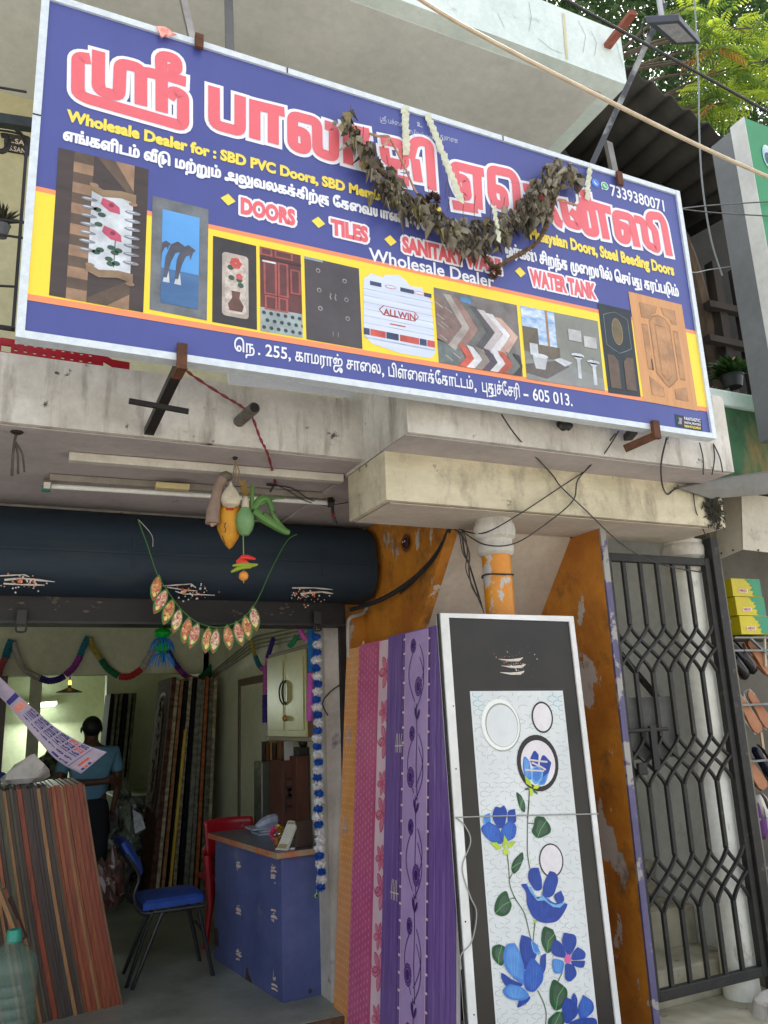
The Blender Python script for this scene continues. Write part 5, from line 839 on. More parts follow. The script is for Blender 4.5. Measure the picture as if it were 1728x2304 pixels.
b.prism(q, (0, .012, 0), m_tin); b.prism([q[0] + Vector((0, .013, .0)), q[1] + Vector((0, .013, .0)), q[2] + Vector((0, .013, 0)), (q[2].x, 4.6, q[2].z + .25), (q[0].x, 4.6, q[0].z + .25)], (0, 0, .01), m_tin); b.build('tin_awning', N)
m_fp = mat('dusty_white_board', (202, 194, 176), (182, 174, 156), scale=3, rough=.7, spot=(120, 108, 90), sscale=3, slo=.62, shi=.74)
b = MB(); P0, P1, P2 = (1612, 1112, 1262), (1668, 1108, 1236), (1790, 1128, 1250)
c = [pY(P0[0], P0[1], 3.5), pY(P0[0], P0[2], 3.5)], [pY(P1[0], P1[1], 3.3), pY(P1[0] + 4, P1[2], 3.3)], [pY(P2[0], P2[1], 3.3), pY(P2[0], P2[2], 3.3)]
for a, d in zip(c[:-1], c[1:]): b.prism([a[0], d[0], d[1], a[1]], (0, .01, 0), m_fp)
b.build('fascia_board', N)
b = MB()
for x, y in ((1622, 1245), (1648, 1238), (1705, 1238)): b.ball(pY(x, y, 3.3 if x > 1668 else 3.5 - .2 * (x - 1612) / 56) + Vector((0, -.004, 0)), .006, m_grime, 8, 5)
b.build('screws', N)
b = MB(); b.box(3.98, 8.5, 4.5, 4.6, -.15, 3.0, mat('shoe_shop_wall', (96, 90, 78), (78, 72, 62), scale=3)); b.box(3.9, 3.97, 3.5, 4.6, -.15, 2.9, mat('shoe_shop_side', (122, 116, 98), (96, 92, 78), scale=3)); b.build('shop_wall', N)
b = MB()
m_cob = mat('cobweb_grime', (74, 70, 58), (54, 51, 43), scale=40, rough=1)
for k in range(420):
    c = pY(1602, 1128, 3.138) + Vector((rnd.gauss(0, .028), -.004 * rnd.random(), rnd.gauss(-.02, .06))); d = Vector((rnd.gauss(0, .6), rnd.gauss(0, .15), rnd.gauss(-.4, 1)))
    b.leaf(c, d, (rnd.gauss(0, .3), -1, 0), .02 + rnd.random() * .03, .012, m_cob)
b.build('cobweb', N, fix=False)

t = thing('sign_box', 'tall green sign box with white and grey side at the right edge', 'sign board', (4.4, 3.1, 3.1))
b = MB(); b.box(4.2, 5.4, 3.0, 3.1, 3.1, 5.27, mat('green_flex', (36, 140, 84), (30, 128, 76), scale=1, rough=.4)); b.build('panel', t)
b = MB(); b.box(4.196, 4.2, 2.996, 3.11, 3.1, 5.274, mat('white_sheet', (214, 216, 212), (192, 194, 190), scale=2, rough=.5)); b.build('white_side', t)
b = MB(); b.box(4.2, 4.3, 3.112, 3.28, 3.1, 5.25, mat('grey_sheet', (112, 116, 118), (98, 102, 104), scale=2, rough=.55)); b.build('grey_side', t)
b = MB(); c = pY(1728, 352, 2.996); b.poly([c + Vector((.05 * math.cos(k * .35), 0, .09 * math.sin(k * .35))) for k in range(18)], mat('emblem_pale', (150, 190, 206), (220, 226, 226), scale=14)); b.poly([c + Vector((.035 * math.cos(k * .35), -.002, -.02 + .05 * math.sin(k * .35))) for k in range(18)], mat('emblem_dark', (50, 66, 84), (90, 110, 120), scale=30)); b.build('emblem', t, fix=False)

# trees
def leafmat(n, a, c): return mat(n, a, c, scale=3, rough=.5, spec=.3)
m_lf = [leafmat('leaf_dark', (40, 66, 34), (28, 50, 26)), leafmat('leaf_mid', (58, 88, 42), (46, 74, 36)), leafmat('leaf_soft', (84, 110, 74), (64, 90, 54))]
m_bark = mat('bark', (96, 80, 64), (66, 54, 44), scale=6, rough=.95, bump=.5, stretch=(1, 1, .3))
for m in m_lf: m.node_tree.nodes['Principled BSDF'].inputs['Transmission Weight'].default_value = 0
def translucent(m, col, f=.45):
    nt = m.node_tree; out = [n for n in nt.nodes if n.type == 'OUTPUT_MATERIAL'][0]; pb = nt.nodes['Principled BSDF']
    tr = nt.nodes.new('ShaderNodeBsdfTranslucent'); tr.inputs[0].default_value = lin(col); mx = nt.nodes.new('ShaderNodeMixShader'); mx.inputs[0].default_value = f
    nt.links.new(pb.outputs[0], mx.inputs[1]); nt.links.new(tr.outputs[0], mx.inputs[2]); nt.links.new(mx.outputs[0], out.inputs[0])
for m in m_lf: translucent(m, (80, 116, 46), .22)
T = thing('shade_tree', 'tall dark leafy tree standing behind the shed', 'tree', (7.2, 10.5, -.15))
b = MB(); b.tube(catmull([(7.2, 10.5, -.15), (7.1, 10.4, 2.5), (7.3, 10.2, 5), (7.0, 9.8, 7.5), (6.6, 9.5, 10)], 5), [.32 - .012 * i for i in range(21)], m_bark, 10)
for d in ((-2.2, -.6, 2), (2.4, -1, 2.4), (-1, -1.6, 3), (1.6, .4, 3.6), (-3.2, -1, 3.4)):
    p = Vector((7.2, 10.1, 5.6 + rnd.random() * 1.4)); b.tube(catmull([p, p + Vector(d) * .4 + Vector((0, 0, .3)), p + Vector(d)], 5), [.12 - .009 * i for i in range(11)], m_bark, 7)
b.build('trunk', T, smooth=True)
b = MB()
for k in range(720):
    x = 1120 + rnd.random() * 760; y = -260 + rnd.random() * 640; Yd = 7.6 + rnd.random() * 3.6; c = pY(x, y, Yd); mm = rnd.choice((0, 0, 1, 1, 2))
    if c.z < 4.6: continue
    for j in range(62):
        d = Vector((rnd.gauss(0, 1), rnd.gauss(0, 1), rnd.gauss(0, .8))); p = c + d * .26
        b.leaf(p, Vector((rnd.gauss(0, 1), rnd.gauss(0, 1), rnd.gauss(-.4, .7))), Vector((rnd.gauss(0, .5), rnd.gauss(0, .5), 1)), .10 + rnd.random() * .09, .05 + rnd.random() * .03, m_lf[mm] if rnd.random() < .75 else rnd.choice(m_lf))
b.build('crown', T, fix=False)
m_nm = [leafmat('neem_bright', (146, 166, 38), (116, 144, 34)), leafmat('neem_green', (84, 116, 38), (66, 96, 34)), mat('neem_old', (176, 120, 44), (150, 96, 36), scale=8)]
translucent(m_nm[0], (190, 206, 70), .36); translucent(m_nm[1], (130, 160, 60), .3)
T = thing('neem_tree', 'sunlit yellow green neem branches with feathery leaves above the green sign box', 'tree', (7.9, 6.4, -.15))
limb = [(7.9, 6.4, -.15), (7.8, 6.3, 3), (7.4, 6.2, 5.4), (7.0, 6.0, 6.6), (6.3, 5.8, 7.6), (5.8, 5.6, 8.6)]
b = MB(); b.tube(catmull(limb, 5), [.16 - .005 * i for i in range(26)], m_bark, 8)
tips = []
for (x, y) in ((1555, 12), (1580, 35), (1600, 20), (1545, 20), (1610, 60), (1592, 85), (1625, 75), (1640, 98), (1665, 90), (1690, 72), (1612, 108), (1655, 120), (1684, 110), (1702, 100), (1722, 120), (1628, 150), (1650, 165), (1600, 160), (1616, 172), (1672, 150), (1690, 165), (1715, 150), (1725, 180), (1590, 195), (1612, 205), (1640, 195), (1668, 190), (1695, 200), (1580, 222), (1604, 232), (1640, 230), (1670, 225), (1700, 215), (1620, 250), (1728, 20), (1710, 40), (1735, 60), (1585, 262), (1600, 240), (1560, 235), (1570, 60), (1640, 20), (1750, 130), (1770, 200), (1650, 60), (1572, 228)):
    tips.append(pY(x, y, 5.0 + rnd.random() * .9))
lp = catmull(limb, 5)[8:]
for i, tp in enumerate(tips):
    if i % 3 == 0:
        s = min(lp, key=lambda q: (q - tp).length); b.tube(catmull([s, (s + tp) / 2 + Vector((0, 0, .12)), tp], 4), [.022 - .002 * k for k in range(9)], m_bark, 5)
b.build('trunk', T, smooth=True)
b = MB()
for tp in tips:
    for f_ in range(4):
        a = rnd.random() * 6.28; d = Vector((math.cos(a), math.sin(a) * .7, rnd.gauss(-.1, .35))).normalized(); L_ = .28 + rnd.random() * .14; mm = m_nm[0] if rnd.random() < .5 else m_nm[1]
        if rnd.random() < .03: mm = m_nm[2]
        q = [tp + d * L_ * t_ + Vector((0, 0, -.16 * t_ * t_ * L_ * 2)) for t_ in (0, .33, .66, 1)]; b.tube(q, .002, m_nm[1], 4)
        sdv = d.cross(Vector((0, 0, 1))).normalized()
        for k in range(9):
            t_ = .12 + .86 * k / 8; p = tp + d * L_ * t_ + Vector((0, 0, -.16 * t_ * t_ * L_ * 2))
            for s in (-1, 1): b.leaf(p, d * .55 + sdv * s + Vector((0, 0, -.45)), Vector((0, 0, 1)), .085 + rnd.random() * .03, .026, mm, bend=.15)
b.build('crown', T, fix=False)
for x, y, Yd, lab in ((1650, 838, 4.3, 'broad leaved plant in a black pot on the parapet of the shed'),):
    t = thing('potted_plant', lab, 'plant', pY(x, 868, Yd)); p = pY(x, 872, Yd); b = MB(); b.lathe([(.07, 0), (.09, .09), (.098, .09), (.098, .10)], p, mat('black_pot', (44, 46, 48), None, rough=.5), 18); b.build('pot', t, smooth=True); b = MB()
    for k in range(170):
        d = Vector((rnd.gauss(0, .8), rnd.gauss(0, .6), .4 + rnd.random())); b.leaf(p + Vector((0, 0, .09)) + d * .06, d, Vector((rnd.gauss(0, .5), -.6, .8)), .08 + rnd.random() * .05, .055, m_lf[rnd.choice((0, 0, 1))], bend=.3)
    b.build('leaves', t, fix=False)
t = thing('garden_bush', 'bright green bush glimpsed behind the shed', 'plant', pY(1705, 850, 7.6)); b = MB(); c = pY(1715, 838, 7.7)
for k in range(160):
    d = Vector((rnd.gauss(0, 1), rnd.gauss(0, .4), rnd.gauss(0, 1))); b.leaf(c + d * .12, d, Vector((rnd.gauss(0, .6), -1, .5)), .2, .1, m_nm[0])
b.build('crown', t, fix=False); b = MB(); b.tube([(c.x, c.y, 3.12), (c.x + .02, c.y, c.z)], .02, m_bark, 6); b.build('trunk', t)
# ================================================================ UNDER THE CANOPY
m_cas = mat('cream_casing', (206, 200, 186), (186, 180, 166), scale=12, rough=.45); m_tube = mat('unlit_tube', (222, 222, 214), None, rough=.25)
b = MB(); b.bar(pZ(155, 1029, 2.722), pZ(770, 1078, 2.722), .05, .04, m_cas); tag(b.build('light_batten', bevel=.004), 'bare cream light batten under the canopy, front one of the two', 'light', 'unlit tube lights under the canopy')
t = thing('tube_light', 'unlit tube light with green end holder under the canopy, rear one of the two', 'light', pZ(420, 1110, 2.74), 'unlit tube lights under the canopy')
b = MB(); b.bar(pZ(112, 1075, 2.725), pZ(752, 1118, 2.725), .035, .03, mat('dusty_casing', (150, 142, 130), (128, 120, 108), scale=12)); b.build('casing', t)
b = MB(); b.tube([pZ(116, 1094, 2.69), pZ(742, 1132, 2.69)], .013, m_tube, 12); b.build('tube', t, smooth=True)
b = MB(); b.bar(pZ(106, 1084, 2.73), pZ(106, 1092, 2.68), .03, .03, m_cas); b.build('end_holder', t); b = MB(); p = pZ(104, 1098, 2.68); b.box(p.x - .02, p.x + .02, p.y - .014, p.y + .014, p.z - .016, p.z + .012, mat('green_plastic', (60, 120, 104), None, rough=.4)); b.build('end_cap', t)
b = MB(); b.bar(pZ(350, 1093, 2.70), pZ(425, 1098, 2.70), .05, .03, mat('yellowed_plastic', (206, 190, 140), None, rough=.4)); b.build('ballast', t, bevel=.004)
b = MB(); b.bar(pZ(742, 1118, 2.73), pZ(744, 1136, 2.66), .03, .03, m_grime); b.build('end_holder', t)
b = MB()
for k in range(3): b.tube(catmull([pZ(38, 972, 2.745), pZ(34, 990, 2.70), pY(30 + 10 * k, 1020, 3.46), pY(27 + 14 * k, 1070 - 4 * k, 3.46)], 4), .006 - .001 * k, mat('frayed_cord', (84, 74, 62), (60, 54, 46), scale=30), 5)
b.ball(pZ(38, 972, 2.742), .022, m_grime, 8, 5, sc=(1.2, 1, .5)); tag(b.build('cord_stub'), 'frayed cords hanging from a hole in the soffit at the left', 'cord')
rp = [pY(418, 826, 2.9), pY(430, 842, 3.0), pY(500, 888, 3.2), pY(545, 915, 3.34), pY(566, 935, 3.34), pY(585, 985, 3.34), pY(602, 1020, 3.35), pY(616, 1070, 3.7), pY(620, 1088, 3.85)]
rc = catmull(rp, 10); b = MB()
for s in (0, 3.1416): b.tube([p + Vector((.004 * math.cos(i * .8 + s), 0, .004 * math.sin(i * .8 + s))) for i, p in enumerate(rc)], .0035, mat('red_wire', (130, 36, 40), None, rough=.5), 5)
tag(b.build('twisted_wire', smooth=True), 'red twisted wire running from the sign to the tube light', 'wire')
b = MB(); b.tube(catmull([pY(620, 1090, 3.85), pY(650, 1105, 3.9), pY(690, 1128, 3.95), pY(742, 1140, 4.0)], 5), .003, m_bc, 5); b.tube(catmull([pY(618, 1092, 3.85), pY(660, 1100, 3.9), pY(700, 1125, 3.95), pY(750, 1135, 4.0), pY(812, 1124, 4.0)], 5), .003, m_bc, 5)
b.bar(pY(600, 1090, 3.85), pY(622, 1092, 3.85), .012, .012, m_bc); b.bar(pY(608, 1106, 3.85), pY(616, 1092, 3.85), .01, .01, m_bc); b.tube(catmull([pY(750, 1120, 4.0), pY(748, 1150, 4.0), pY(756, 1180, 4.0)], 4), .01, m_bc, 5); b.ball(pY(750, 1160, 3.99), .012, MATS['red_wire'], 8, 5)
tag(b.build('junction_wires', smooth=True), 'black wire joint hanging below the tube light', 'wire')
b = MB(); b.tube([pY(536, 950, 3.38), pY(572, 918, 3.16)], .026, mat('mossy_pipe', (110, 104, 92), (70, 66, 60), scale=18, rough=.8), 14); b.tube([pY(571.5, 918.5, 3.164), pY(573, 917, 3.155)], .020, m_blk, 12); tag(b.build('drain_spout', smooth=True), 'short mossy drain pipe sticking out of the white canopy edge', 'pipe')
b = MB(); p = pY(1275, 956, 2.85); b.tube([p + Vector((0, .05, .02)), p, p + Vector((.02, 0, -.01))], .02, m_blk, 10); b.ball(p + Vector((-.02, 0, -.01)), .022, m_grime, 10, 6); tag(b.build('drain_spout', smooth=True), 'dark round pipe end under the middle of the sign above the beam', 'pipe')

# evil eye bundle
HY = pZ(530, 1030, 2.742).y; Q = lambda x, y, d=0: pY(x, y, HY + d); K = (Q(541, 1150) - Q(540, 1150)).length
T = thing('charm_bundle', 'hanging charm of yellow painted gourd, cloth tied coconut and green aloe', 'charm', Q(530, 1032))
m_gourd = mat('yellow_gourd', (206, 148, 24), (184, 122, 22), scale=12, rough=.55, bump=.35, bscale=60, spot=(120, 70, 24), sscale=14, slo=.66, shi=.7)
b = MB(); b.lathe([(.3 * K, 62 * K), (12 * K, 58 * K), (24 * K, 40 * K), (29 * K, 10 * K), (27 * K, -12 * K), (18 * K, -34 * K), (7 * K, -52 * K), (1 * K, -57 * K)], Q(517, 1178, .03), m_gourd, 20); o = b.build('gourd', T, smooth=True)
b = MB(); c0 = Q(517, 1178, .03)
for a in range(-40, 41, 8):
    for z in range(8, 50, 6):
        r_ = (24 + (40 - z) * .15 if z > 10 else 29) * K * 1.01; aa = rad(a - 100)
        if z > 20 + abs(a + 5) * .35 and rnd.random() < .9: b.ball(c0 + Vector((math.cos(aa) * r_, math.sin(aa) * r_, z * K)), 3.4 * K, m_redp, 6, 4)
for pts in ([(508, 1176), (504, 1184), (508, 1190), (506, 1198)], [(500, 1205), (504, 1218), (507, 1224)]): b.tube([Q(x, y, -.035) for x, y in pts], 1.2 * K, mat('dark_mark', (90, 50, 24), None), 5)
b.build('paint_marks', T)
m_cloth = mat('translucent_white_cloth', (206, 196, 172), (178, 166, 142), scale=20, rough=.7)
b = MB(); b.lathe([(1 * K, 40 * K), (5 * K, 30 * K), (12 * K, 22 * K), (20 * K, 8 * K), (22 * K, -3 * K), (18 * K, -14 * K), (8 * K, -20 * K), (1 * K, -21 * K)], Q(519, 1123, -.02), m_cloth, 22); b.build('coconut', T, smooth=True)
b = MB(); b.tube(catmull([Q(514, 1066), Q(496, 1085), Q(487, 1120), Q(480, 1148), Q(478, 1178)], 5), [9 * K + k * .35 * K for k in range(21)], mat('dusty_pink_cloth', (150, 128, 112), (128, 108, 94), scale=14, rough=.95), 10); b.tube([Q(480, 1160), Q(480, 1176), Q(476, 1184)], [13 * K, 9 * K, 3 * K], mat('faded_pink', (176, 140, 124), None, rough=.9), 8); b.ball(Q(508, 1072), 14 * K, mat('dark_husk', (72, 64, 54), (104, 96, 82), scale=30, rough=.95), 10, 7, sc=(1.1, 1, .8)); b.build('cloth_roll', T, smooth=True)
m_al = mat('aloe_green', (110, 148, 96), (86, 124, 70), scale=8, rough=.5); m_al2 = mat('aloe_dark', (64, 104, 44), (84, 126, 56), scale=10, rough=.5, spot=(30, 40, 24), sscale=26, slo=.64, shi=.66)
b = MB(); b.lathe([(1 * K, 32 * K), (10 * K, 29 * K), (19 * K, 12 * K), (21 * K, -4 * K), (17 * K, -20 * K), (9 * K, -32 * K), (6 * K, -33 * K)], Q(551, 1172, -.03), m_al, 18); b.lathe([(1 * K, 20 * K), (7 * K, 10 * K), (9 * K, -8 * K), (9 * K, -14 * K)], Q(552, 1135, -.03), m_cloth, 12); b.build('aloe_stem', T, smooth=True)
b = MB()
for pts, r0 in (([(566, 1150), (567, 1120), (568, 1095), (567, 1088)], 5), ([(568, 1148), (584, 1126), (600, 1122), (610, 1140), (618, 1165), (640, 1190)], 9), ([(570, 1150), (592, 1165), (615, 1180), (640, 1195), (651, 1198)], 12), ([(572, 1142), (595, 1130), (615, 1122), (640, 1121)], 4)):
    q = catmull([Q(x, y, -.02) for x, y in pts], 5); b.tube(q, [r0 * K * (1 - .75 * abs(i / (len(q) - 1) - .25) ** 1.2) for i in range(len(q))], m_al2, 8)
b.build('aloe_leaf', T, smooth=True)
b = MB()
for x in (526, 531, 538): b.tube([Q(529, 1032), Q(x, 1060), Q(x - 2, 1085)], 1.4 * K, mat('coir', (132, 112, 84), None, rough=.95), 5)
for k in range(14): b.tube([Q(548 + rnd.gauss(0, 4), 1080), Q(552 + rnd.gauss(0, 5), 1105), Q(553 + rnd.gauss(0, 6), 1122)], .9 * K, mat('straw', (150, 122, 60), None), 4)
b.ball(Q(529, 1030), 6 * K, m_grime, 8, 5); b.build('string', T)
T = thing('lemon_chilli_charm', 'string of red and green chillies above a small lemon', 'charm', Q(548, 1310))
b = MB(); b.tube([Q(547, 1200, -.03), Q(548, 1250, -.03), Q(548, 1312, -.03)], 1.2 * K, mat('green_string', (120, 140, 60), None), 5); b.build('string', T)
b = MB(); b.ball(Q(548, 1296, -.03), 10.5 * K, mat('lemon_skin', (222, 150, 60), (206, 130, 46), scale=20, rough=.45, bump=.2), 14, 10); b.build('lemon', T, smooth=True)
for pts, c in (([(532, 1264), (548, 1254), (562, 1255), (575, 1258)], 0), ([(532, 1266), (545, 1262), (560, 1268)], 0), ([(540, 1258), (552, 1250)], 0), ([(523, 1273), (545, 1270), (566, 1272), (580, 1270)], 1), ([(520, 1287), (545, 1276), (565, 1277)], 1)):
    b = MB(); q = catmull([Q(x, y, -.04) for x, y in pts], 4); b.tube(q, [(1 + 4.2 * math.sin(3.14 * (i + .5) / len(q))) * K for i in range(len(q))], (mat('red_chilli', (206, 40, 26), None, rough=.35), mat('green_chilli', (132, 150, 30), None, rough=.4))[c], 8); b.build('red_chilli' if c == 0 else 'green_chilli', T, smooth=True)

# leaf shaped festoon across the shutter
FY = 4.33; Fp = lambda x, y, d=0: pY(x, y, FY + d)
T = thing('festoon', 'green string festoon with twelve leaf shaped printed pendants below the shutter box', 'festoon', Fp(450, 1420))
b = MB(); b.tube(catmull([Fp(x, y) for x, y in ((310, 1168), (330, 1222), (354, 1292), (374, 1325), (405, 1368), (440, 1398), (475, 1410), (505, 1410), (545, 1392), (578, 1352), (610, 1282), (645, 1218), (668, 1202))], 6), .0028, mat('green_cord', (70, 120, 50), None), 5); b.tube(catmull([Fp(310, 1168), Fp(322, 1180), Fp(342, 1205), Fp(344, 1230)], 5), .0018, m_cas, 4); b.build('string', T)
m_pg = mat('pendant_green', (64, 120, 40), (84, 140, 50), scale=60, rough=.5); pp = [mat('pendant_print%d' % k, a, c, scale=60, lo=.42, hi=.55, rough=.45, spot=d, sscale=70, slo=.56, shi=.6) for k, (a, c, d) in enumerate((((224, 150, 96), (196, 70, 50), (236, 214, 180)), ((226, 170, 140), (190, 90, 80), (240, 226, 210)), ((232, 196, 110), (206, 130, 90), (120, 50, 40)), ((216, 130, 96), (240, 220, 190), (150, 40, 36))))]
m_fl = mat('pendant_flame', (246, 226, 130), None, rough=.4); m_pr = mat('pendant_tip', (180, 74, 50), None, rough=.4)
for i, (x0, y0, x1, y1) in enumerate(((175, 140, 85, 510), (285, 330, 100, 690), (370, 470, 230, 840), (465, 600, 370, 960), (590, 720, 510, 1110), (715, 795, 595, 1165), (860, 855, 810, 1235), (970, 880, 915, 1240), (1110, 825, 1150, 1190), (1235, 775, 1325, 1135), (1355, 690, 1420, 1055), (1465, 570, 1520, 930))):
    P0, P1 = (330 + x0 * .1627, 1270 + y0 * .1628), (330 + x1 * .1627, 1270 + y1 * .1628); d = -.004 * (i % 2) - .002; dx, dy = P1[0] - P0[0], P1[1] - P0[1]; L_ = math.hypot(dx, dy); nx, ny = -dy / L_, dx / L_
    def lf(t0, t1, w, off, m, b, n=9):
        up = []; dn = []
        for k in range(n + 1):
            u = k / n; t_ = t0 + (t1 - t0) * u; h = w * math.sin(math.pi * u) ** .75
            up.append(Fp(P0[0] + dx * t_ + nx * h, P0[1] + dy * t_ + ny * h, off)); dn.append(Fp(P0[0] + dx * t_ - nx * h, P0[1] + dy * t_ - ny * h, off))
        b.poly(up + dn[-2:0:-1], m)
    b = MB(); lf(0, 1, L_ * .205, d, m_pg, b); o = b.build('pendant', T, fix=False); sm = o.modifiers.new('thick', 'SOLIDIFY'); sm.thickness = .0012
    b = MB(); lf(.08, .86, L_ * .165, d - .0016, pp[i % 4], b); lf(.66, .84, L_ * .055, d - .0024, m_fl, b); lf(.82, .95, L_ * .06, d - .0022, m_pr, b); lf(.15, .45, L_ * .07, d - .0022, pp[(i + 2) % 4], b); b.build('print', o, fix=False)

# translucent green and blue ornament hanging in the doorway
OY = 4.74; O_ = lambda x, y, d=0: pY(x, y, OY + d); k_ = (O_(366, 1450) - O_(365, 1450)).length
T = thing('plastic_ornament', 'hanging ornament of green plastic lotus cups with blue plastic fringes', 'ornament', O_(365, 1505))
m_gp = mat('clear_green_plastic', (20, 170, 60), (16, 140, 50), scale=20, rough=.15, coat=.6); m_bp = mat('clear_blue_plastic', (50, 130, 190), (40, 110, 170), scale=20, rough=.2)
translucent(m_gp, (40, 220, 90), .45); translucent(m_bp, (80, 170, 230), .45)
for y in (1424, 1456):
    b = MB(); sc_ = 1 if y < 1440 else .9
    for j in range(10):
        a = j * .6283; c = O_(365, y); dv = Vector((math.cos(a), math.sin(a), 0))
        q = [c + dv * r_ * k_ * sc_ + Vector((0, 0, h * k_)) for r_, h in ((3, -13), (14, -9), (20, 0), (13, 9), (3, 12))]; s = dv.cross(Vector((0, 0, 1))) * 6 * k_; b.add([p + s * e for p, e in zip(q, (.3, .9, 1, .9, .3))] + [p - s * e for p, e in zip(q, (.3, .9, 1, .9, .3))], [(m_, m_ + 1, m_ + 6, m_ + 5) for m_ in range(4)], m_gp)
    b.build('lotus_cup', T, fix=False, smooth=True)
b = MB(); b.tube([O_(365, 1400), O_(365, 1490)], 4 * k_, mat('dark_green_plastic', (10, 80, 40), None, rough=.3), 10); b.build('stem', T, smooth=True)
for y in (1436, 1470):
    b = MB()
    for j in range(22):
        a = j * 6.2832 / 22; dv = Vector((math.cos(a), math.sin(a), 0)); c = O_(365, y); b.tube([c + dv * 5 * k_, c + dv * 16 * k_ + Vector((0, 0, -2 * k_)), c + dv * 24 * k_ + Vector((0, 0, -14 * k_)), c + dv * 29 * k_ + Vector((0, 0, -30 * k_))], [1.3 * k_] * 3 + [.6 * k_], m_bp, 4)
    b.build('fringe', T)
# demon mask charm on the orange wall
b = MB(); c = pX(914, 1222, 2.085)
b.ball(c, .034, mat('dark_red_mask', (60, 24, 26), (36, 20, 20), scale=30, rough=.6), 12, 8, sc=(.5, 1, 1))
for k in range(24):
    a = k * .2618; b.leaf(c + Vector((-.005, .03 * math.cos(a), .03 * math.sin(a))), (0, math.cos(a), math.sin(a)), (-1, 0, 0), .03, .012, mat('mask_fringe', (110, 44, 40), (60, 30, 30), scale=40))
for s in (-1, 1): b.ball(c + Vector((-.016, .012 * s, .008)), .005, m_white, 6, 4)
tag(b.build('wall_mask', fix=False), 'small dark red mask charm with spiky fringe on the orange stair wall', 'mask')

# ================================================================ DOOR PANELS LEANING OUTSIDE
def lean(Yl, wd, dx, name, label, mface, medge):
    T = thing(name, label, 'door panel', (1.76 + dx, Yl - wd / 2, -.15), 'printed plastic door panels leaning outside')
    X_ = lambda z: 1.77 + dx + (z + .0) * .072
    f = lambda a, h, l=0: Vector((X_(h) - .0018 * l, Yl - a, h))
    b = MB(); z0, z1 = -.14, 1.955
    b.add([f(0, z0), f(wd, z0), f(wd, z1), f(0, z1)] + [p + Vector((.026, 0, .002)) for p in (f(0, z0), f(wd, z0), f(wd, z1), f(0, z1))], [(0, 1, 2, 3), (7, 6, 5, 4), (0, 4, 5, 1), (1, 5, 6, 2), (2, 6, 7, 3), (3, 7, 4, 0)], mface); b.build('sheet', T)
    b = MB(); b.add([f(wd + .002, z0, -2), f(wd + .002, z1, -2), f(wd + .002, z1, -12), f(wd + .002, z0, -12)], [(0, 1, 2, 3)], medge); b.build('edge', T, fix=False)
    return T, f
gl = dict(rough=.2, spec=.5, fine=.04, coat=.5)
m_po, m_pp, m_pv = mat('pvc_orange', (232, 162, 88), (222, 148, 76), scale=10, **gl), mat('pvc_pink', (210, 100, 146), (194, 84, 132), scale=12, **gl), mat('pvc_purple', (126, 98, 162), (108, 82, 144), scale=10, stretch=(6, 6, .15), **gl)
m_poL, m_poM, m_ppL, m_ppw, m_pvL, m_pvD, m_pvm = mat('pvc_orange_pale', (244, 194, 130), None, **gl), mat('pvc_orange_sand', (232, 186, 116), None, **gl), mat('pvc_pink_pale', (226, 130, 168), None, **gl), mat('pvc_blush', (236, 208, 216), (228, 190, 204), scale=5, **gl), mat('pvc_lilac', (184, 158, 204), (170, 142, 192), scale=6, **gl), mat('pvc_violet_dark', (70, 44, 104), None, **gl), mat('pvc_violet_mid', (126, 92, 162), None, **gl)
m_ppf, m_pph, m_ppc, m_bge = mat('pvc_petal', (230, 140, 162), (218, 116, 146), scale=14, **gl), mat('pvc_petal_rim', (196, 84, 120), None, **gl), mat('pvc_curl', (150, 70, 90), None, **gl), mat('pvc_edge', (224, 220, 212), None, **gl)
def frect(b, f, a0, a1, h0, h1, m, l=1): b.quad(f(a0, h0, l), f(a1, h0, l), f(a1, h1, l), f(a0, h1, l), m)
def fpol(b, f, pts, m, l=1): b.poly([f(a, h, l) for a, h in pts], m)
def fpetal(b, f, a, h, ang, L_, w, m, l): fpol(b, f, [(a + math.cos(ang) * L_ * t_ - math.sin(ang) * w * s, h + math.sin(ang) * L_ * t_ + math.cos(ang) * w * s) for t_, s in ((0, 0), (.3, .7), (.6, 1), (.85, .6), (1, 0), (.85, -.6), (.6, -1), (.3, -.7))], m, l)
def fline(b, f, pts, w, m, l):
    L, R_ = ribbon(pts, w)
    for i in range(len(L) - 1): b.quad(f(L[i].x, L[i].y, l), f(R_[i].x, R_[i].y, l), f(R_[i + 1].x, R_[i + 1].y, l), f(L[i + 1].x, L[i + 1].y, l), m)
def ftape(b, f, a, h):
    for k in range(4): fline(b, f, [(a + .02 * k + rnd.gauss(0, .004), h - .05), (a + .018 * k, h), (a + .02 * k + rnd.gauss(0, .006), h + .04)], .006, mat('tape_residue', (206, 190, 186), None), 3 + .1 * k)
    fline(b, f, [(a - .01, h - .02), (a + .08, h - .015)], .006, MATS['tape_residue'], 3.6)
T, f = lean(4.66, .71, .04, 'door_panel', 'orange printed door panel, farthest left of the leaning panels', m_po, m_bge)
b = MB()
for i in range(5):
    for j in range(52):
        a, h = .025 + i * .038 + (j % 2) * .019, -.1 + j * .04
        if h > 1.92: continue
        for s in (-1, 1): fpetal(b, f, a, h, 1.57 + s * .5, .017, .0045, m_poL, 1 + .1 * (s > 0))
frect(b, f, .21, .215, -.13, 1.95, m_poM, 1)
for k in range(8): frect(b, f, .225, .29, -.1 + k * .27, .03 + k * .27, m_poM, 1); fpetal(b, f, .25, .05 + k * .27, 1.3, .05, .016, m_poL, 1.5)
ftape(b, f, .07, 1.45); ftape(b, f, .06, .95); b.build('print', T, fix=False)
T, f = lean(4.37, .71, .0, 'door_panel', 'pink printed door panel with pink flowers, between the orange and purple panels', m_pp, m_bge)
b = MB()
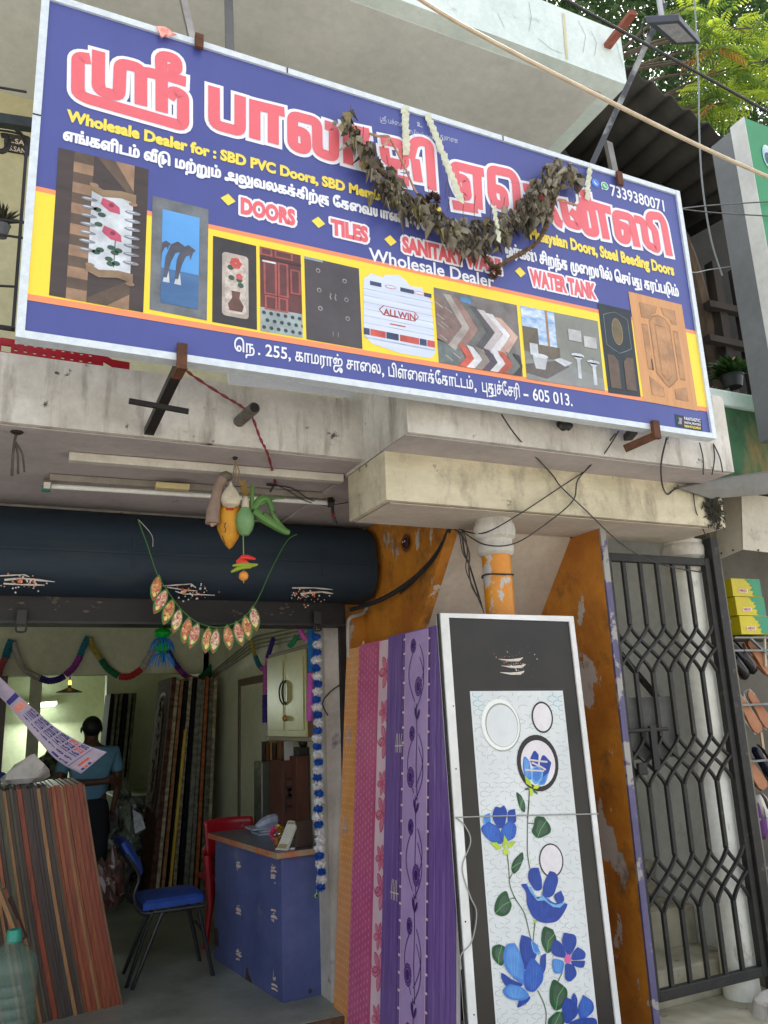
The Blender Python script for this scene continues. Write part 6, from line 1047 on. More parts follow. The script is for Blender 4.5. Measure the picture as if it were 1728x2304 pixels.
for i in range(7):
    for j in range(60):
        a, h = .02 + i * .037, -.1 + j * .035 + (i % 2) * .017
        if h > 1.92: continue
        fpetal(b, f, a, h, 1.57, .022, .008, m_ppL, 1 + .01 * (i % 3)); fpetal(b, f, a, h + .006, 1.57, .008, .002, m_ppw, 2)
frect(b, f, .285, .50, -.13, 1.95, m_ppw, 1)
for k in range(6):
    for aa, hh, r_ in ((.40 - .01 * (k % 2), -.02 + k * .36, .10), (.37, .13 + k * .36, .07)):
        if hh > 1.9: continue
        for j in range(6):
            an = j * 1.047 + .3 + k
            hs = hh + math.sin(an) * r_
            if hs > 1.94: continue
            fpetal(b, f, aa, hh, an, r_, r_ * .27, m_pph, 1.5 + .02 * j); fpetal(b, f, aa + .006 * math.cos(an), hh + .006 * math.sin(an), an, r_ * .86, r_ * .2, m_ppf, 2 + .02 * j)
    q = [(.33 + .05 * math.cos(t_ * .5), .02 + k * .36 + .06 * math.sin(t_ * .5)) for t_ in range(5, 13)]; fline(b, f, q, .005, m_ppc, 2.4)
frect(b, f, .275, .287, -.13, 1.95, m_pph, 1.2); b.build('print', T, fix=False)
T, f = lean(3.89, .71, -.04, 'door_panel', 'purple printed door panel with lilac scroll and rose strip', m_pv, m_bge)
b = MB()
for a, w in ((.03, .012), (.07, .006), (.10, .018), (.15, .006), (.52, .02), (.57, .006), (.60, .03), (.66, .008)): frect(b, f, a, a + w, -.13, 1.95, mat('pvc_violet_streak', (140, 112, 176), (108, 78, 148), scale=12, stretch=(6, 6, .1), **gl), 1)
for a in (.175, .47): frect(b, f, a, a + .004, -.13, 1.95, m_pvD, 1.3)
frect(b, f, .215, .455, -.13, 1.95, m_pvL, 1)
for a in (.21, .452): frect(b, f, a, a + .005, -.13, 1.95, m_ppw, 1.6)
for k in range(29):
    frect(b, f, .19, .212, -.1 + k * .072, -.09 + k * .072, m_ppw, 1.8); frect(b, f, .456, .476, -.12 + k * .072, -.11 + k * .072, m_ppw, 1.8)
    for a in (.185, .485): fpol(b, f, [(a + .008 * math.cos(j), -.07 + k * .072 + .012 * math.sin(j)) for j in (0, 1, 2, 3, 4, 5)], m_pvm, 1.4)
def rose(a, h, r_):
    for j in range(3):
        q = [(a + r_ * (1 - .28 * j) * math.cos(t_ * .6), h + r_ * 1.3 * (1 - .28 * j) * math.sin(t_ * .6)) for t_ in range(11)]; fpol(b, f, q[:-1], (m_pvD, m_pvm, m_pvD)[j] if j else m_pvm, 2 + .3 * j); fline(b, f, q, .005, m_pvD, 2.15 + .3 * j)
for k in range(5):
    h0 = -.1 + k * .42
    rose(.29 if k % 2 else .36, h0 + .10, .035); rose(.30, h0 + .30, .026)
    for s, e in ((1, .0), (-1, .03), (1, .06)):
        q = [(.335 + s * (.01 + .07 * math.sin(t_ * .35)), h0 + e + .03 * t_) for t_ in range(9)]
        if q[-1][1] < 1.94: fline(b, f, q, .006, m_pvD, 1.9 + e)
    if h0 + .45 < 1.95:
        fline(b, f, [(.36, h0), (.345, h0 + .15), (.35, h0 + .3), (.34, h0 + .44)], .007, m_pvD, 1.7); fpetal(b, f, .35, h0 + .36, 1.9, .07, .012, m_pvD, 2.6); fpetal(b, f, .35, h0 + .36, 1.1, .06, .010, m_pvD, 2.65)
ftape(b, f, .13, 1.42); ftape(b, f, .11, .75); b.build('print', T, fix=False)

# big black and white door with blue flowers
tl, tr, bl = pY(989, 1380, 3.17), pY(1288, 1387, 3.17), pY(1053, 2301, 3.09)
nrm = (tr - tl).cross(bl - tl).normalized()
if nrm.y > 0: nrm = -nrm
def D(x, y, l=0): d = _ray((x, y)); t_ = (tl - ORG).dot(nrm) / d.dot(nrm); return ORG + d * t_ + nrm * (.0004 * l)
def ext(p, q, z): t_ = (z - p.z) / (q.z - p.z); return p + (q - p) * t_
br_ = D(1395, 2301); zb_ = -.14
oTL, oTR, oBL, oBR = tl, tr, ext(tl, bl, zb_), ext(tr, br_, zb_)
iT = [D(1008, 1390), D(1279, 1399)]; iB = [ext(iT[0], D(1072, 2301), zb_), ext(iT[1], D(1383, 2301), zb_)]
DP = thing('flower_door', 'black and white door panel with blue flowers and ring prints, white edged', 'door panel', (oBL + oBR) / 2)
gd = dict(rough=.3, fine=.05, spec=.4)
m_dw, m_dbk, m_dpan = mat('door_white_edge', (226, 226, 222), (206, 206, 200), scale=4, **gd), mat('door_black', (44, 40, 34), (34, 31, 28), scale=5, **gd), mat('door_white_print', (214, 218, 216), (204, 208, 206), scale=2, **gd)
b = MB(); b.prism([oTL, oTR, oBR, oBL], -nrm * .03, m_dbk); b.build('slab', DP)
b = MB()
for q in ([oTL, oTR, iT[1], iT[0]], [oTL, iT[0], iB[0], oBL], [oTR, oBR, iB[1], iT[1]]): b.prism([p + nrm * .008 for p in q], -nrm * .041, m_dw)
for x, y in ((1018, 1589), (1024, 1730), (1045, 2073), (1064, 2282)): b.ball(D(x, y, 20), .0035, m_grime, 6, 4)
b.build('edge_frame', DP)
b = MB(); pT = [D(1057, 1555, 1.5), D(1266, 1554, 1.5)]; pB = [ext(pT[0], D(1115, 2301, 1.5), zb_), ext(pT[1], D(1345, 2301, 1.5), zb_)]
b.prism([D(1052, 1549, .8), D(1270, 1547, .8), D(1270, 1552, .8), D(1053, 1554, .8)], -nrm * .0005, m_blk); b.poly([pT[0], pT[1], pB[1], pB[0]], m_dpan); b.build('print_field', DP, fix=False)
c6 = lambda q: [(980 + .2532 * x, 1360 + .2532 * y) for x, y in q]; c7 = lambda q: [(980 + .2532 * x, 1800 + .2532 * y) for x, y in q]
_l = [6.0]
def dp(q, m, step=.06): _l[0] += step; b.poly([D(x, y, _l[0]) for x, y in q], m)
def dl(q, w, m, l):
    L, R_ = ribbon(q, w)
    for i in range(len(L) - 1): b.quad(D(*L[i], l), D(*R_[i], l), D(*R_[i + 1], l), D(*L[i + 1], l), m)
# honeycomb lines
b = MB(); m_hex, m_teal = mat('hex_grey', (170, 172, 168), None, **gd), mat('hex_teal', (120, 178, 188), None, **gd)
def edge_x(y, s): u = (y - 1555) / (2301 - 1555); return (1057 + 58 * u) if s == 0 else (1266 + 79 * u)
for j in range(-2, 76):
    for i in range(13):
        cx = 1050 + i * 22.5 + (j % 2) * 11.2 + (j * 9.8) * .079; cy = 1562 + j * 10.2
        for k in range(3):
            a0 = 1.5708 + k * 1.0472; x0, y0, x1, y1 = cx + 10.5 * math.cos(a0), cy + 7.2 * math.sin(a0), cx + 10.5 * math.cos(a0 + 1.0472), cy + 7.2 * math.sin(a0 + 1.0472)
            if min(x0, x1) < edge_x(y0, 0) + 2 or max(x0, x1) > edge_x(y0, 1) - 2 or y0 < 1558 or y1 < 1558: continue
            near = cy < 1600 and (cx < 1095 or cx > 1235)
            if near: dl([(x0, y0), (x1, y1)], 1.5, m_teal, 2.0 + .01 * k)
            elif rnd.random() < .5: dl([(x0, y0), (x1, y1)], .9 + rnd.random() * .5, m_hex, 2.0 + .01 * k)
b.build('honeycomb_print', DP, fix=False)
def el(cx, cy, a, c, sk=0, n=30): return [(cx + a * math.cos(k * 6.2832 / n) + sk * math.sin(k * 6.2832 / n), cy + c * math.sin(k * 6.2832 / n)) for k in range(n)]
b = MB(); m_rw, m_rg, m_rb, m_rp = mat('ring_white', (228, 230, 222), None, **gd), mat('ring_grey', (150, 152, 146), None, **gd), mat('ring_black', (40, 36, 36), None, **gd), mat('ring_blush', (212, 204, 206), (222, 218, 218), scale=5, **gd)
for q, m in ((el(580, 1075, 172, 232, 18), m_rg), (el(575, 1068, 170, 228, 18), m_rw), (el(585, 1072, 146, 196, 16), m_rg), (el(588, 1078, 138, 186, 15), m_dpan), (el(946, 1003, 95, 140, 10), m_rb), (el(946, 1003, 82, 124, 9), m_rp), (el(905, 1410, 184, 252, 18), m_rb), (el(908, 1412, 152, 206, 15), m_rp)): dp(c6(q), m)
for q, m in ((el(1025, 537, 108, 152, 8), m_rb), (el(1025, 537, 97, 139, 7), m_rp)): dp(c7(q), m)
b.build('ring_print', DP, fix=False)
F1, F2, F3, F4 = mat('flower_navy', (24, 56, 140), (32, 70, 160), scale=14, **gd), mat('flower_blue', (44, 92, 178), (34, 74, 160), scale=14, **gd), mat('flower_sky', (120, 180, 222), (90, 150, 206), scale=14, **gd), mat('flower_lightblue', (74, 132, 200), (56, 110, 188), scale=12, **gd)
H1, H2, H4 = mat('flower_navy_lit', (30, 66, 152), (24, 54, 134), scale=20, **gd), mat('flower_blue_lit', (52, 102, 188), (40, 84, 168), scale=20, **gd), mat('flower_soft_lit', (88, 146, 210), (70, 126, 198), scale=20, **gd)
G1, G2, G3, PK, SD = mat('print_leaf_dark', (14, 62, 34), (20, 84, 44), scale=16, **gd), mat('print_leaf', (36, 120, 52), (24, 96, 44), scale=16, **gd), mat('print_bud', (186, 208, 50), (150, 184, 44), scale=20, **gd), mat('print_pink', (214, 92, 160), None, **gd), mat('print_stem', (96, 120, 70), (60, 80, 50), scale=10, **gd)
b = MB()
for q, c in (([(830, 1640), (830, 1700), (815, 1900)], c6), ([(830, 0), (815, 180), (812, 470), (835, 610)], c7), ([(635, 480), (650, 620), (655, 760), (700, 870), (790, 1000), (845, 1240)], c7), ([(880, 1090), (865, 1250)], c7), ([(660, 880), (690, 868), (710, 880)], c7), ([(905, 1690), (960, 1800), (985, 1900), (970, 2050)], c7), ([(1120, 1540), (1080, 1620)], c7), ([(820, 205), (880, 212)], c7), ([(680, 655), (655, 700)], c7)):
    dl([tuple(p) for p in roundp(c(q), 14)], 2.2, SD, 5.6)
b.build('stem_print', DP, fix=False)
b = MB()
def leafp(q, c):
    q = [tuple(p) for p in roundp([Vector(p) for p in c(q)] + [Vector(p) for p in c(q)[:2]], 10, 4)[5:]]; dp(q, G1); cx, cy = sum(p[0] for p in q) / len(q), sum(p[1] for p in q) / len(q)
    dp([(cx + (x - cx) * .62 + 1.5, cy + (y - cy) * .7) for x, y in q], G2); a, e = q[0], q[len(q) // 2]; dl([a, (cx, cy), e], 1.3, mat('leaf_vein', (90, 170, 90), None, **gd), _l[0] + .05)
leafp([(710, 1655), (760, 1700), (800, 1780), (790, 1860), (750, 1820), (725, 1740)], c6)
for q in ([(880, 140), (960, 150), (1020, 230), (1025, 290), (960, 325), (900, 345), (845, 280), (870, 230)], [(775, 450), (780, 520), (740, 620), (690, 665), (665, 610), (690, 530)], [(630, 795), (650, 870), (680, 930), (650, 1010), (590, 1040), (520, 1010), (520, 930), (560, 840)], [(960, 1115), (1040, 1150), (1075, 1230), (1060, 1290), (1020, 1350), (985, 1365), (935, 1270), (940, 1170)], [(500, 1300), (560, 1280), (620, 1300), (620, 1400), (590, 1485), (530, 1440), (495, 1380)], [(1040, 1580), (1110, 1630), (1170, 1680), (1170, 1750), (1120, 1850), (1060, 1880), (1010, 1800), (1010, 1680)], [(990, 1950), (1070, 1880), (1150, 1880), (1140, 2000), (1000, 2050)]): leafp(q, c7)
b.build('leaf_print', DP, fix=False)
b = MB()
def petal(q, m, c, vein=True):
    q = c(q); cx, cy = sum(p[0] for p in q) / len(q), sum(p[1] for p in q) / len(q); qq = [Vector((cx + (x - cx) * 1.1, cy + (y - cy) * 1.1)) for x, y in q]; r_ = [tuple(p) for p in roundp(qq + [qq[0], qq[1]], 12, 4)[5:]]; dp(r_, m); cx, cy = sum(p.x for p in qq) / len(qq), sum(p.y for p in qq) / len(qq)
    dp([(cx + (x - cx) * .74, cy + (y - cy) * .8 - 1.5) for x, y in r_], {F1: H1, F2: H2, F4: H4, F3: F4}.get(m, m), .03) if vein else None
    for s in (-.35, 0, .35):
        x_ = cx + s * .5 * (max(p.x for p in qq) - min(p.x for p in qq)); dl([(x_, cy - .3 * (max(p.y for p in qq) - min(p.y for p in qq))), ((x_ + cx) / 2, cy + .32 * (max(p.y for p in qq) - min(p.y for p in qq)))], .8, {F1: F2, F2: F4, F4: F3}.get(m, F4), _l[0] + .05)
for q, m in (([(785, 1345), (830, 1400), (850, 1560), (790, 1530), (770, 1440)], F4), ([(875, 1295), (910, 1340), (905, 1430), (860, 1440), (835, 1380)], F1), ([(950, 1330), (1020, 1410), (1000, 1500), (940, 1560), (920, 1430)], F1), ([(940, 1550), (1000, 1500), (970, 1600), (900, 1610)], F3), ([(850, 1460), (900, 1440), (950, 1480), (940, 1560), (880, 1600), (850, 1550)], F3)): petal(q, m, c6)
for q in ([(790, 1520), (840, 1570), (855, 1625), (800, 1590)], [(870, 1610), (930, 1605), (900, 1640), (865, 1635)], [(830, 1630), (860, 1640), (860, 1700), (835, 1700)]): dp(c6(q), G3)
for q in ([(860, 1640), (900, 1670), (905, 1690), (870, 1670)], [(820, 1625), (785, 1640), (800, 1650), (830, 1645)]): dp(c6(q), G2)
for k, q in enumerate(([(830, 1380), (900, 1390), (990, 1400)], [(850, 1405), (930, 1440), (975, 1470)], [(790, 1470), (860, 1475), (960, 1480)])): dl([tuple(p) for p in roundp(c6(q), 6)], 4, MATS['tape_residue'], _l[0] + 1 + .1 * k)
for q, m in (([(420, 140), (480, 120), (490, 210), (430, 230)], F3), ([(530, 60), (575, 75), (600, 50), (630, 100), (610, 220), (560, 250), (500, 150)], F1), ([(640, 95), (700, 85), (715, 200), (640, 210)], F1), ([(400, 250), (470, 200), (560, 250), (590, 390), (490, 370), (430, 310)], F2), ([(580, 260), (650, 190), (715, 230), (700, 330), (640, 360), (590, 370)], F2),
    ([(835, 610), (910, 610), (935, 700), (940, 790), (880, 800), (820, 700)], F1), ([(960, 740), (1010, 640), (1060, 650), (1085, 710), (1040, 850), (950, 860)], F1), ([(1040, 850), (1110, 810), (1145, 890), (1090, 930)], F1), ([(765, 760), (820, 760), (880, 870), (960, 860), (1060, 930), (1160, 910), (1110, 1010), (1060, 1070), (950, 1080), (870, 1040), (815, 920), (820, 830)], F1),
    ([(745, 1300), (765, 1210), (840, 1230), (900, 1340), (870, 1420), (790, 1510)], F1), ([(840, 1240), (900, 1290), (935, 1370), (870, 1360)], F3), ([(930, 1390), (975, 1370), (975, 1500), (920, 1590)], F1), ([(630, 1290), (700, 1285), (740, 1350), (780, 1500), (800, 1640), (700, 1580), (620, 1490), (600, 1390)], F4), ([(580, 1530), (680, 1600), (780, 1640), (650, 1680), (590, 1600)], F1), ([(720, 1850), (740, 1780), (840, 1740), (820, 1790)], F1), ([(590, 1690), (660, 1640), (760, 1660), (830, 1740), (760, 1780), (640, 1760)], F4), ([(850, 1400), (940, 1500), (950, 1600), (870, 1700), (800, 1680), (780, 1560)], F2),
    ([(1020, 1330), (1060, 1240), (1120, 1280), (1160, 1400), (1050, 1380)], F1), ([(1120, 1260), (1140, 1185), (1240, 1200), (1245, 1280), (1180, 1390)], F1), ([(1220, 1350), (1260, 1310), (1325, 1350), (1320, 1410), (1200, 1420)], F1), ([(1190, 1430), (1320, 1430), (1310, 1490), (1240, 1480)], F1), ([(1150, 1450), (1220, 1470), (1255, 1550), (1190, 1610), (1150, 1590)], F1), ([(1140, 1430), (1120, 1530), (1050, 1540), (1030, 1410)], F4),
    ([(1200, 1760), (1225, 1715), (1255, 1760), (1250, 1850)], F1), ([(1120, 1830), (1160, 1760), (1240, 1800), (1260, 1900), (1170, 1980), (1140, 1960)], F1), ([(1260, 1850), (1310, 1740), (1390, 1790), (1400, 1870), (1290, 1960)], F2), ([(1180, 1980), (1290, 1940), (1420, 1940), (1420, 2100), (1200, 2100)], F1)): petal(q, m, c7)
dp(c7([(800, 745), (850, 790), (900, 880), (950, 850), (1010, 910), (1060, 930), (1155, 905), (1100, 955), (1040, 950), (960, 890), (900, 895), (840, 820)]), F3); dp(c7(el(1170, 1410, 28, 42)), PK)
for q in ([(480, 375), (540, 375), (585, 430), (540, 440)], [(605, 310), (635, 360), (620, 430), (590, 410)], [(640, 380), (710, 365), (680, 410), (640, 430)], el(620, 460, 24, 28), [(865, 1060), (905, 1075), (880, 1100)]): dp(c7(q), G3)
b.build('flower_print', DP, fix=False)
# white finger marks on the black top
b = MB()
for k, (y, dx) in enumerate(((1483, 0), (1498, 6), (1513, 3))): b.tube([D(1122 + dx, y, 3), D(1145 + dx, y + 3, 5), D(1166 + dx, y + 2, 5), D(1176 + dx, y - 3, 3)], [.001, .0055, .008, .002], m_smear, 6)
for k in range(110):
    a = abs(rnd.gauss(0, 30)); an = rnd.random() * 3.4 - 2.6; b.ball(D(1150 + a * math.cos(an) * 1.2, 1500 + a * math.sin(an) * .8, 1), .0008 + rnd.random() ** 3 * .004, m_smear if rnd.random() < .8 else m_smearo, 5, 3)
b.build('paste_marks', DP)
cable('tie_wire', 'thin grey wire tied across the flower door', [D(1022, 1839, 28), D(1080, 1837, 12), D(1200, 1834, 12), D(1342, 1831, 28)], .0028, mat('pale_wire', (150, 150, 144), None, rough=.4), cat='wire')
cable('tie_wire', 'loose end of grey wire curling down the left edge of the flower door', [D(x, y, 28) for x, y in c7([(170, 155), (250, 230), (300, 370), (225, 600), (295, 850), (352, 1000), (310, 1250), (215, 1370), (215, 1500)])], .0026, mat('pale_wire', 0), cat='wire')

# ================================================================ GATE
GY = 3.4; gX0, gX1, gz0, gz1 = 2.945, 3.70, .155, 2.366
m_gate = mat('gate_black', (22, 23, 22), (40, 37, 32), scale=14, rough=.6, bump=.2, bscale=70, spot=(84, 76, 60), sscale=12, slo=.62, shi=.70, spot2=(80, 48, 30), s2scale=9, s2lo=.64, s2hi=.7)
T = thing('stair_gate', 'black iron gate with curved lattice bands in front of the stairs', 'gate', (3.36, GY, gz0))
b = MB(); b.box(gX0, gX0 + .055, GY - .02, GY + .02, gz0, gz1, m_gate); b.box(gX0 + .055, gX1, GY - .019, GY + .019, gz1 - .045, gz1, m_gate); b.box(gX0 + .055, gX1, GY - .019, GY + .019, gz0, gz0 + .05, m_gate); b.box(gX1, gX1 + .04, GY - .02, GY + .02, gz0, gz1, m_gate); b.build('frame', T, bevel=.004)
sp = (gX1 - gX0 - .03) / 6; bx = lambda k: gX0 + .03 + sp * k
zz = [pY(1480, 1406, GY).z, pY(1480, 1512, GY).z, pY(1510, 1655, GY).z, pY(1510, 1765, GY).z, pY(1560, 1915, GY).z, pY(1560, 2040, GY).z]
secs = [(gz1 - .045, zz[0], 0), (zz[1], zz[2], 0), (zz[3], zz[4], 0), (zz[5], gz0 + .05, 0)]
for za, zb2, off in secs:
    for k in range(0, 7):
        x = bx(k + off)
        if x < gX0 + .06 or x > gX1 - .02: continue
        b = MB(); b.box(x - .011, x + .011, GY - .009, GY + .009, min(za, zb2), max(za, zb2), m_gate); b.build('bar', T)
for (za, zb2, o0, o1) in ((zz[0], zz[1], 0, 0), (zz[2], zz[3], 0, 0), (zz[4], zz[5], 0, 0)):
    b = MB()
    for k in range(-3, 10):
        x0 = bx(k + o0)
        for tgt in (2, -2):
            x1 = x0 + tgt * sp; q = []
            for j in range(13):
                u = j / 12; e = u * u * (3 - 2 * u); e = .55 * e + .45 * u; q.append(Vector((x0 + (x1 - x0) * e, GY + (.006 if tgt > 0 else -.006), za + (zb2 - za) * u)))
            for a, c in zip(q[:-1], q[1:]):
                if gX0 + .04 < (a.x + c.x) / 2 < gX1: b.bar(a, c, .012, .02, m_gate, up=(0, 1, 0))
    b.build('lattice_band', T)
b = MB(); q0, q1 = pY(1412, 1570, GY + .03), pY(1525, 1702, GY + .03); b.box(gX0 + .057, q1.x, GY + .024, GY + .03, q1.z, q0.z, mat('gate_plate', (86, 86, 80), (64, 64, 60), scale=8, rough=.7)); b.build('latch_plate', T)
b = MB(); z = pY(1450, 1643, GY - .03).z; b.tube([(gX0 + .0, GY - .03, z), (gX0 + .3, GY - .03, z)], .01, m_grime, 8); b.box(gX0 + .17, gX0 + .21, GY - .04, GY - .022, z - .2, z + .02, m_grime); b.build('bolt', T); b = MB(); z2 = z - .22; b.box(gX0 + .06, gX0 + .12, GY - .045, GY - .022, z2, z2 + .06, m_grime); b.build('padlock', T, bevel=.006)
b = MB(); b.box(3.745, 3.805, GY - .04, GY + .02, -.15, 2.486, m_gate); tag(b.build('gate_post', bevel=.004), 'thick black iron post at the right of the stair gate', 'post')
# ================================================================ INSIDE THE SHOP
# tube light that is on, in the rear room, and its light
t = thing('tube_light', 'lit tube light high on the rear room wall', 'light', pY(100, 1590, 13.1)); p0, p1 = pY(66, 1589, 13.2), pY(124, 1584, 13.2)
b = MB(); b.tube([p0, p1], .025, mat('lit_tube', (235, 255, 235), emit=9), 10); b.build('tube', t); b = MB(); b.bar(p0 + Vector((-.03, .06, .02)), p1 + Vector((.03, .06, .02)), .05, .05, m_cas); b.build('casing', t)
ld = bpy.data.lights.new('rear_tube_glow', 'AREA'); ld.shape = 'RECTANGLE'; ld.size = (p1 - p0).length; ld.size_y = .06; ld.energy = 13; ld.color = (.88, 1, .86); lo = bpy.data.objects.new('rear_tube_glow', ld); COL.objects.link(lo); lo.location = (p0 + p1) / 2 + Vector((0, -.06, -.03)); lo.rotation_euler = (rad(-40), 0, 0); lo.parent = t; lo.location -= t.location
t = thing('pendant_lamp', 'small glowing amber lamp hanging in the rear room', 'lamp', pY(157, 1552, 10.2)); c = pY(157, 1537, 10.2); b = MB(); b.ball(c, .035, mat('amber_glow', (255, 190, 60), emit=2.5), 10, 8, sc=(.5, .5, 1)); b.build('bulb', t)
b = MB(); b.lathe([(.01, .05), (.02, 0), (.14, -.05), (.15, -.06)], c + Vector((0, 0, -.05)), m_grime, 14); b.tube([c + Vector((0, 0, .03)), (c.x, c.y, 2.89)], .008, m_grime, 5); b.build('shade', t)

# veneer sheets standing on edge at the left
m_ven = [mat('veneer_%s' % n, a, c, scale=11, stretch=(5, 5, .22), rough=.5, bump=.15, fine=.25) for n, a, c in (('red', (150, 70, 38), (116, 50, 28)), ('orange', (158, 88, 46), (122, 64, 34)), ('olive', (84, 82, 58), (66, 64, 46)), ('dark', (74, 54, 44), (56, 42, 36)), ('brown', (128, 84, 54), (104, 66, 44)), ('grey', (72, 66, 62), (56, 52, 50)), ('sand', (164, 120, 72), (140, 98, 58)))]
VN = ['red', 'orange', 'olive green', 'dark brown', 'mid brown', 'grey brown', 'sandy']
seq = [4, 0, 0, 1, 0, 1, 6, 0, 1, 0, 2, 3, 6, 5, 3, 5, 3, 0, 3, 2, 3, 6, 2, 3, 1, 3, 6, 3, 2, 3, 1, 3, 4, 3, 6, 3, 2, 4, 3]; ordw = 'first second third fourth fifth sixth seventh eighth ninth tenth eleventh twelfth thirteenth fourteenth fifteenth sixteenth seventeenth eighteenth nineteenth twentieth'.split() + ['twenty-' + w for w in 'first second third fourth fifth sixth seventh eighth ninth'.split()] + ['thirtieth'] + ['thirty-' + w for w in 'first second third fourth fifth sixth seventh eighth ninth'.split()]
x = .785
for i, k in enumerate(seq):
    w = (.015, .021, .026, .017, .029)[(i * 7) % 5] * (.7 if k in (6,) else 1); zt_ = 1.222 + .005 * ((i * 5) % 3); y0 = 5.36 - .16 * (.785 - x) + .005 * ((i * 3) % 4); wob = 0
    b = MB(); n = 6; vs = []
    for j in range(n + 1):
        u = j / n; xx = x - (.265 + wob * .4) * u - .010 * math.sin(3.14 * u); 
        for yy in (y0, y0 + .7):
            vs += [(xx - w + .0008, yy, zt_ * u), (xx, yy, zt_ * u)]
    fs = []
    for j in range(n):
        o_ = j * 4; fs += [(o_, o_ + 1, o_ + 5, o_ + 4), (o_ + 2, o_ + 6, o_ + 7, o_ + 3), (o_ + 1, o_ + 3, o_ + 7, o_ + 5), (o_, o_ + 4, o_ + 6, o_ + 2)]
    fs += [(0, 2, 3, 1), (n * 4, n * 4 + 1, n * 4 + 3, n * 4 + 2)]; b.add(vs, fs, m_ven[k])
    tag(b.build('veneer_sheet'), '%s veneer sheet on edge, %s from the right of the leaning stack' % (VN[k], ordw[i]), 'veneer sheet', 'veneer sheets leaning at the left of the shop'); x -= w
for i in range(4):
    b = MB(); b.bar(pY(-20 + 14 * i, 1960 + 20 * i, 4.95), pY(38 + 6 * i, 2110, 4.95 + .02 * i), .018, .02, m_ven[(6, 2, 4, 3)[i]]); tag(b.build('wood_strip'), '%s wooden strip leaning behind the water jar, %s from the left' % (VN[(6, 2, 4, 3)[i]], ordw[i]), 'wood strip', 'wood strips behind the water jar')
for i, c_ in enumerate((3, 4, 6, 4, 3)):
    b = MB(); xb = -.28 + .075 * i; b.box(xb, xb + .065, 7.3 + .05 * i, 7.9, 0, 2.0 + .02 * (i % 2), m_ven[c_]); tag(b.build('tall_board'), 'tall %s board standing behind the plastic bag, %s from the left' % (VN[c_], ordw[i]), 'board', 'tall boards at the far left')
# plastic bag on the stack
b = MB(); c = pZ(48, 1762, 1.235); n = 12
for (r_, h) in ((.9, 0),): pass
vs = []; prof = [(.10, 0), (.13, .03), (.12, .07), (.085, .11), (.04, .145), (.012, .17)]
for r_, h in prof:
    for k in range(18):
        a = k * .349; rr = r_ * .85 * (1 + .16 * math.sin(3 * a + h * 30) + .08 * rnd.gauss(0, 1)); vs.append(c + Vector((rr * 1.15 * math.cos(a) + h * .35, rr * .8 * math.sin(a), h)))
b.add(vs, [(i * 18 + k, i * 18 + (k + 1) % 18, (i + 1) * 18 + (k + 1) % 18, (i + 1) * 18 + k) for i in range(len(prof) - 1) for k in range(18)], mat('milky_plastic', (232, 226, 216), (210, 204, 194), scale=20, rough=.35)); tag(b.build('plastic_bag', smooth=True), 'milky white plastic bag lying on top of the veneer sheets', 'bag')
b = MB(); b.ball(c + Vector((-.17, .08, .04)), .07, mat('blue_plastic', (30, 60, 130), None, rough=.4), 10, 7, sc=(1.3, 1, .6)); tag(b.build('plastic_bag'), 'crumpled blue plastic bag beside the milky bag', 'bag')
# water jar
jy = 4.72; jc = pY(16, 2300, jy); jz = pY(24, 2092, jy).z; Jb = jz - .49
t = thing('water_jar', 'clear ribbed water jar with a teal cap in front of the veneer sheets', 'jar', (jc.x, jy, max(0.0, Jb)))
m_pet = mat('clear_pet', (120, 146, 130), (106, 132, 116), scale=4, rough=.1, alpha=.42, fine=0); b = MB(); r_ = .125
pr = [(r_ * .9, jz - .50), (r_, jz - .47)]
for k in range(5): pr += [(r_, jz - .44 + k * .05), (r_ * .95, jz - .425 + k * .05), (r_, jz - .41 + k * .05)]
pr += [(r_, jz - .17), (r_ * .93, jz - .13), (r_ * .6, jz - .085), (.036, jz - .06), (.033, jz - .03)]
b.lathe(pr, (jc.x, jy, 0), m_pet, 28); b.build('body', t, smooth=True); b = MB(); b.lathe([(.034, jz - .055), (.038, jz - .05), (.034, jz - .008), (.03, jz)], (jc.x + .006, jy, 0), mat('teal_cap', (40, 150, 126), None, rough=.4), 18); b.build('cap', t, smooth=True)

# paper calendar sheet blowing in the doorway
CYP = 4.62; up_ = catmull([(-12, 1512, 0), (26, 1548, 0), (70, 1590, 0), (130, 1640, 0), (190, 1674, 0), (241, 1692, 0)], 6); lw_ = catmull([(-34, 1540, 0), (4, 1572, 0), (40, 1612, 0), (88, 1668, 0), (130, 1712, 0), (182, 1741, 0)], 6); nU = len(up_) - 1
def cal(u, v, l=0):
    i = min(int(u * nU), nU - 1); fr = u * nU - i; a = lw_[i].lerp(lw_[i + 1], fr); c = up_[i].lerp(up_[i + 1], fr); p = a.lerp(c, v)
    return pY(p.x, p.y, CYP + .05 * math.sin(2.6 * u + 1.6 * v) - .002 * l)
t = thing('wall_calendar', 'white monthly calendar sheet blowing sideways in the doorway', 'calendar', cal(0, .5))
b = MB(); NU, NV = 30, 8; b.add([cal(i / NU, j / NV) for i in range(NU + 1) for j in range(NV + 1)], [(i * (NV + 1) + j, i * (NV + 1) + j + 1, (i + 1) * (NV + 1) + j + 1, (i + 1) * (NV + 1) + j) for i in range(NU) for j in range(NV)], mat('calendar_paper', (172, 160, 172), (158, 146, 160), scale=6, rough=.8)); o = b.build('sheet', t, smooth=True, fix=False); sm = o.modifiers.new('thick', 'SOLIDIFY'); sm.thickness = .0008; sm.offset = 0  # white paper darkened: the shade of the doorway is put into its colour
b = MB(); m_cb, m_crd = mat('calendar_blue', (52, 48, 120), None, rough=.8), mat('calendar_red', (206, 84, 66), None, rough=.8)
def ctext(s, u, v0, v1, hu, m): put_text(b, s, lambda x_, y_: cal(u - y_, x_, 1.2), m, v0, v1, 0, hu, .03)
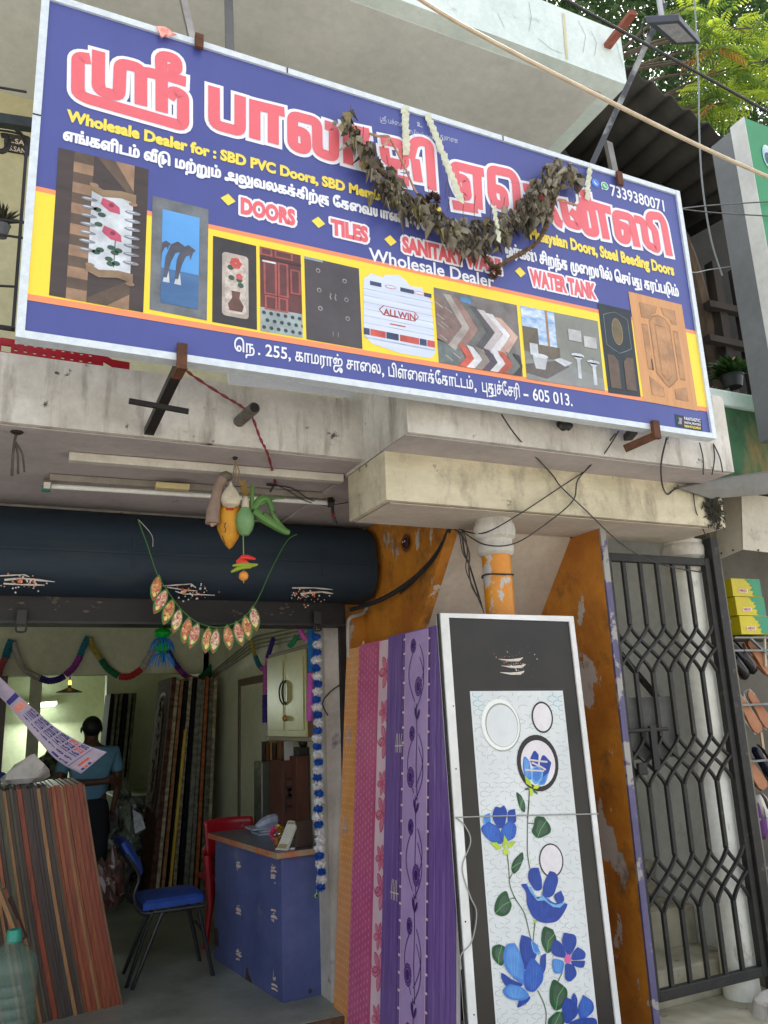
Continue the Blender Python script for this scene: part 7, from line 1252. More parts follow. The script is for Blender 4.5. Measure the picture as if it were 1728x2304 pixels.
wk = [['', '4', '11', '18', '25'], ['', '5', '12', '19', '26'], ['', '6', '13', '20', '27'], ['', '7', '14', '21', '28'], ['1', '8', '15', '22', '29'], ['2', '9', '16', '23', '30']]
for r_, row in enumerate(wk):
    for c_, s in enumerate(row):
        if s: ctext(s, .47 + r_ * .076, .07 + c_ * .185, .07 + c_ * .185 + (.075 if len(s) == 1 else .15), .062, m_crd if s in ('29', '23') else m_cb)
def crect(u0, u1, v0, v1, m):
    for j in range(6): a, c = v0 + (v1 - v0) * j / 6, v0 + (v1 - v0) * (j + 1) / 6; b.quad(cal(u0, a, 1), cal(u1, a, 1), cal(u1, c, 1), cal(u0, c, 1), m)
crect(.245, .29, .05, .95, m_cb); crect(.325, .375, .1, .9, mat('calendar_peach', (222, 150, 130), (206, 120, 100), scale=60, rough=.8)); crect(.872, .877, .03, .97, m_cb); crect(.91, .93, .2, .6, m_crd)
for k in range(3): crect(.955, .98, .12 + k * .13, .22 + k * .13, (m_cb, m_crd, m_cb)[k])
for k in range(4): crect(.89 + .022 * k, .894 + .022 * k, .68, .95, mat('calendar_small_print', (160, 140, 160), None, rough=.8))
b.build('print', t, fix=False)

# carved and plain doors leaning in the middle
m_ed = [mat('door_edge_%s' % n, a, c, scale=16, stretch=(1, 1, 1.6), lo=.45, hi=.55, rough=.9, spec=.08) for n, a, c in (('brown', (88, 62, 48), (66, 46, 38)), ('pale', (168, 156, 128), (126, 116, 96)), ('tan', (146, 108, 76), (120, 86, 60)), ('black', (32, 34, 38), (22, 24, 28)), ('wrapped', (122, 122, 108), (98, 100, 90)), ('orange', (164, 100, 60), (136, 80, 48)), ('grey', (108, 106, 92), (84, 82, 72)))]
EN = ['carved brown', 'pale edged', 'tan edged', 'black', 'plastic wrapped', 'orange edged', 'grey edged']
for i, k in enumerate((0, 1, 2, 3, 1, 3, 4, 4, 5, 6, 1)):
    xb, xt = 1.335 + i * .050, 1.50 + i * .040; y0 = 7.86 + .03 * ((i * 3) % 3); th = (.04, .032, .03)[i % 3]; zt_ = 1.985 - .012 * ((i * 5) % 4)
    b = MB(); b.add([(xb, y0, 0), (xb + th, y0, 0), (xb + th, y0 + .72, 0), (xb, y0 + .72, 0), (xt, y0, zt_), (xt + th, y0, zt_), (xt + th, y0 + .72, zt_), (xt, y0 + .72, zt_)], [(3, 2, 1, 0), (4, 5, 6, 7), (0, 1, 5, 4), (1, 2, 6, 5), (2, 3, 7, 6), (3, 0, 4, 7)], m_ed[k])
    if i == 0:
        F_ = lambda a, h, l=0: Vector((xb + (xt - xb) * h / zt_ - .001 - .004 * l, y0 + a, h)); mm = mat('carved_gloss', (62, 40, 32), (50, 32, 26), scale=20, rough=.7, spec=.12)
        for h0, h1 in ((.12, .62), (.7, 1.86)):
            for kk, (ins, ml) in enumerate(((0, mm), (.03, m_ed[0]), (.09, mm), (.11, m_ed[0]))):
                hc, hh, aw = (h0 + h1) / 2, (h1 - h0) / 2 - ins, .27 - ins; b.poly([F_(.36 + aw * math.copysign(abs(math.cos(q * .2618)) ** .6, math.cos(q * .2618)), hc + hh * math.copysign(abs(math.sin(q * .2618)) ** .6, math.sin(q * .2618)), 1 + kk) for q in range(24)], ml)
        for q in range(60): b.ball(F_(.36 + rnd.gauss(0, .05), .8 + rnd.random() * 1.0, 4), .012 + .01 * rnd.random(), mm, 6, 4, sc=(.4, 1, 1))
    tag(b.build('stacked_door', bevel=.003), '%s door leaning in the mid room stack, %s from the left' % (EN[k], ordw[i]), 'door', 'doors leaning in the middle of the shop')
b = MB(); b.bar((1.50, 7.82, 0), (1.625, 7.84, 1.5), .022, .03, mat('yellow_strip', (196, 164, 40), (176, 144, 34), scale=12, rough=.5)); tag(b.build('yellow_strip'), 'bright yellow strip leaning against the stacked doors', 'strip')
for i in range(6):
    xb = 1.16 + i * .055; xt = xb + .12; b = MB(); b.add([(xb, 10.6, 0), (xb + .035, 10.6, 0), (xb + .035, 11.15, 0), (xb, 11.15, 0), (xt, 10.6, 1.95), (xt + .035, 10.6, 1.95), (xt + .035, 11.15, 1.95), (xt, 11.15, 1.95)], [(3, 2, 1, 0), (4, 5, 6, 7), (0, 1, 5, 4), (1, 2, 6, 5), (2, 3, 7, 6), (3, 0, 4, 7)], m_ed[(3, 4, 6, 3, 4, 6)[i]])
    tag(b.build('stacked_door'), '%s door in the rear stack beyond the man, %s from the left' % (EN[(3, 4, 6, 3, 4, 6)[i]], ordw[i]), 'door', 'doors leaning in the rear room')
# crumpled plastic wrapped goods
def crumple(name, label, c, sx, sy, sz, m, seed):
    b = MB(); n, k_ = 18, 10; vs = []
    for i in range(k_ + 1):
        for j in range(n):
            th, ph = math.pi * i / k_, 6.2832 * j / n; d = Vector((math.sin(th) * math.cos(ph), math.sin(th) * math.sin(ph), math.cos(th))); q = 1 + .55 * MN.noise(d * 2.6 + Vector((seed, 0, 0))) + .2 * MN.noise(d * 7 + Vector((0, seed, 0))); vs.append(Vector(c) + Vector((d.x * sx * q, d.y * sy * q, max(-sz, d.z * sz * q))))
    b.add(vs, [(i * n + j, (i + 1) * n + j, (i + 1) * n + (j + 1) % n, i * n + (j + 1) % n) for i in range(k_) for j in range(n)], m); return tag(b.build(name), label, 'bundle')
m_wrap = mat('wrapped_plastic', (120, 128, 112), (40, 44, 42), scale=7, lo=.42, hi=.58, rough=.12, spot=(190, 196, 182), sscale=10, slo=.6, shi=.66)
p = pZ(268, 1960, .0); crumple('wrapped_bundle', 'plastic wrapped bundle piled on the floor beside the standing man', (1.20, 8.55, .45), .22, .2, .42, m_wrap, 2.0); crumple('wrapped_bundle', 'small reddish plastic wrapped bundle behind the blue chair', (1.02, 7.9, .24), .12, .12, .22, mat('wrapped_red', (130, 84, 80), (70, 66, 62), scale=9, rough=.15, spot=(206, 200, 190), sscale=12, slo=.6, shi=.64), 5.0); crumple('wrapped_bundle', 'pale plastic wrapped bundle on the left behind the calendar', (.56, 9.6, 1.02), .2, .2, .28, m_wrap, 8.0)
b = MB(); b.box(.45, 1.1, 9.3, 9.95, 0, .8, mat('work_table', (110, 112, 92), (90, 92, 76), scale=4)); tag(b.build('work_table', bevel=.01), 'low table carrying the pale bundle in the rear room', 'table')
b = MB(); b.box(1.2, 1.9, 9.2, 10.2, .0, .84, MATS['work_table']); tag(b.build('work_table', bevel=.01), 'grey green table edge behind the man at the right', 'table')

# man seen from behind
def skin(name, nodes, edges, m, parent, sub=2):
    me = bpy.data.meshes.new(name); base = Vector(parent['_w']); me.from_pydata([tuple(Vector(n_[0]) - base) for n_ in nodes], edges, []); me.materials.append(m)
    o = bpy.data.objects.new(name, me); COL.objects.link(o); o['_w'] = tuple(base); sk = o.modifiers.new('skin', 'SKIN'); sk.use_smooth_shade = True
    if not me.skin_vertices: me.skin_vertices.new()
    for i, n_ in enumerate(nodes):
        sv = me.skin_vertices[0].data[i]; r_ = n_[1]; sv.radius = r_ if isinstance(r_, tuple) else (r_, r_); sv.use_root = i == 0
    ss = o.modifiers.new('subdivision', 'SUBSURF'); ss.levels = sub; ss.render_levels = sub
    return o
mx, my = .835, 8.2
P_ = lambda x, y, z: Vector((mx + x * 1.1, my + y, z))
m_skin = mat('brown_skin', (92, 60, 44), (84, 54, 40), scale=8, rough=.55); m_shirt = mat('blue_shirt', (104, 152, 178), (90, 136, 164), scale=5, rough=.85, bump=.6, bscale=9); m_trs = mat('dark_trousers', (26, 28, 34), (20, 22, 26), scale=6, rough=.85); m_hair = mat('black_hair', (12, 11, 11), (20, 18, 17), scale=30, rough=.6)
nd = [(P_(0, 0, .90), (.12, .09)), (P_(0, 0, 1.10), (.145, .105)), (P_(0, .01, 1.30), (.165, .105)), (P_(0, .01, 1.385), (.09, .075)), (P_(0, -.01, 1.44), (.056, .056)), (P_(0, -.015, 1.51), (.078, .09)), (P_(0, -.015, 1.585), (.073, .088)), (P_(0, -.01, 1.635), (.03, .035)),
      (P_(.185, .01, 1.325), .058), (P_(.225, .02, 1.10), .043), (P_(.225, 0, .97), .034), (P_(.20, -.02, .84), .027), (P_(.195, -.03, .79), (.03, .018)),
      (P_(-.185, .01, 1.325), .058), (P_(-.245, .06, 1.10), .043), (P_(-.10, .16, 1.075), .034), (P_(.07, .155, 1.075), .028), (P_(.13, .15, 1.08), (.022, .032)),
      (P_(.09, 0, .80), .08), (P_(.10, .0, .47), .055), (P_(.105, .02, .10), .036), (P_(.11, -.11, .03), .035), (P_(-.09, 0, .80), .08), (P_(-.10, .0, .47), .055), (P_(-.105, .02, .10), .036), (P_(-.11, -.11, .03), .035)]
# the man faces away from the street, so his back (seen by us) is towards -Y: mirror depth
nd = [(Vector((p.x, 2 * my - p.y, p.z)), r_) for p, r_ in nd]
ed = [(0, 1), (1, 2), (2, 3), (3, 4), (4, 5), (5, 6), (6, 7), (2, 8), (8, 9), (9, 10), (10, 11), (11, 12), (2, 13), (13, 14), (14, 15), (15, 16), (16, 17), (0, 18), (18, 19), (19, 20), (20, 21), (0, 22), (22, 23), (23, 24), (24, 25)]
def finger(root, pts, r0):
    k0 = len(nd)
    for i, p in enumerate(pts): nd.append((Vector((p.x, 2 * my - p.y, p.z)), r0 * (1 - .15 * i)))
    ed.append((root, k0)); ed.extend((k0 + i, k0 + i + 1) for i in range(len(pts) - 1))
for k in range(4): finger(12, [P_(.175 + .014 * k, -.03, .755 + .004 * abs(k - 1.5)), P_(.178 + .013 * k, -.02, .725 + .006 * abs(k - 1.5)), P_(.182 + .011 * k, -.005, .70 + .008 * abs(k - 1.5))], .009)
finger(12, [P_(.165, -.05, .79), P_(.162, -.06, .765)], .010)
for k in range(4): finger(17, [P_(.17, .155 - .004 * k, 1.105 - .018 * k), P_(.20, .14, 1.10 - .018 * k), P_(.225, .115, 1.095 - .018 * k)], .009)
finger(17, [P_(.14, .165, 1.115), P_(.165, .165, 1.13)], .010)
PER = thing('person', 'man in a blue shirt seen from behind, one arm bent behind his back', 'person', (mx, my, 0))
body = skin('body', nd, ed, m_skin, PER); body.parent = PER; body.location = (0, 0, 0)
fl = lambda p: Vector((p.x, 2 * my - p.y, p.z))
o = skin('shirt', [(fl(P_(0, 0, .84)), (.182, .14)), (fl(P_(0, 0, 1.10)), (.178, .128)), (fl(P_(0, .01, 1.28)), (.2, .128)), (fl(P_(0, .01, 1.375)), (.105, .085)), (fl(P_(0, 0, 1.415)), (.068, .066)), (fl(P_(.19, .01, 1.325)), .072), (fl(P_(.225, .02, 1.13)), .064), (fl(P_(-.19, .01, 1.325)), .072), (fl(P_(-.235, .04, 1.14)), .064)], [(0, 1), (1, 2), (2, 3), (3, 4), (2, 5), (5, 6), (2, 7), (7, 8)], m_shirt, PER); o.parent = PER; o.location = (0, 0, 0)
o = skin('trousers', [(fl(P_(0, 0, 1.0)), (.175, .135)), (fl(P_(0, 0, .86)), (.185, .14)), (fl(P_(.095, 0, .74)), .098), (fl(P_(.10, 0, .45)), .078), (fl(P_(.105, .01, .08)), .07), (fl(P_(-.095, 0, .74)), .098), (fl(P_(-.10, 0, .45)), .078), (fl(P_(-.105, .01, .08)), .07)], [(0, 1), (1, 2), (2, 3), (3, 4), (1, 5), (5, 6), (6, 7)], m_trs, PER); o.parent = PER; o.location = (0, 0, 0)
b = MB(); c = fl(P_(0, .012, 1.565)); b.ball(c, .098, m_hair, 18, 12, sc=(.9, 1.0, .98))
for s in (-1, 1): b.ball(fl(P_(.082 * s, -.02, 1.535)), .02, m_skin, 8, 6, sc=(.5, .8, 1.4))
for k in range(260):
    d = Vector((rnd.gauss(0, 1), rnd.gauss(-.5, 1), rnd.gauss(.2, 1))).normalized(); b.leaf(c + d * .086, d + Vector((0, 0, -1.2)), d, .016, .008, m_hair)
b.build('hair', PER, fix=False)
b = MB(); f3 = fl(P_(0, 0, 0))
b.ball(fl(P_(0, -.105, 1.515)), .016, m_skin, 8, 6, sc=(.8, 1.2, 1.3)); b.ball(fl(P_(0, -.095, 1.468)), .02, mat('lip_brown', (110, 62, 54), None), 8, 6, sc=(1.2, .5, .45))
for s in (-1, 1): b.ball(fl(P_(.031 * s, -.088, 1.55)), .012, mat('eye_white', (210, 206, 200), None, rough=.3), 8, 6); b.ball(fl(P_(.031 * s, -.098, 1.55)), .005, m_hair, 6, 4)
b.build('face', PER)

# visitor's chair with blue seat
m_bf = mat('blue_fabric', (34, 74, 160), (26, 60, 138), scale=16, rough=.75); m_ct = mat('black_chair_tube', (22, 24, 28), (32, 34, 36), scale=12, rough=.35)
sc_ = [pZ(322, 2052, .43), pZ(312, 2022, .45), pZ(446, 2004, .45), pZ(464, 2030, .43)]
sc_[1] = Vector((sc_[0].x - .0, sc_[0].y + .40, .44)); sc_[2] = Vector((sc_[3].x, sc_[3].y + .40, .44)); ctr = sum(sc_, Vector()) / 4
t = thing('office_chair', 'black tube chair with blue padded seat and back, facing the desk', 'chair', (ctr.x, ctr.y, 0))
b = MB(); q = roundp([sc_[0], sc_[0].lerp(sc_[3], .5), sc_[3], sc_[2], sc_[1], sc_[0]], .06, 4); q = [Vector((p.x, p.y, .435)) for p in q[:-1]]; ins = [ctr + (p - ctr) * .9 for p in q]
n = len(q); vs = q + [p + Vector((0, 0, .035)) for p in q] + [Vector((p.x, p.y, .487)) for p in ins]; b.add(vs, [tuple(range(n))] + [(i, (i + 1) % n, n + (i + 1) % n, n + i) for i in range(n)] + [(n + i, n + (i + 1) % n, 2 * n + (i + 1) % n, 2 * n + i) for i in range(n)] + [tuple(2 * n + i for i in reversed(range(n)))], m_bf); b.build('seat', t, smooth=True)
bk0, bk1 = Vector((sc_[0].x - .02, sc_[0].y + .02, .64)), Vector((sc_[0].x - .13, sc_[0].y + .02, .83))
b = MB(); dv = (bk1 - bk0); nn = Vector((dv.z, 0, -dv.x)).normalized()
def back(u, v, l): return bk0 + dv * (u * (1.1 - .1 * math.cos(v * 2 - 1))) + Vector((0, .38 * v, 0)) + nn * (l + .03 * (1 - (2 * v - 1) ** 2))
vs = []; NU, NV = 6, 8
for l in (-.018, .022):
    for i in range(NU + 1):
        for j in range(NV + 1): e = .004 if i in (0, NU) or j in (0, NV) else 0; vs.append(back(i / NU, j / NV, l * (1 if not e else .5)))
st = (NU + 1) * (NV + 1); fs = [(o_ + i * (NV + 1) + j, o_ + i * (NV + 1) + j + 1, o_ + (i + 1) * (NV + 1) + j + 1, o_ + (i + 1) * (NV + 1) + j) for o_ in (0, st) for i in range(NU) for j in range(NV)]
rim = [i * (NV + 1) for i in range(NU + 1)] + [NU * (NV + 1) + j for j in range(1, NV + 1)] + [i * (NV + 1) + NV for i in range(NU - 1, -1, -1)] + [j for j in range(NV - 1, 0, -1)]
fs += [(rim[i], rim[(i + 1) % len(rim)], st + rim[(i + 1) % len(rim)], st + rim[i]) for i in range(len(rim))]; b.add(vs, fs, m_bf); b.build('backrest', t, smooth=True)
A, Bq, Cq, Dq = sc_
for y_, s in ((A.y + .015, 0), (A.y + .385, 1)):
    b = MB(); b.tube(catmull([(bk1.x + .02, y_, bk1.z - .06), (bk0.x - .01, y_, bk0.z), (A.x - .055, y_, .52), (A.x - .01, y_, .425), (A.x + .1, y_, .415), (Dq.x - .02, y_, .415)], 5), .012, m_ct, 8); b.build('side_rail', t, smooth=True)
    for nm, xt, xb in (('leg', A.x + .13, A.x - .05), ('leg', A.x + .06, A.x - .075), ('leg', Dq.x - .06, Dq.x + .045)):
        if nm == 'leg' and xt == A.x + .06 and s: continue
        yb = y_ + (.0 if xt != A.x + .06 else .06); b = MB(); b.tube(catmull([(xt, y_, .412), (xt + (xb - xt) * .12, y_, .38), (xb, yb, .0)], 5), .012, m_ct, 8); b.build(nm, t, smooth=True)
b = MB(); b.tube([(Dq.x - .01, A.y + .015, .25), (Dq.x + .01, A.y + .385, .25)], .009, m_ct, 6); b.build('stretcher', t)

# desk
t = thing('desk', 'scuffed violet blue desk with worn orange edged grey top', 'desk', (1.75, 5.4, 0))
m_dsk = mat('violet_laminate', (92, 102, 152), (76, 86, 134), scale=3, rough=.4, spot=(112, 118, 142), sscale=4, slo=.62, shi=.72); m_dtop = mat('desk_top_grey', (96, 104, 122), (84, 92, 108), scale=4, rough=.3); m_dedge = mat('worn_orange_edge', (186, 104, 66), (166, 140, 110), scale=5, lo=.45, hi=.6, rough=.7, bump=.2)
dk = [(1.586, 4.867), (1.464, 5.979), (1.96, 6.03), (1.96, 4.905)]
b = MB(); b.prism([(x_, y_, 0) for x_, y_ in dk], (0, 0, .762), m_dsk); b.build('body', t, bevel=.003)
tp = [(1.545, 4.83), (1.42, 6.02), (1.965, 6.07), (1.965, 4.865)]
b = MB(); b.prism([(x_, y_, .765) for x_, y_ in tp], (0, 0, .034), m_dedge); b.build('top_board', t, bevel=.003); b = MB(); b.poly([(x_ + .003 * (1 if x_ < 1.7 else -1), y_ + (.003 if y_ < 5 else -.003), .8005) for x_, y_ in tp], m_dtop); b.build('top_laminate', t, fix=False)
b = MB(); dA, dB = Vector((1.586, 4.867, 0)), Vector((1.464, 5.979, 0)); dn = Vector((-1, -.11, 0)).normalized()
def dsk(u, h, l=1): return dA + (dB - dA) * u + Vector((0, 0, h)) + dn * (.0016 * l)
m_scr = mat('white_scrape', (206, 202, 204), (220, 186, 156), scale=40, rough=.9)
for u0, segs in ((.12, ((.70, .58, 8), (.47, .40, 7), (.10, .04, 9))), (.62, ((.66, .60, 5), (.40, .33, 5), (.14, .08, 5)))):
    for h0, h1, n_ in segs:
        for k in range(n_):
            h = h0 + (h1 - h0) * rnd.random(); u = u0 + rnd.gauss(0, .012); L_ = .006 + rnd.random() ** 2 * .05; dh = rnd.gauss(.004, .012); w_ = .004 + rnd.random() * .009; b.poly([dsk(u, h), dsk(u - L_, h + dh), dsk(u - L_ * .95, h + dh + w_), dsk(u + .003, h + w_)], m_scr)
        for k in range(3): ha = h0 + (h1 - h0) * rnd.random(); fline(b, lambda a, h, l: dsk(a, h, 1.3 + l * .1), [(u0 + .02, ha), (u0 - .02, ha + .006), (u0 - .03 - .03 * rnd.random(), ha + .004)], .010, m_scr, 1 + .1 * k)
b.build('scratches', t, fix=False)
b = MB(); m_hole = mat('broken_board', (52, 44, 40), (76, 62, 50), scale=20, rough=.95)
b.poly([dsk(.50, 0.001), dsk(.40, .001), dsk(.43, .03), dsk(.45, .035), dsk(.47, .075), dsk(.49, .06)], m_hole); b.build('chipped_board', t, fix=False); b = MB(); b.poly([dsk(1.0, .08), dsk(.92, .09), dsk(.93, .16), dsk(.95, .2), dsk(1.0, .19)], m_hole); b.build('chipped_board', t, fix=False)
b = MB(); p = pY(698, 2230, 4.87); b.add([p + Vector((.012 * math.cos(k), 0, .014 * math.sin(k))) for k in range(6)], [tuple(range(6))], m_hole); b.build('cable_hole', t, fix=False)
# on the desk
dz = .802
t = thing('card_stand', 'small white card stand leaning back on the desk top', 'stand', pZ(645, 1912, dz)); a, c = pZ(622, 1912, dz), pZ(650, 1914, dz); w_ = (c - a) * .8; upv = Vector((.09, .05, .15)); b = MB(); b.prism([a, a + w_, a + w_ + upv, a + upv], (.012, .006, -.004), mat('card_white', (206, 206, 192), (190, 190, 176), scale=8)); b.build('card', t)
b = MB(); b.bar(a + Vector((0, .01, .004)), a + w_ + Vector((.06, .02, .004)), .03, .008, m_cas); b.build('base', t)
b = MB(); F4_ = lambda u, v: a + w_ * u + upv * v + Vector((-.002, -.004, .002)); b.quad(F4_(.1, .88), F4_(.9, .88), F4_(.9, .96), F4_(.1, .96), mat('card_tan', (150, 136, 104), None)); b.quad(F4_(.1, .05), F4_(.9, .05), F4_(.9, .2), F4_(.1, .2), MATS['card_tan']); b.build('print', t, fix=False)
t = thing('flower_cup', 'little gold cup of pink and gold artificial flowers on the desk', 'ornament', pZ(626, 1902, dz)); p = pZ(625, 1902, dz); b = MB(); b.lathe([(.025, 0), (.034, .05), (.036, .05)], p, mat('copper_cup', (176, 116, 70), None, metal=.6, rough=.4), 14); b.build('cup', t, smooth=True); b = MB(); m_gold, m_pf = mat('gold_foil', (220, 190, 80), (180, 140, 50), scale=60, rough=.25, metal=.5), mat('pink_flower', (206, 60, 110), None)
for k in range(110):
    d = Vector((rnd.gauss(0, 1), rnd.gauss(0, 1), rnd.gauss(.5, .8))).normalized(); b.leaf(p + Vector((0, 0, .065)) + d * .03, d, (rnd.gauss(0, 1), -1, 0), .028, .018, m_pf if d.x < -.3 else m_gold)
b.build('flowers', t, fix=False)
b = MB(); p = pZ(680, 1905, dz); q = [p + Vector((-.05, -.03, 0)), p + Vector((.06, -.03, 0)), p + Vector((.06, .08, 0)), p + Vector((-.05, .08, 0))]; b.prism(q, (0, 0, .15), mat('dark_box', (66, 48, 40), (52, 38, 32), scale=8, rough=.4)); tag(b.build('desk_box', bevel=.003), 'dark brown box on the desk beside the card stand', 'box')
b = MB(); p = pZ(612, 1876, dz)
for k, (dx, dy, h) in enumerate(((0, 0, .012), (.03, .05, .024), (-.02, .09, .036))): b.box(p.x - .1 + dx, p.x + .18 + dx, p.y - .04 + dy, p.y + .16 + dy, dz + h - .012, dz + h - .001, mat('paper_pile', (170, 178, 196), (150, 158, 180), scale=6, rough=.6))
b.tube(catmull([(p.x - .08, p.y + .1, dz + .04), (p.x + .05, p.y + .12, dz + .07), (p.x + .22, p.y + .16, dz + .05)], 4), [.02, .03, .04, .045, .045, .04, .04, .03, .02], mat('pale_bag', (176, 184, 204), (150, 156, 176), scale=14, rough=.3), 8); tag(b.build('paper_pile'), 'pile of papers with a pale blue plastic bag on the desk', 'papers')
# red plastic armchair behind the desk
t = thing('plastic_chair', 'red plastic armchair behind the desk', 'chair', (1.5, 6.4, 0), 'red plastic chairs'); RY = 6.25; rp_ = lambda x, y, d=0: pY(x, y, RY + d)
b = MB(); NU, NV = 14, 6; top = catmull([(458, 1847, 0), (480, 1840, 0), (520, 1835, 0), (568, 1836, 0)], 5); g = lambda u, v, l=0: (lambda tpt, bt: rp_(tpt[0] + (bt[0] - tpt[0]) * v, tpt[1] + (bt[1] - tpt[1]) * v, .05 * math.sin(3.14 * u) + l))((458 + 110 * u, 1847 - 11 * math.sin(min(1, u * 1.15) * 1.57)), (464 + 116 * u, 1925 - 18 * u))
hol = {(3, 3), (4, 2), (5, 3), (8, 2), (2, 2), (10, 1), (6, 2)}
for i in range(NU):
    for j in range(NV):
        a_, b1_, c_, d_ = g(i / NU, j / NV), g((i + 1) / NU, j / NV), g((i + 1) / NU, (j + 1) / NV), g(i / NU, (j + 1) / NV)
        if (i, j) in hol: k_2 = .45; ct = (a_ + b1_ + c_ + d_) / 4; ia = [ct + (x_ - ct) * k_2 for x_ in (a_, b1_, c_, d_)]; b.add([a_, b1_, c_, d_] + ia, [(0, 1, 5, 4), (1, 2, 6, 5), (2, 3, 7, 6), (3, 0, 4, 7)], m_red)
        else: b.quad(a_, b1_, c_, d_, m_red)
o = b.build('backrest', t, weld=True, smooth=True); sm = o.modifiers.new('thick', 'SOLIDIFY'); sm.thickness = .012
pl = rp_(466, 1915); pr_ = rp_(585, 1905)
b = MB(); b.box(pl.x + .02, pr_.x - .02, RY + .04, RY + .44, .41, .44, m_red); b.build('seat', t, bevel=.012)
for q, yy in ((pl, 0), (pr_, 0)):
    sx_ = .12 if yy == 0 and q is pl else 0
    b = MB(); b.tube(catmull([(q.x, RY, q.z), (q.x - .02 + sx_ * .1, RY + .05, .64), (q.x - .02 + sx_ * .7, RY + .27, .64), (q.x - .01 + sx_, RY + .44, .62)], 4), .022, m_red, 8); b.build('armrest', t, smooth=True)
    for y_, dxx in ((RY, .0), (RY + .44, sx_)):
        b = MB(); b.tube([(q.x + dxx, y_, .62), (q.x + .03 + dxx, y_, .3), (q.x + dxx, y_ + .02, .0)], [.03, .026, .02], m_red, 8); b.build('leg', t, smooth=True)

# wall cabinet
t = thing('wall_cabinet', 'cream wall cabinet with two doors and black handles', 'cabinet', (1.9, 5.3, 1.4)); m_cab = mat('cream_laminate', (178, 172, 116), (164, 158, 104), scale=3, rough=.35); m_cfr = mat('brown_frame', (104, 80, 58), None, rough=.5)
b = MB(); b.box(1.80, 2.01, 4.84, 5.80, 1.41, 2.02, m_cfr); b.build('body', t, bevel=.004)
for y0, y1 in ((4.96, 5.36), (5.37, 5.78)):
    b = MB(); b.box(1.785, 1.798, y0, y1, 1.44, 1.99, m_cab); b.box(1.781, 1.785, y0 + .04, y1 - .04, 1.48, 1.95, m_cab); o = b.build('door', t, bevel=.003)
    b = MB(); yh = y1 - .05 if y0 < 5.2 else y0 + .05; yh = 5.34 if y0 < 5.2 else 5.40; b.tube(catmull([(1.782, yh, 1.65), (1.765, yh + .012, 1.68), (1.762, yh + .03, 1.73), (1.765, yh + .012, 1.78), (1.782, yh, 1.81)], 4), .006, m_blk, 6); b.build('handle', o, smooth=True)
b = MB(); b.ball((1.775, 5.35, 1.56), .02, mat('brass_lock', (150, 110, 50), None, metal=.5, rough=.4), 8, 6); b.build('lock', t)
# cartons and shelf behind the desk
m_ctn = mat('brown_carton', (92, 52, 36), (78, 44, 32), scale=4, rough=.8)
for (x0, y0, x1, y1, Yd, lab, tx) in ((634, 1712, 664, 1870, 5.62, 'brown carton with TMT lettering standing on the rear of the desk, left of two', 'TMT'), (666, 1702, 712, 1870, 5.52, 'brown carton standing on the desk beside the pompom garland, right of two', '')):
    A_, B_ = pY(x0, y0, Yd), pY(x1, y1, Yd); t = thing('carton', lab, 'carton', (A_.x, Yd, .803), 'cartons on the desk'); b = MB(); b.box(A_.x, min(2.0, B_.x), Yd, Yd + .3, 0.803, A_.z, m_ctn); b.build('box', t, bevel=.004)
    if tx: b = MB(); put_text(b, tx, lambda u, v: Vector((A_.x + .075 - v, Yd - .003, .93 + u)), mat('carton_print', (30, 22, 20), None), 0, .26, 0, .055, .02); b.build('lettering', t, fix=False)
b = MB(); p = pY(588, 1850, 6.14); b.box(p.x, p.x + .13, 6.14, 6.34, 0, 1.25, mat('dusty_glass_box', (92, 96, 84), (76, 80, 70), scale=4, rough=.2)); tag(b.build('display_case', bevel=.01), 'dusty grey translucent case standing behind the red chair', 'case')
for i in range(5):
    p = pX(594 + 8 * i, 1668 + 3 * (i % 2), 1.95); b = MB(); b.box(1.93, 1.99, p.y - .12, p.y, .9, p.z, m_ven[(3, 4, 6, 3, 4)[i]]); tag(b.build('stored_board'), 'narrow %s board stored under the wall cabinet, %s from the left' % (VN[(3, 4, 6, 3, 4)[i]], ordw[i]), 'board', 'boards under the cabinet')
b = MB(); p = pY(672, 1702, 5.55); b.box(p.x, p.x + .13, 5.55, 5.7, p.z, p.z + .06, m_blk); b.ball((p.x + .06, 5.62, p.z + .09), .035, m_blk, 10, 7); tag(b.build('desk_gadget', bevel=.004), 'small black device standing on the brown cartons', 'device')
b = MB(); p = pY(640, 1712, 5.66); b.box(p.x, p.x + .07, 5.66, 5.67, p.z + .0, p.z + .14, mat('white_card', (176, 176, 168), None)); tag(b.build('white_card'), 'white card propped on the brown cartons under the cabinet', 'card')
# conduits on the right wall
m_con = mat('grey_conduit', (150, 150, 130), (126, 126, 110), scale=8, rough=.5); b = MB()
for k in range(4): b.tube([pX(735, 1398 + 9 * k, 2.012), pX(575, 1432 + 9 * k, 2.012), pX(476 + 2 * k, 1514 + 3 * k, 2.012)], .008, m_con, 6)
tag(b.build('wall_conduits'), 'row of thin grey conduits bending down the right wall', 'conduit')

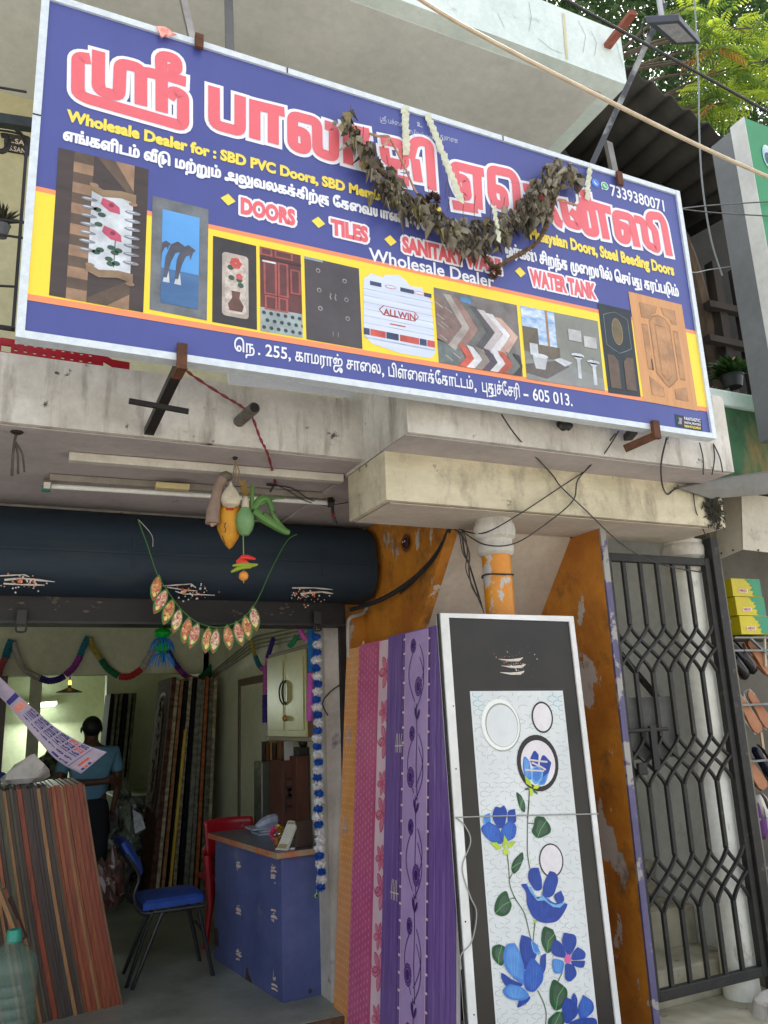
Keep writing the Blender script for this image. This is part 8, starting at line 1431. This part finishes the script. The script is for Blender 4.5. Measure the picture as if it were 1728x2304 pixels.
# paper chains
pc = {n: mat('crepe_' + n, a, c, scale=40, stretch=(1, 1, 1), rough=.9, bump=.3, bscale=60) for n, a, c in (('teal', (40, 120, 140), (30, 100, 120)), ('violet', (60, 44, 130), (48, 34, 110)), ('magenta', (146, 60, 150), (126, 46, 130)), ('yellow', (176, 160, 70), (150, 136, 56)), ('green', (16, 110, 70), (12, 90, 56)), ('red', (190, 44, 44), (166, 36, 36)), ('white', (184, 180, 172), (160, 156, 148)), ('rose', (170, 80, 90), (150, 66, 76)), ('sky', (30, 110, 170), (24, 94, 150)), ('pink', (190, 90, 170), (170, 76, 150)))}
def chain(label, at, segs):
    t = thing('paper_chain', label, 'paper garland', at(*segs[0][1][0]), 'crepe paper chains inside the shop')
    for nm, pts, r_ in segs:
        q = catmull([at(x_, y_) for x_, y_ in pts], 7); b = MB(); b.tube(q, [r_ * (1 + .13 * (i % 2)) for i in range(len(q))], pc[nm], 9); b.build('crepe_link', t)
BY = 8.52; pb_ = lambda x, y: pY(x, y, BY)
chain('multicoloured crepe paper chain swagged across the pale beam', pb_, [('rose', [(-12, 1545), (2, 1500), (12, 1480)], .03), ('teal', [(12, 1480), (20, 1455), (27, 1440)], .034), ('white', [(29, 1445), (45, 1488), (60, 1510), (88, 1525)], .026), ('violet', [(90, 1526), (110, 1532), (130, 1529), (145, 1521)], .03), ('magenta', [(147, 1519), (165, 1502), (180, 1477)], .03), ('teal', [(180, 1476), (190, 1450), (199, 1433)], .03), ('yellow', [(201, 1435), (212, 1462), (226, 1482)], .026), ('green', [(227, 1483), (243, 1505), (266, 1521)], .03), ('red', [(268, 1522), (292, 1522), (318, 1506)], .03), ('white', [(318, 1505), (335, 1478), (350, 1445), (358, 1425)], .03), ('violet', [(372, 1440), (384, 1478), (402, 1505)], .028), ('magenta', [(402, 1505), (420, 1522), (444, 1530)], .028), ('green', [(452, 1530), (470, 1515), (486, 1495)], .05), ('yellow', [(487, 1492), (498, 1468), (508, 1446)], .03)])
wx = lambda x, y: pX(x, y, 1.93)
chain('crepe paper chain of blue, pink and violet looping beside the cabinet', wx, [('yellow', [(566, 1442), (570, 1465), (575, 1478)], .016), ('teal', [(575, 1478), (582, 1495), (590, 1505)], .02), ('pink', [(590, 1505), (600, 1502), (604, 1480)], .02), ('violet', [(615, 1437), (608, 1460), (602, 1480)], .018), ('pink', [(598, 1500), (597, 1535), (596, 1562)], .018), ('violet', [(596, 1563), (596, 1600), (596, 1626)], .02), ('white', [(596, 1627), (599, 1645), (602, 1658)], .018)])
px_ = lambda x, y: pY(x, y, 4.84)
chain('crepe paper chain hanging straight down behind the pompoms, blue above pink', px_, [('sky', [(698, 1408), (700, 1460), (700, 1512)], .020), ('pink', [(699, 1514), (698, 1570), (697, 1622)], .020)])
chain('short violet and green crepe paper chain high beside the door jamb', px_, [('pink', [(672, 1405), (678, 1425), (690, 1440)], .016), ('green', [(668, 1430), (660, 1445), (650, 1455)], .016)])
# pompom garland
t = thing('pompom_garland', 'hanging garland of alternating blue and white wool pompoms on the door jamb', 'garland', pY(718, 2016, 4.66)); m_pb, m_pw = mat('blue_wool', (16, 84, 176), (12, 70, 156), scale=60, rough=.95), mat('white_wool', (226, 226, 226), (206, 206, 206), scale=60, rough=.95)
ys = [1433 + i * 17.6 for i in range(33)]; protos = {}
for i, y in enumerate(ys):
    if y > 2000: break
    x_ = 712 + (y - 1433) * .012 + 2 * math.sin(i * 1.3) + (max(0, y - 1850) * .03); w_ = i % 2 if i != 26 else 1; c = pY(x_, y, 4.655); R0 = .0265 if w_ else .025
    b = MB(); b.ball(c, R0 * .78, m_pw if w_ else m_pb, 9, 6, sc=(1.15, 1, .82))
    for k in range(120):
        d = Vector((rnd.gauss(0, 1.1), rnd.gauss(0, 1), rnd.gauss(0, .8))).normalized(); b.leaf(c + Vector((d.x * 1.1, d.y, d.z * .8)) * R0 * .55, d + Vector((rnd.gauss(0, .2), 0, rnd.gauss(0, .2))), (rnd.gauss(0, 1), -1, rnd.gauss(0, 1)), R0 * (.55 + .25 * rnd.random()), R0 * .34, m_pw if w_ else m_pb)
    b.build('pompom', t, fix=False)
b = MB(); b.tube([pY(712, 1410, 4.655), pY(718, 1900, 4.655), pY(712, 2012, 4.66)], .0015, m_cas, 4); b.build('string', t); b = MB(); c = pY(712, 2015, 4.66); b.ball(c, .013, mat('green_bead', (130, 190, 60), None, rough=.3), 10, 6, sc=(1, .6, 1)); b.ball(c + Vector((0, -.006, 0)), .008, m_blk, 8, 5, sc=(1, .5, 1)); b.build('bead', t)
cable('jamb_wire', 'black wire curling over the white door jamb', [pY(x, y, 4.70) for x, y in ((766, 1540), (745, 1555), (728, 1575), (727, 1590), (738, 1610))], .004, m_bc, cat='wire')
for x_ in (48, 712):
    b = MB(); c = pY(x_, 1398, 4.60); b.box(c.x - .025, c.x + .025, 4.57, 4.6, c.z - .02, c.z + .06, m_blk); b.tube(catmull([(c.x - .022, 4.58, c.z - .02), (c.x - .02, 4.58, c.z - .055), (c.x + .02, 4.58, c.z - .055), (c.x + .022, 4.58, c.z - .02)], 4), .006, m_blk, 6)
    tag(b.build('shutter_handle', bevel=.006), 'black lock handle on the shutter rail, %s of two' % ('left' if x_ < 100 else 'right'), 'handle', 'shutter lock handles')

# ================================================================ SHOE SHOP AT THE RIGHT
SHY = 3.62; s_ = lambda x, y, d=0: pY(x, y, SHY + d)
m_by, m_bt, m_bl = mat('box_yellow', (206, 190, 30), (196, 178, 26), scale=6, rough=.4), mat('box_teal', (40, 136, 124), (60, 150, 70), scale=30, rough=.4), mat('box_label', (232, 214, 206), None, rough=.4)
xL, xR = s_(1650, 1340).x, s_(1714, 1340).x
for i, (yt, yb) in enumerate(((1300, 1341), (1341, 1384), (1384, 1427))):
    zt_, zb_2 = s_(1650, yt).z - .003, s_(1650, yb).z; dx = .012 * i; x0, x1 = xL + dx, xR + dx
    t = thing('shoe_box', 'yellow and teal shoe box with white label, %s of the stack of three' % ('top', 'middle', 'bottom')[i], 'box', ((x0 + x1) / 2, SHY + .09, zb_2), 'shoe boxes on the rack'); b = MB(); b.box(x0, x1, SHY, SHY + .2, zb_2, zt_, m_by); b.build('carton', t, bevel=.002)
    b = MB(); h = zt_ - zb_2; f = lambda u, v, l=1: Vector((x0 + (x1 - x0) * u, SHY - .0014 * l, zb_2 + h * v)); fs_ = lambda u, v, l=1: Vector((x0 - .0014 * l, SHY + .2 * u, zb_2 + h * v))
    q = [(1, .02), (1, .98), (.44, .98), (.52, .9), (.56, .75), (.66, .72), (.60, .6), (.70, .55), (.64, .42), (.56, .36), (.72, .3), (.66, .12), (.74, .02)]; b.poly([f(u, v) for u, v in q], m_bt); q = [(1, .02), (1, .98), (.5, .98), (.62, .8), (.45, .6), (.7, .45), (.4, .3), (.65, .15), (.5, .02)]; b.poly([fs_(u, v) for u, v in q], m_bt)
    b.build('side_print', t, fix=False)
    b = MB(); b.poly([f(u, v, 2) for u, v in ((.2, .22), (.5, .22), (.52, .42), (.2, .42))], m_bl); pA = f(.23, .26, 3); put_text(b, 'NEXO', lambda u, v: Vector((u, SHY - .0042, v)), mat('label_red', (170, 40, 50), None), pA.x, f(.48, 0).x, pA.z, h * .13, .03); b.poly([fs_(u, v, 2) for u, v in ((.3, .65), (.55, .65), (.55, .85), (.3, .85))], m_bl); b.build('label', t, fix=False)
RK = thing('shoe_rack', 'grey wire shoe rack beside the gate post', 'rack', s_(1680, 1900)); m_rk = mat('rack_grey', (136, 140, 138), (116, 118, 116), scale=8, rough=.45, metal=.3)
for y in (1462, 1586, 1715, 1848, 1960):
    p, q = s_(1622 + (y - 1462) * .09, y + 2), s_(1790, y - 14); b = MB(); b.box(p.x, q.x, SHY - .01, SHY + .002, p.z - .006, p.z + .006, m_rk); b.box(p.x, q.x, SHY + .002, SHY + .22, p.z - .004, p.z + .0, m_rk); b.build('shelf', RK)
b = MB(); b.box(xL - .05, xR + .3, SHY - .01, SHY + .24, s_(1650, 1432).z - .012, s_(1650, 1432).z - .002, mat('grey_board', (132, 130, 120), None)); b.build('top_shelf', RK)
for x_ in (3.97, 4.9):
    b = MB(); b.box(x_, x_ + .02, SHY + .2, SHY + .22, -.15, 1.93, m_rk); b.build('post', RK)
b = MB(); b.bar(s_(1685, 1434), s_(1728, 1475), .02, .012, m_rk); b.bar(s_(1720, 1432), s_(1722, 1500), .012, .012, mat('pale_rope', (190, 180, 150), None)); b.build('brace', RK)
def shoe(x, y, L_, ang, m, ms, lab, roll=.35, heel=0, flip=False):
    t = thing('shoe', lab, 'shoe', s_(x, y, -.0), 'shoes on the wire rack'); c = s_(x, y, .03); d = Vector((math.sin(ang) * .9, .15, math.cos(ang))); d.normalize(); r_ = Vector((0, -1, 0)).cross(d).normalized(); n_ = d.cross(r_) * (-1 if flip else 1)
    outl = [(0, .55), (.1, .95), (.3, 1.0), (.5, .78), (.75, .72), (.92, .6), (1, .1)]; wv = .042
    pts = [(u, w_) for u, w_ in outl] + [(u, -w_) for u, w_ in reversed(outl)]
    b = MB(); b.prism([c + d * ((u - .5) * L_) + r_ * (w_ * wv) for u, w_ in pts], n_ * -.014, ms); b.build('sole', t, bevel=.003)
    b = MB(); vs = []; NN = 8
    for i in range(8):
        u = i / 7; w_ = wv * .98 * (.5 + .5 * math.sin(min(1, u * 1.6 + .15) * 1.57)) * (1 if u < .9 else .7); h = (.05 if u > .5 else .035 + .03 * u) * math.sin(min(1., u * 4 + .2) * 1.57) * (1 if u < .93 else .75)
        for j in range(NN + 1): a = math.pi * j / NN; vs.append(c + d * ((u - .5) * L_) + r_ * (w_ * math.cos(a)) + n_ * (.002 + h * math.sin(a)))
    b.add(vs, [(i * (NN + 1) + j, i * (NN + 1) + j + 1, (i + 1) * (NN + 1) + j + 1, (i + 1) * (NN + 1) + j) for i in range(7) for j in range(NN) if not (i > 3 and 2 < j < 5)], m); o = b.build('upper', t, smooth=True, fix=False); sm = o.modifiers.new('thick', 'SOLIDIFY'); sm.thickness = .003
m_sb, m_st, m_sn, m_sw, m_so = mat('black_patent', (16, 16, 18), None, rough=.15), mat('tan_leather', (168, 110, 76), (150, 94, 64), scale=12, rough=.5), mat('navy_patent', (20, 26, 44), None, rough=.18), mat('white_leather', (220, 218, 206), None, rough=.5), mat('tan_sole', (176, 120, 80), (160, 104, 70), scale=10, rough=.6)
shoe(1650, 1490, .25, -.75, m_sb, m_sb, 'glossy black shoe on the upper rack, left of its pair'); shoe(1668, 1478, .25, -.75, m_sb, m_sb, 'glossy black shoe on the upper rack, right of its pair'); shoe(1708, 1480, .25, -.55, m_st, m_so, 'tan leather shoe beside the black pair on the upper rack', flip=True); shoe(1640, 1512, .16, -.4, m_st, m_so, 'small tan shoe tip under the black pair')
shoe(1682, 1606, .25, -.45, m_sw, m_so, 'white shoe showing its tan sole, left of the pair on the middle rack', flip=True); shoe(1706, 1596, .25, -.45, m_sw, m_so, 'white shoe showing its tan sole, right of the pair on the middle rack', flip=True)
shoe(1692, 1732, .25, -.5, m_sn, m_so, 'navy shoe with tan sole on the lower rack, left of its pair', flip=True); shoe(1722, 1722, .25, -.5, m_sn, m_sn, 'shiny navy shoe on the lower rack, right of its pair'); shoe(1718, 1826, .2, -.2, m_sw, m_so, 'white sandal on the lowest visible rack'); shoe(1706, 1848, .2, .1, mat('purple_fabric', (96, 50, 110), None, rough=.8), m_sn, 'purple slipper hanging at the lowest visible rack')
b = MB(); b.bar(s_(1712, 1648, .1), s_(1722, 1722, .1), .02, .01, mat('pale_wood', (190, 166, 130), None)); tag(b.build('wood_stick'), 'pale wooden stick standing on the shoe rack', 'stick')

for o in bpy.data.objects:
    if '_w' in o: del o['_w']
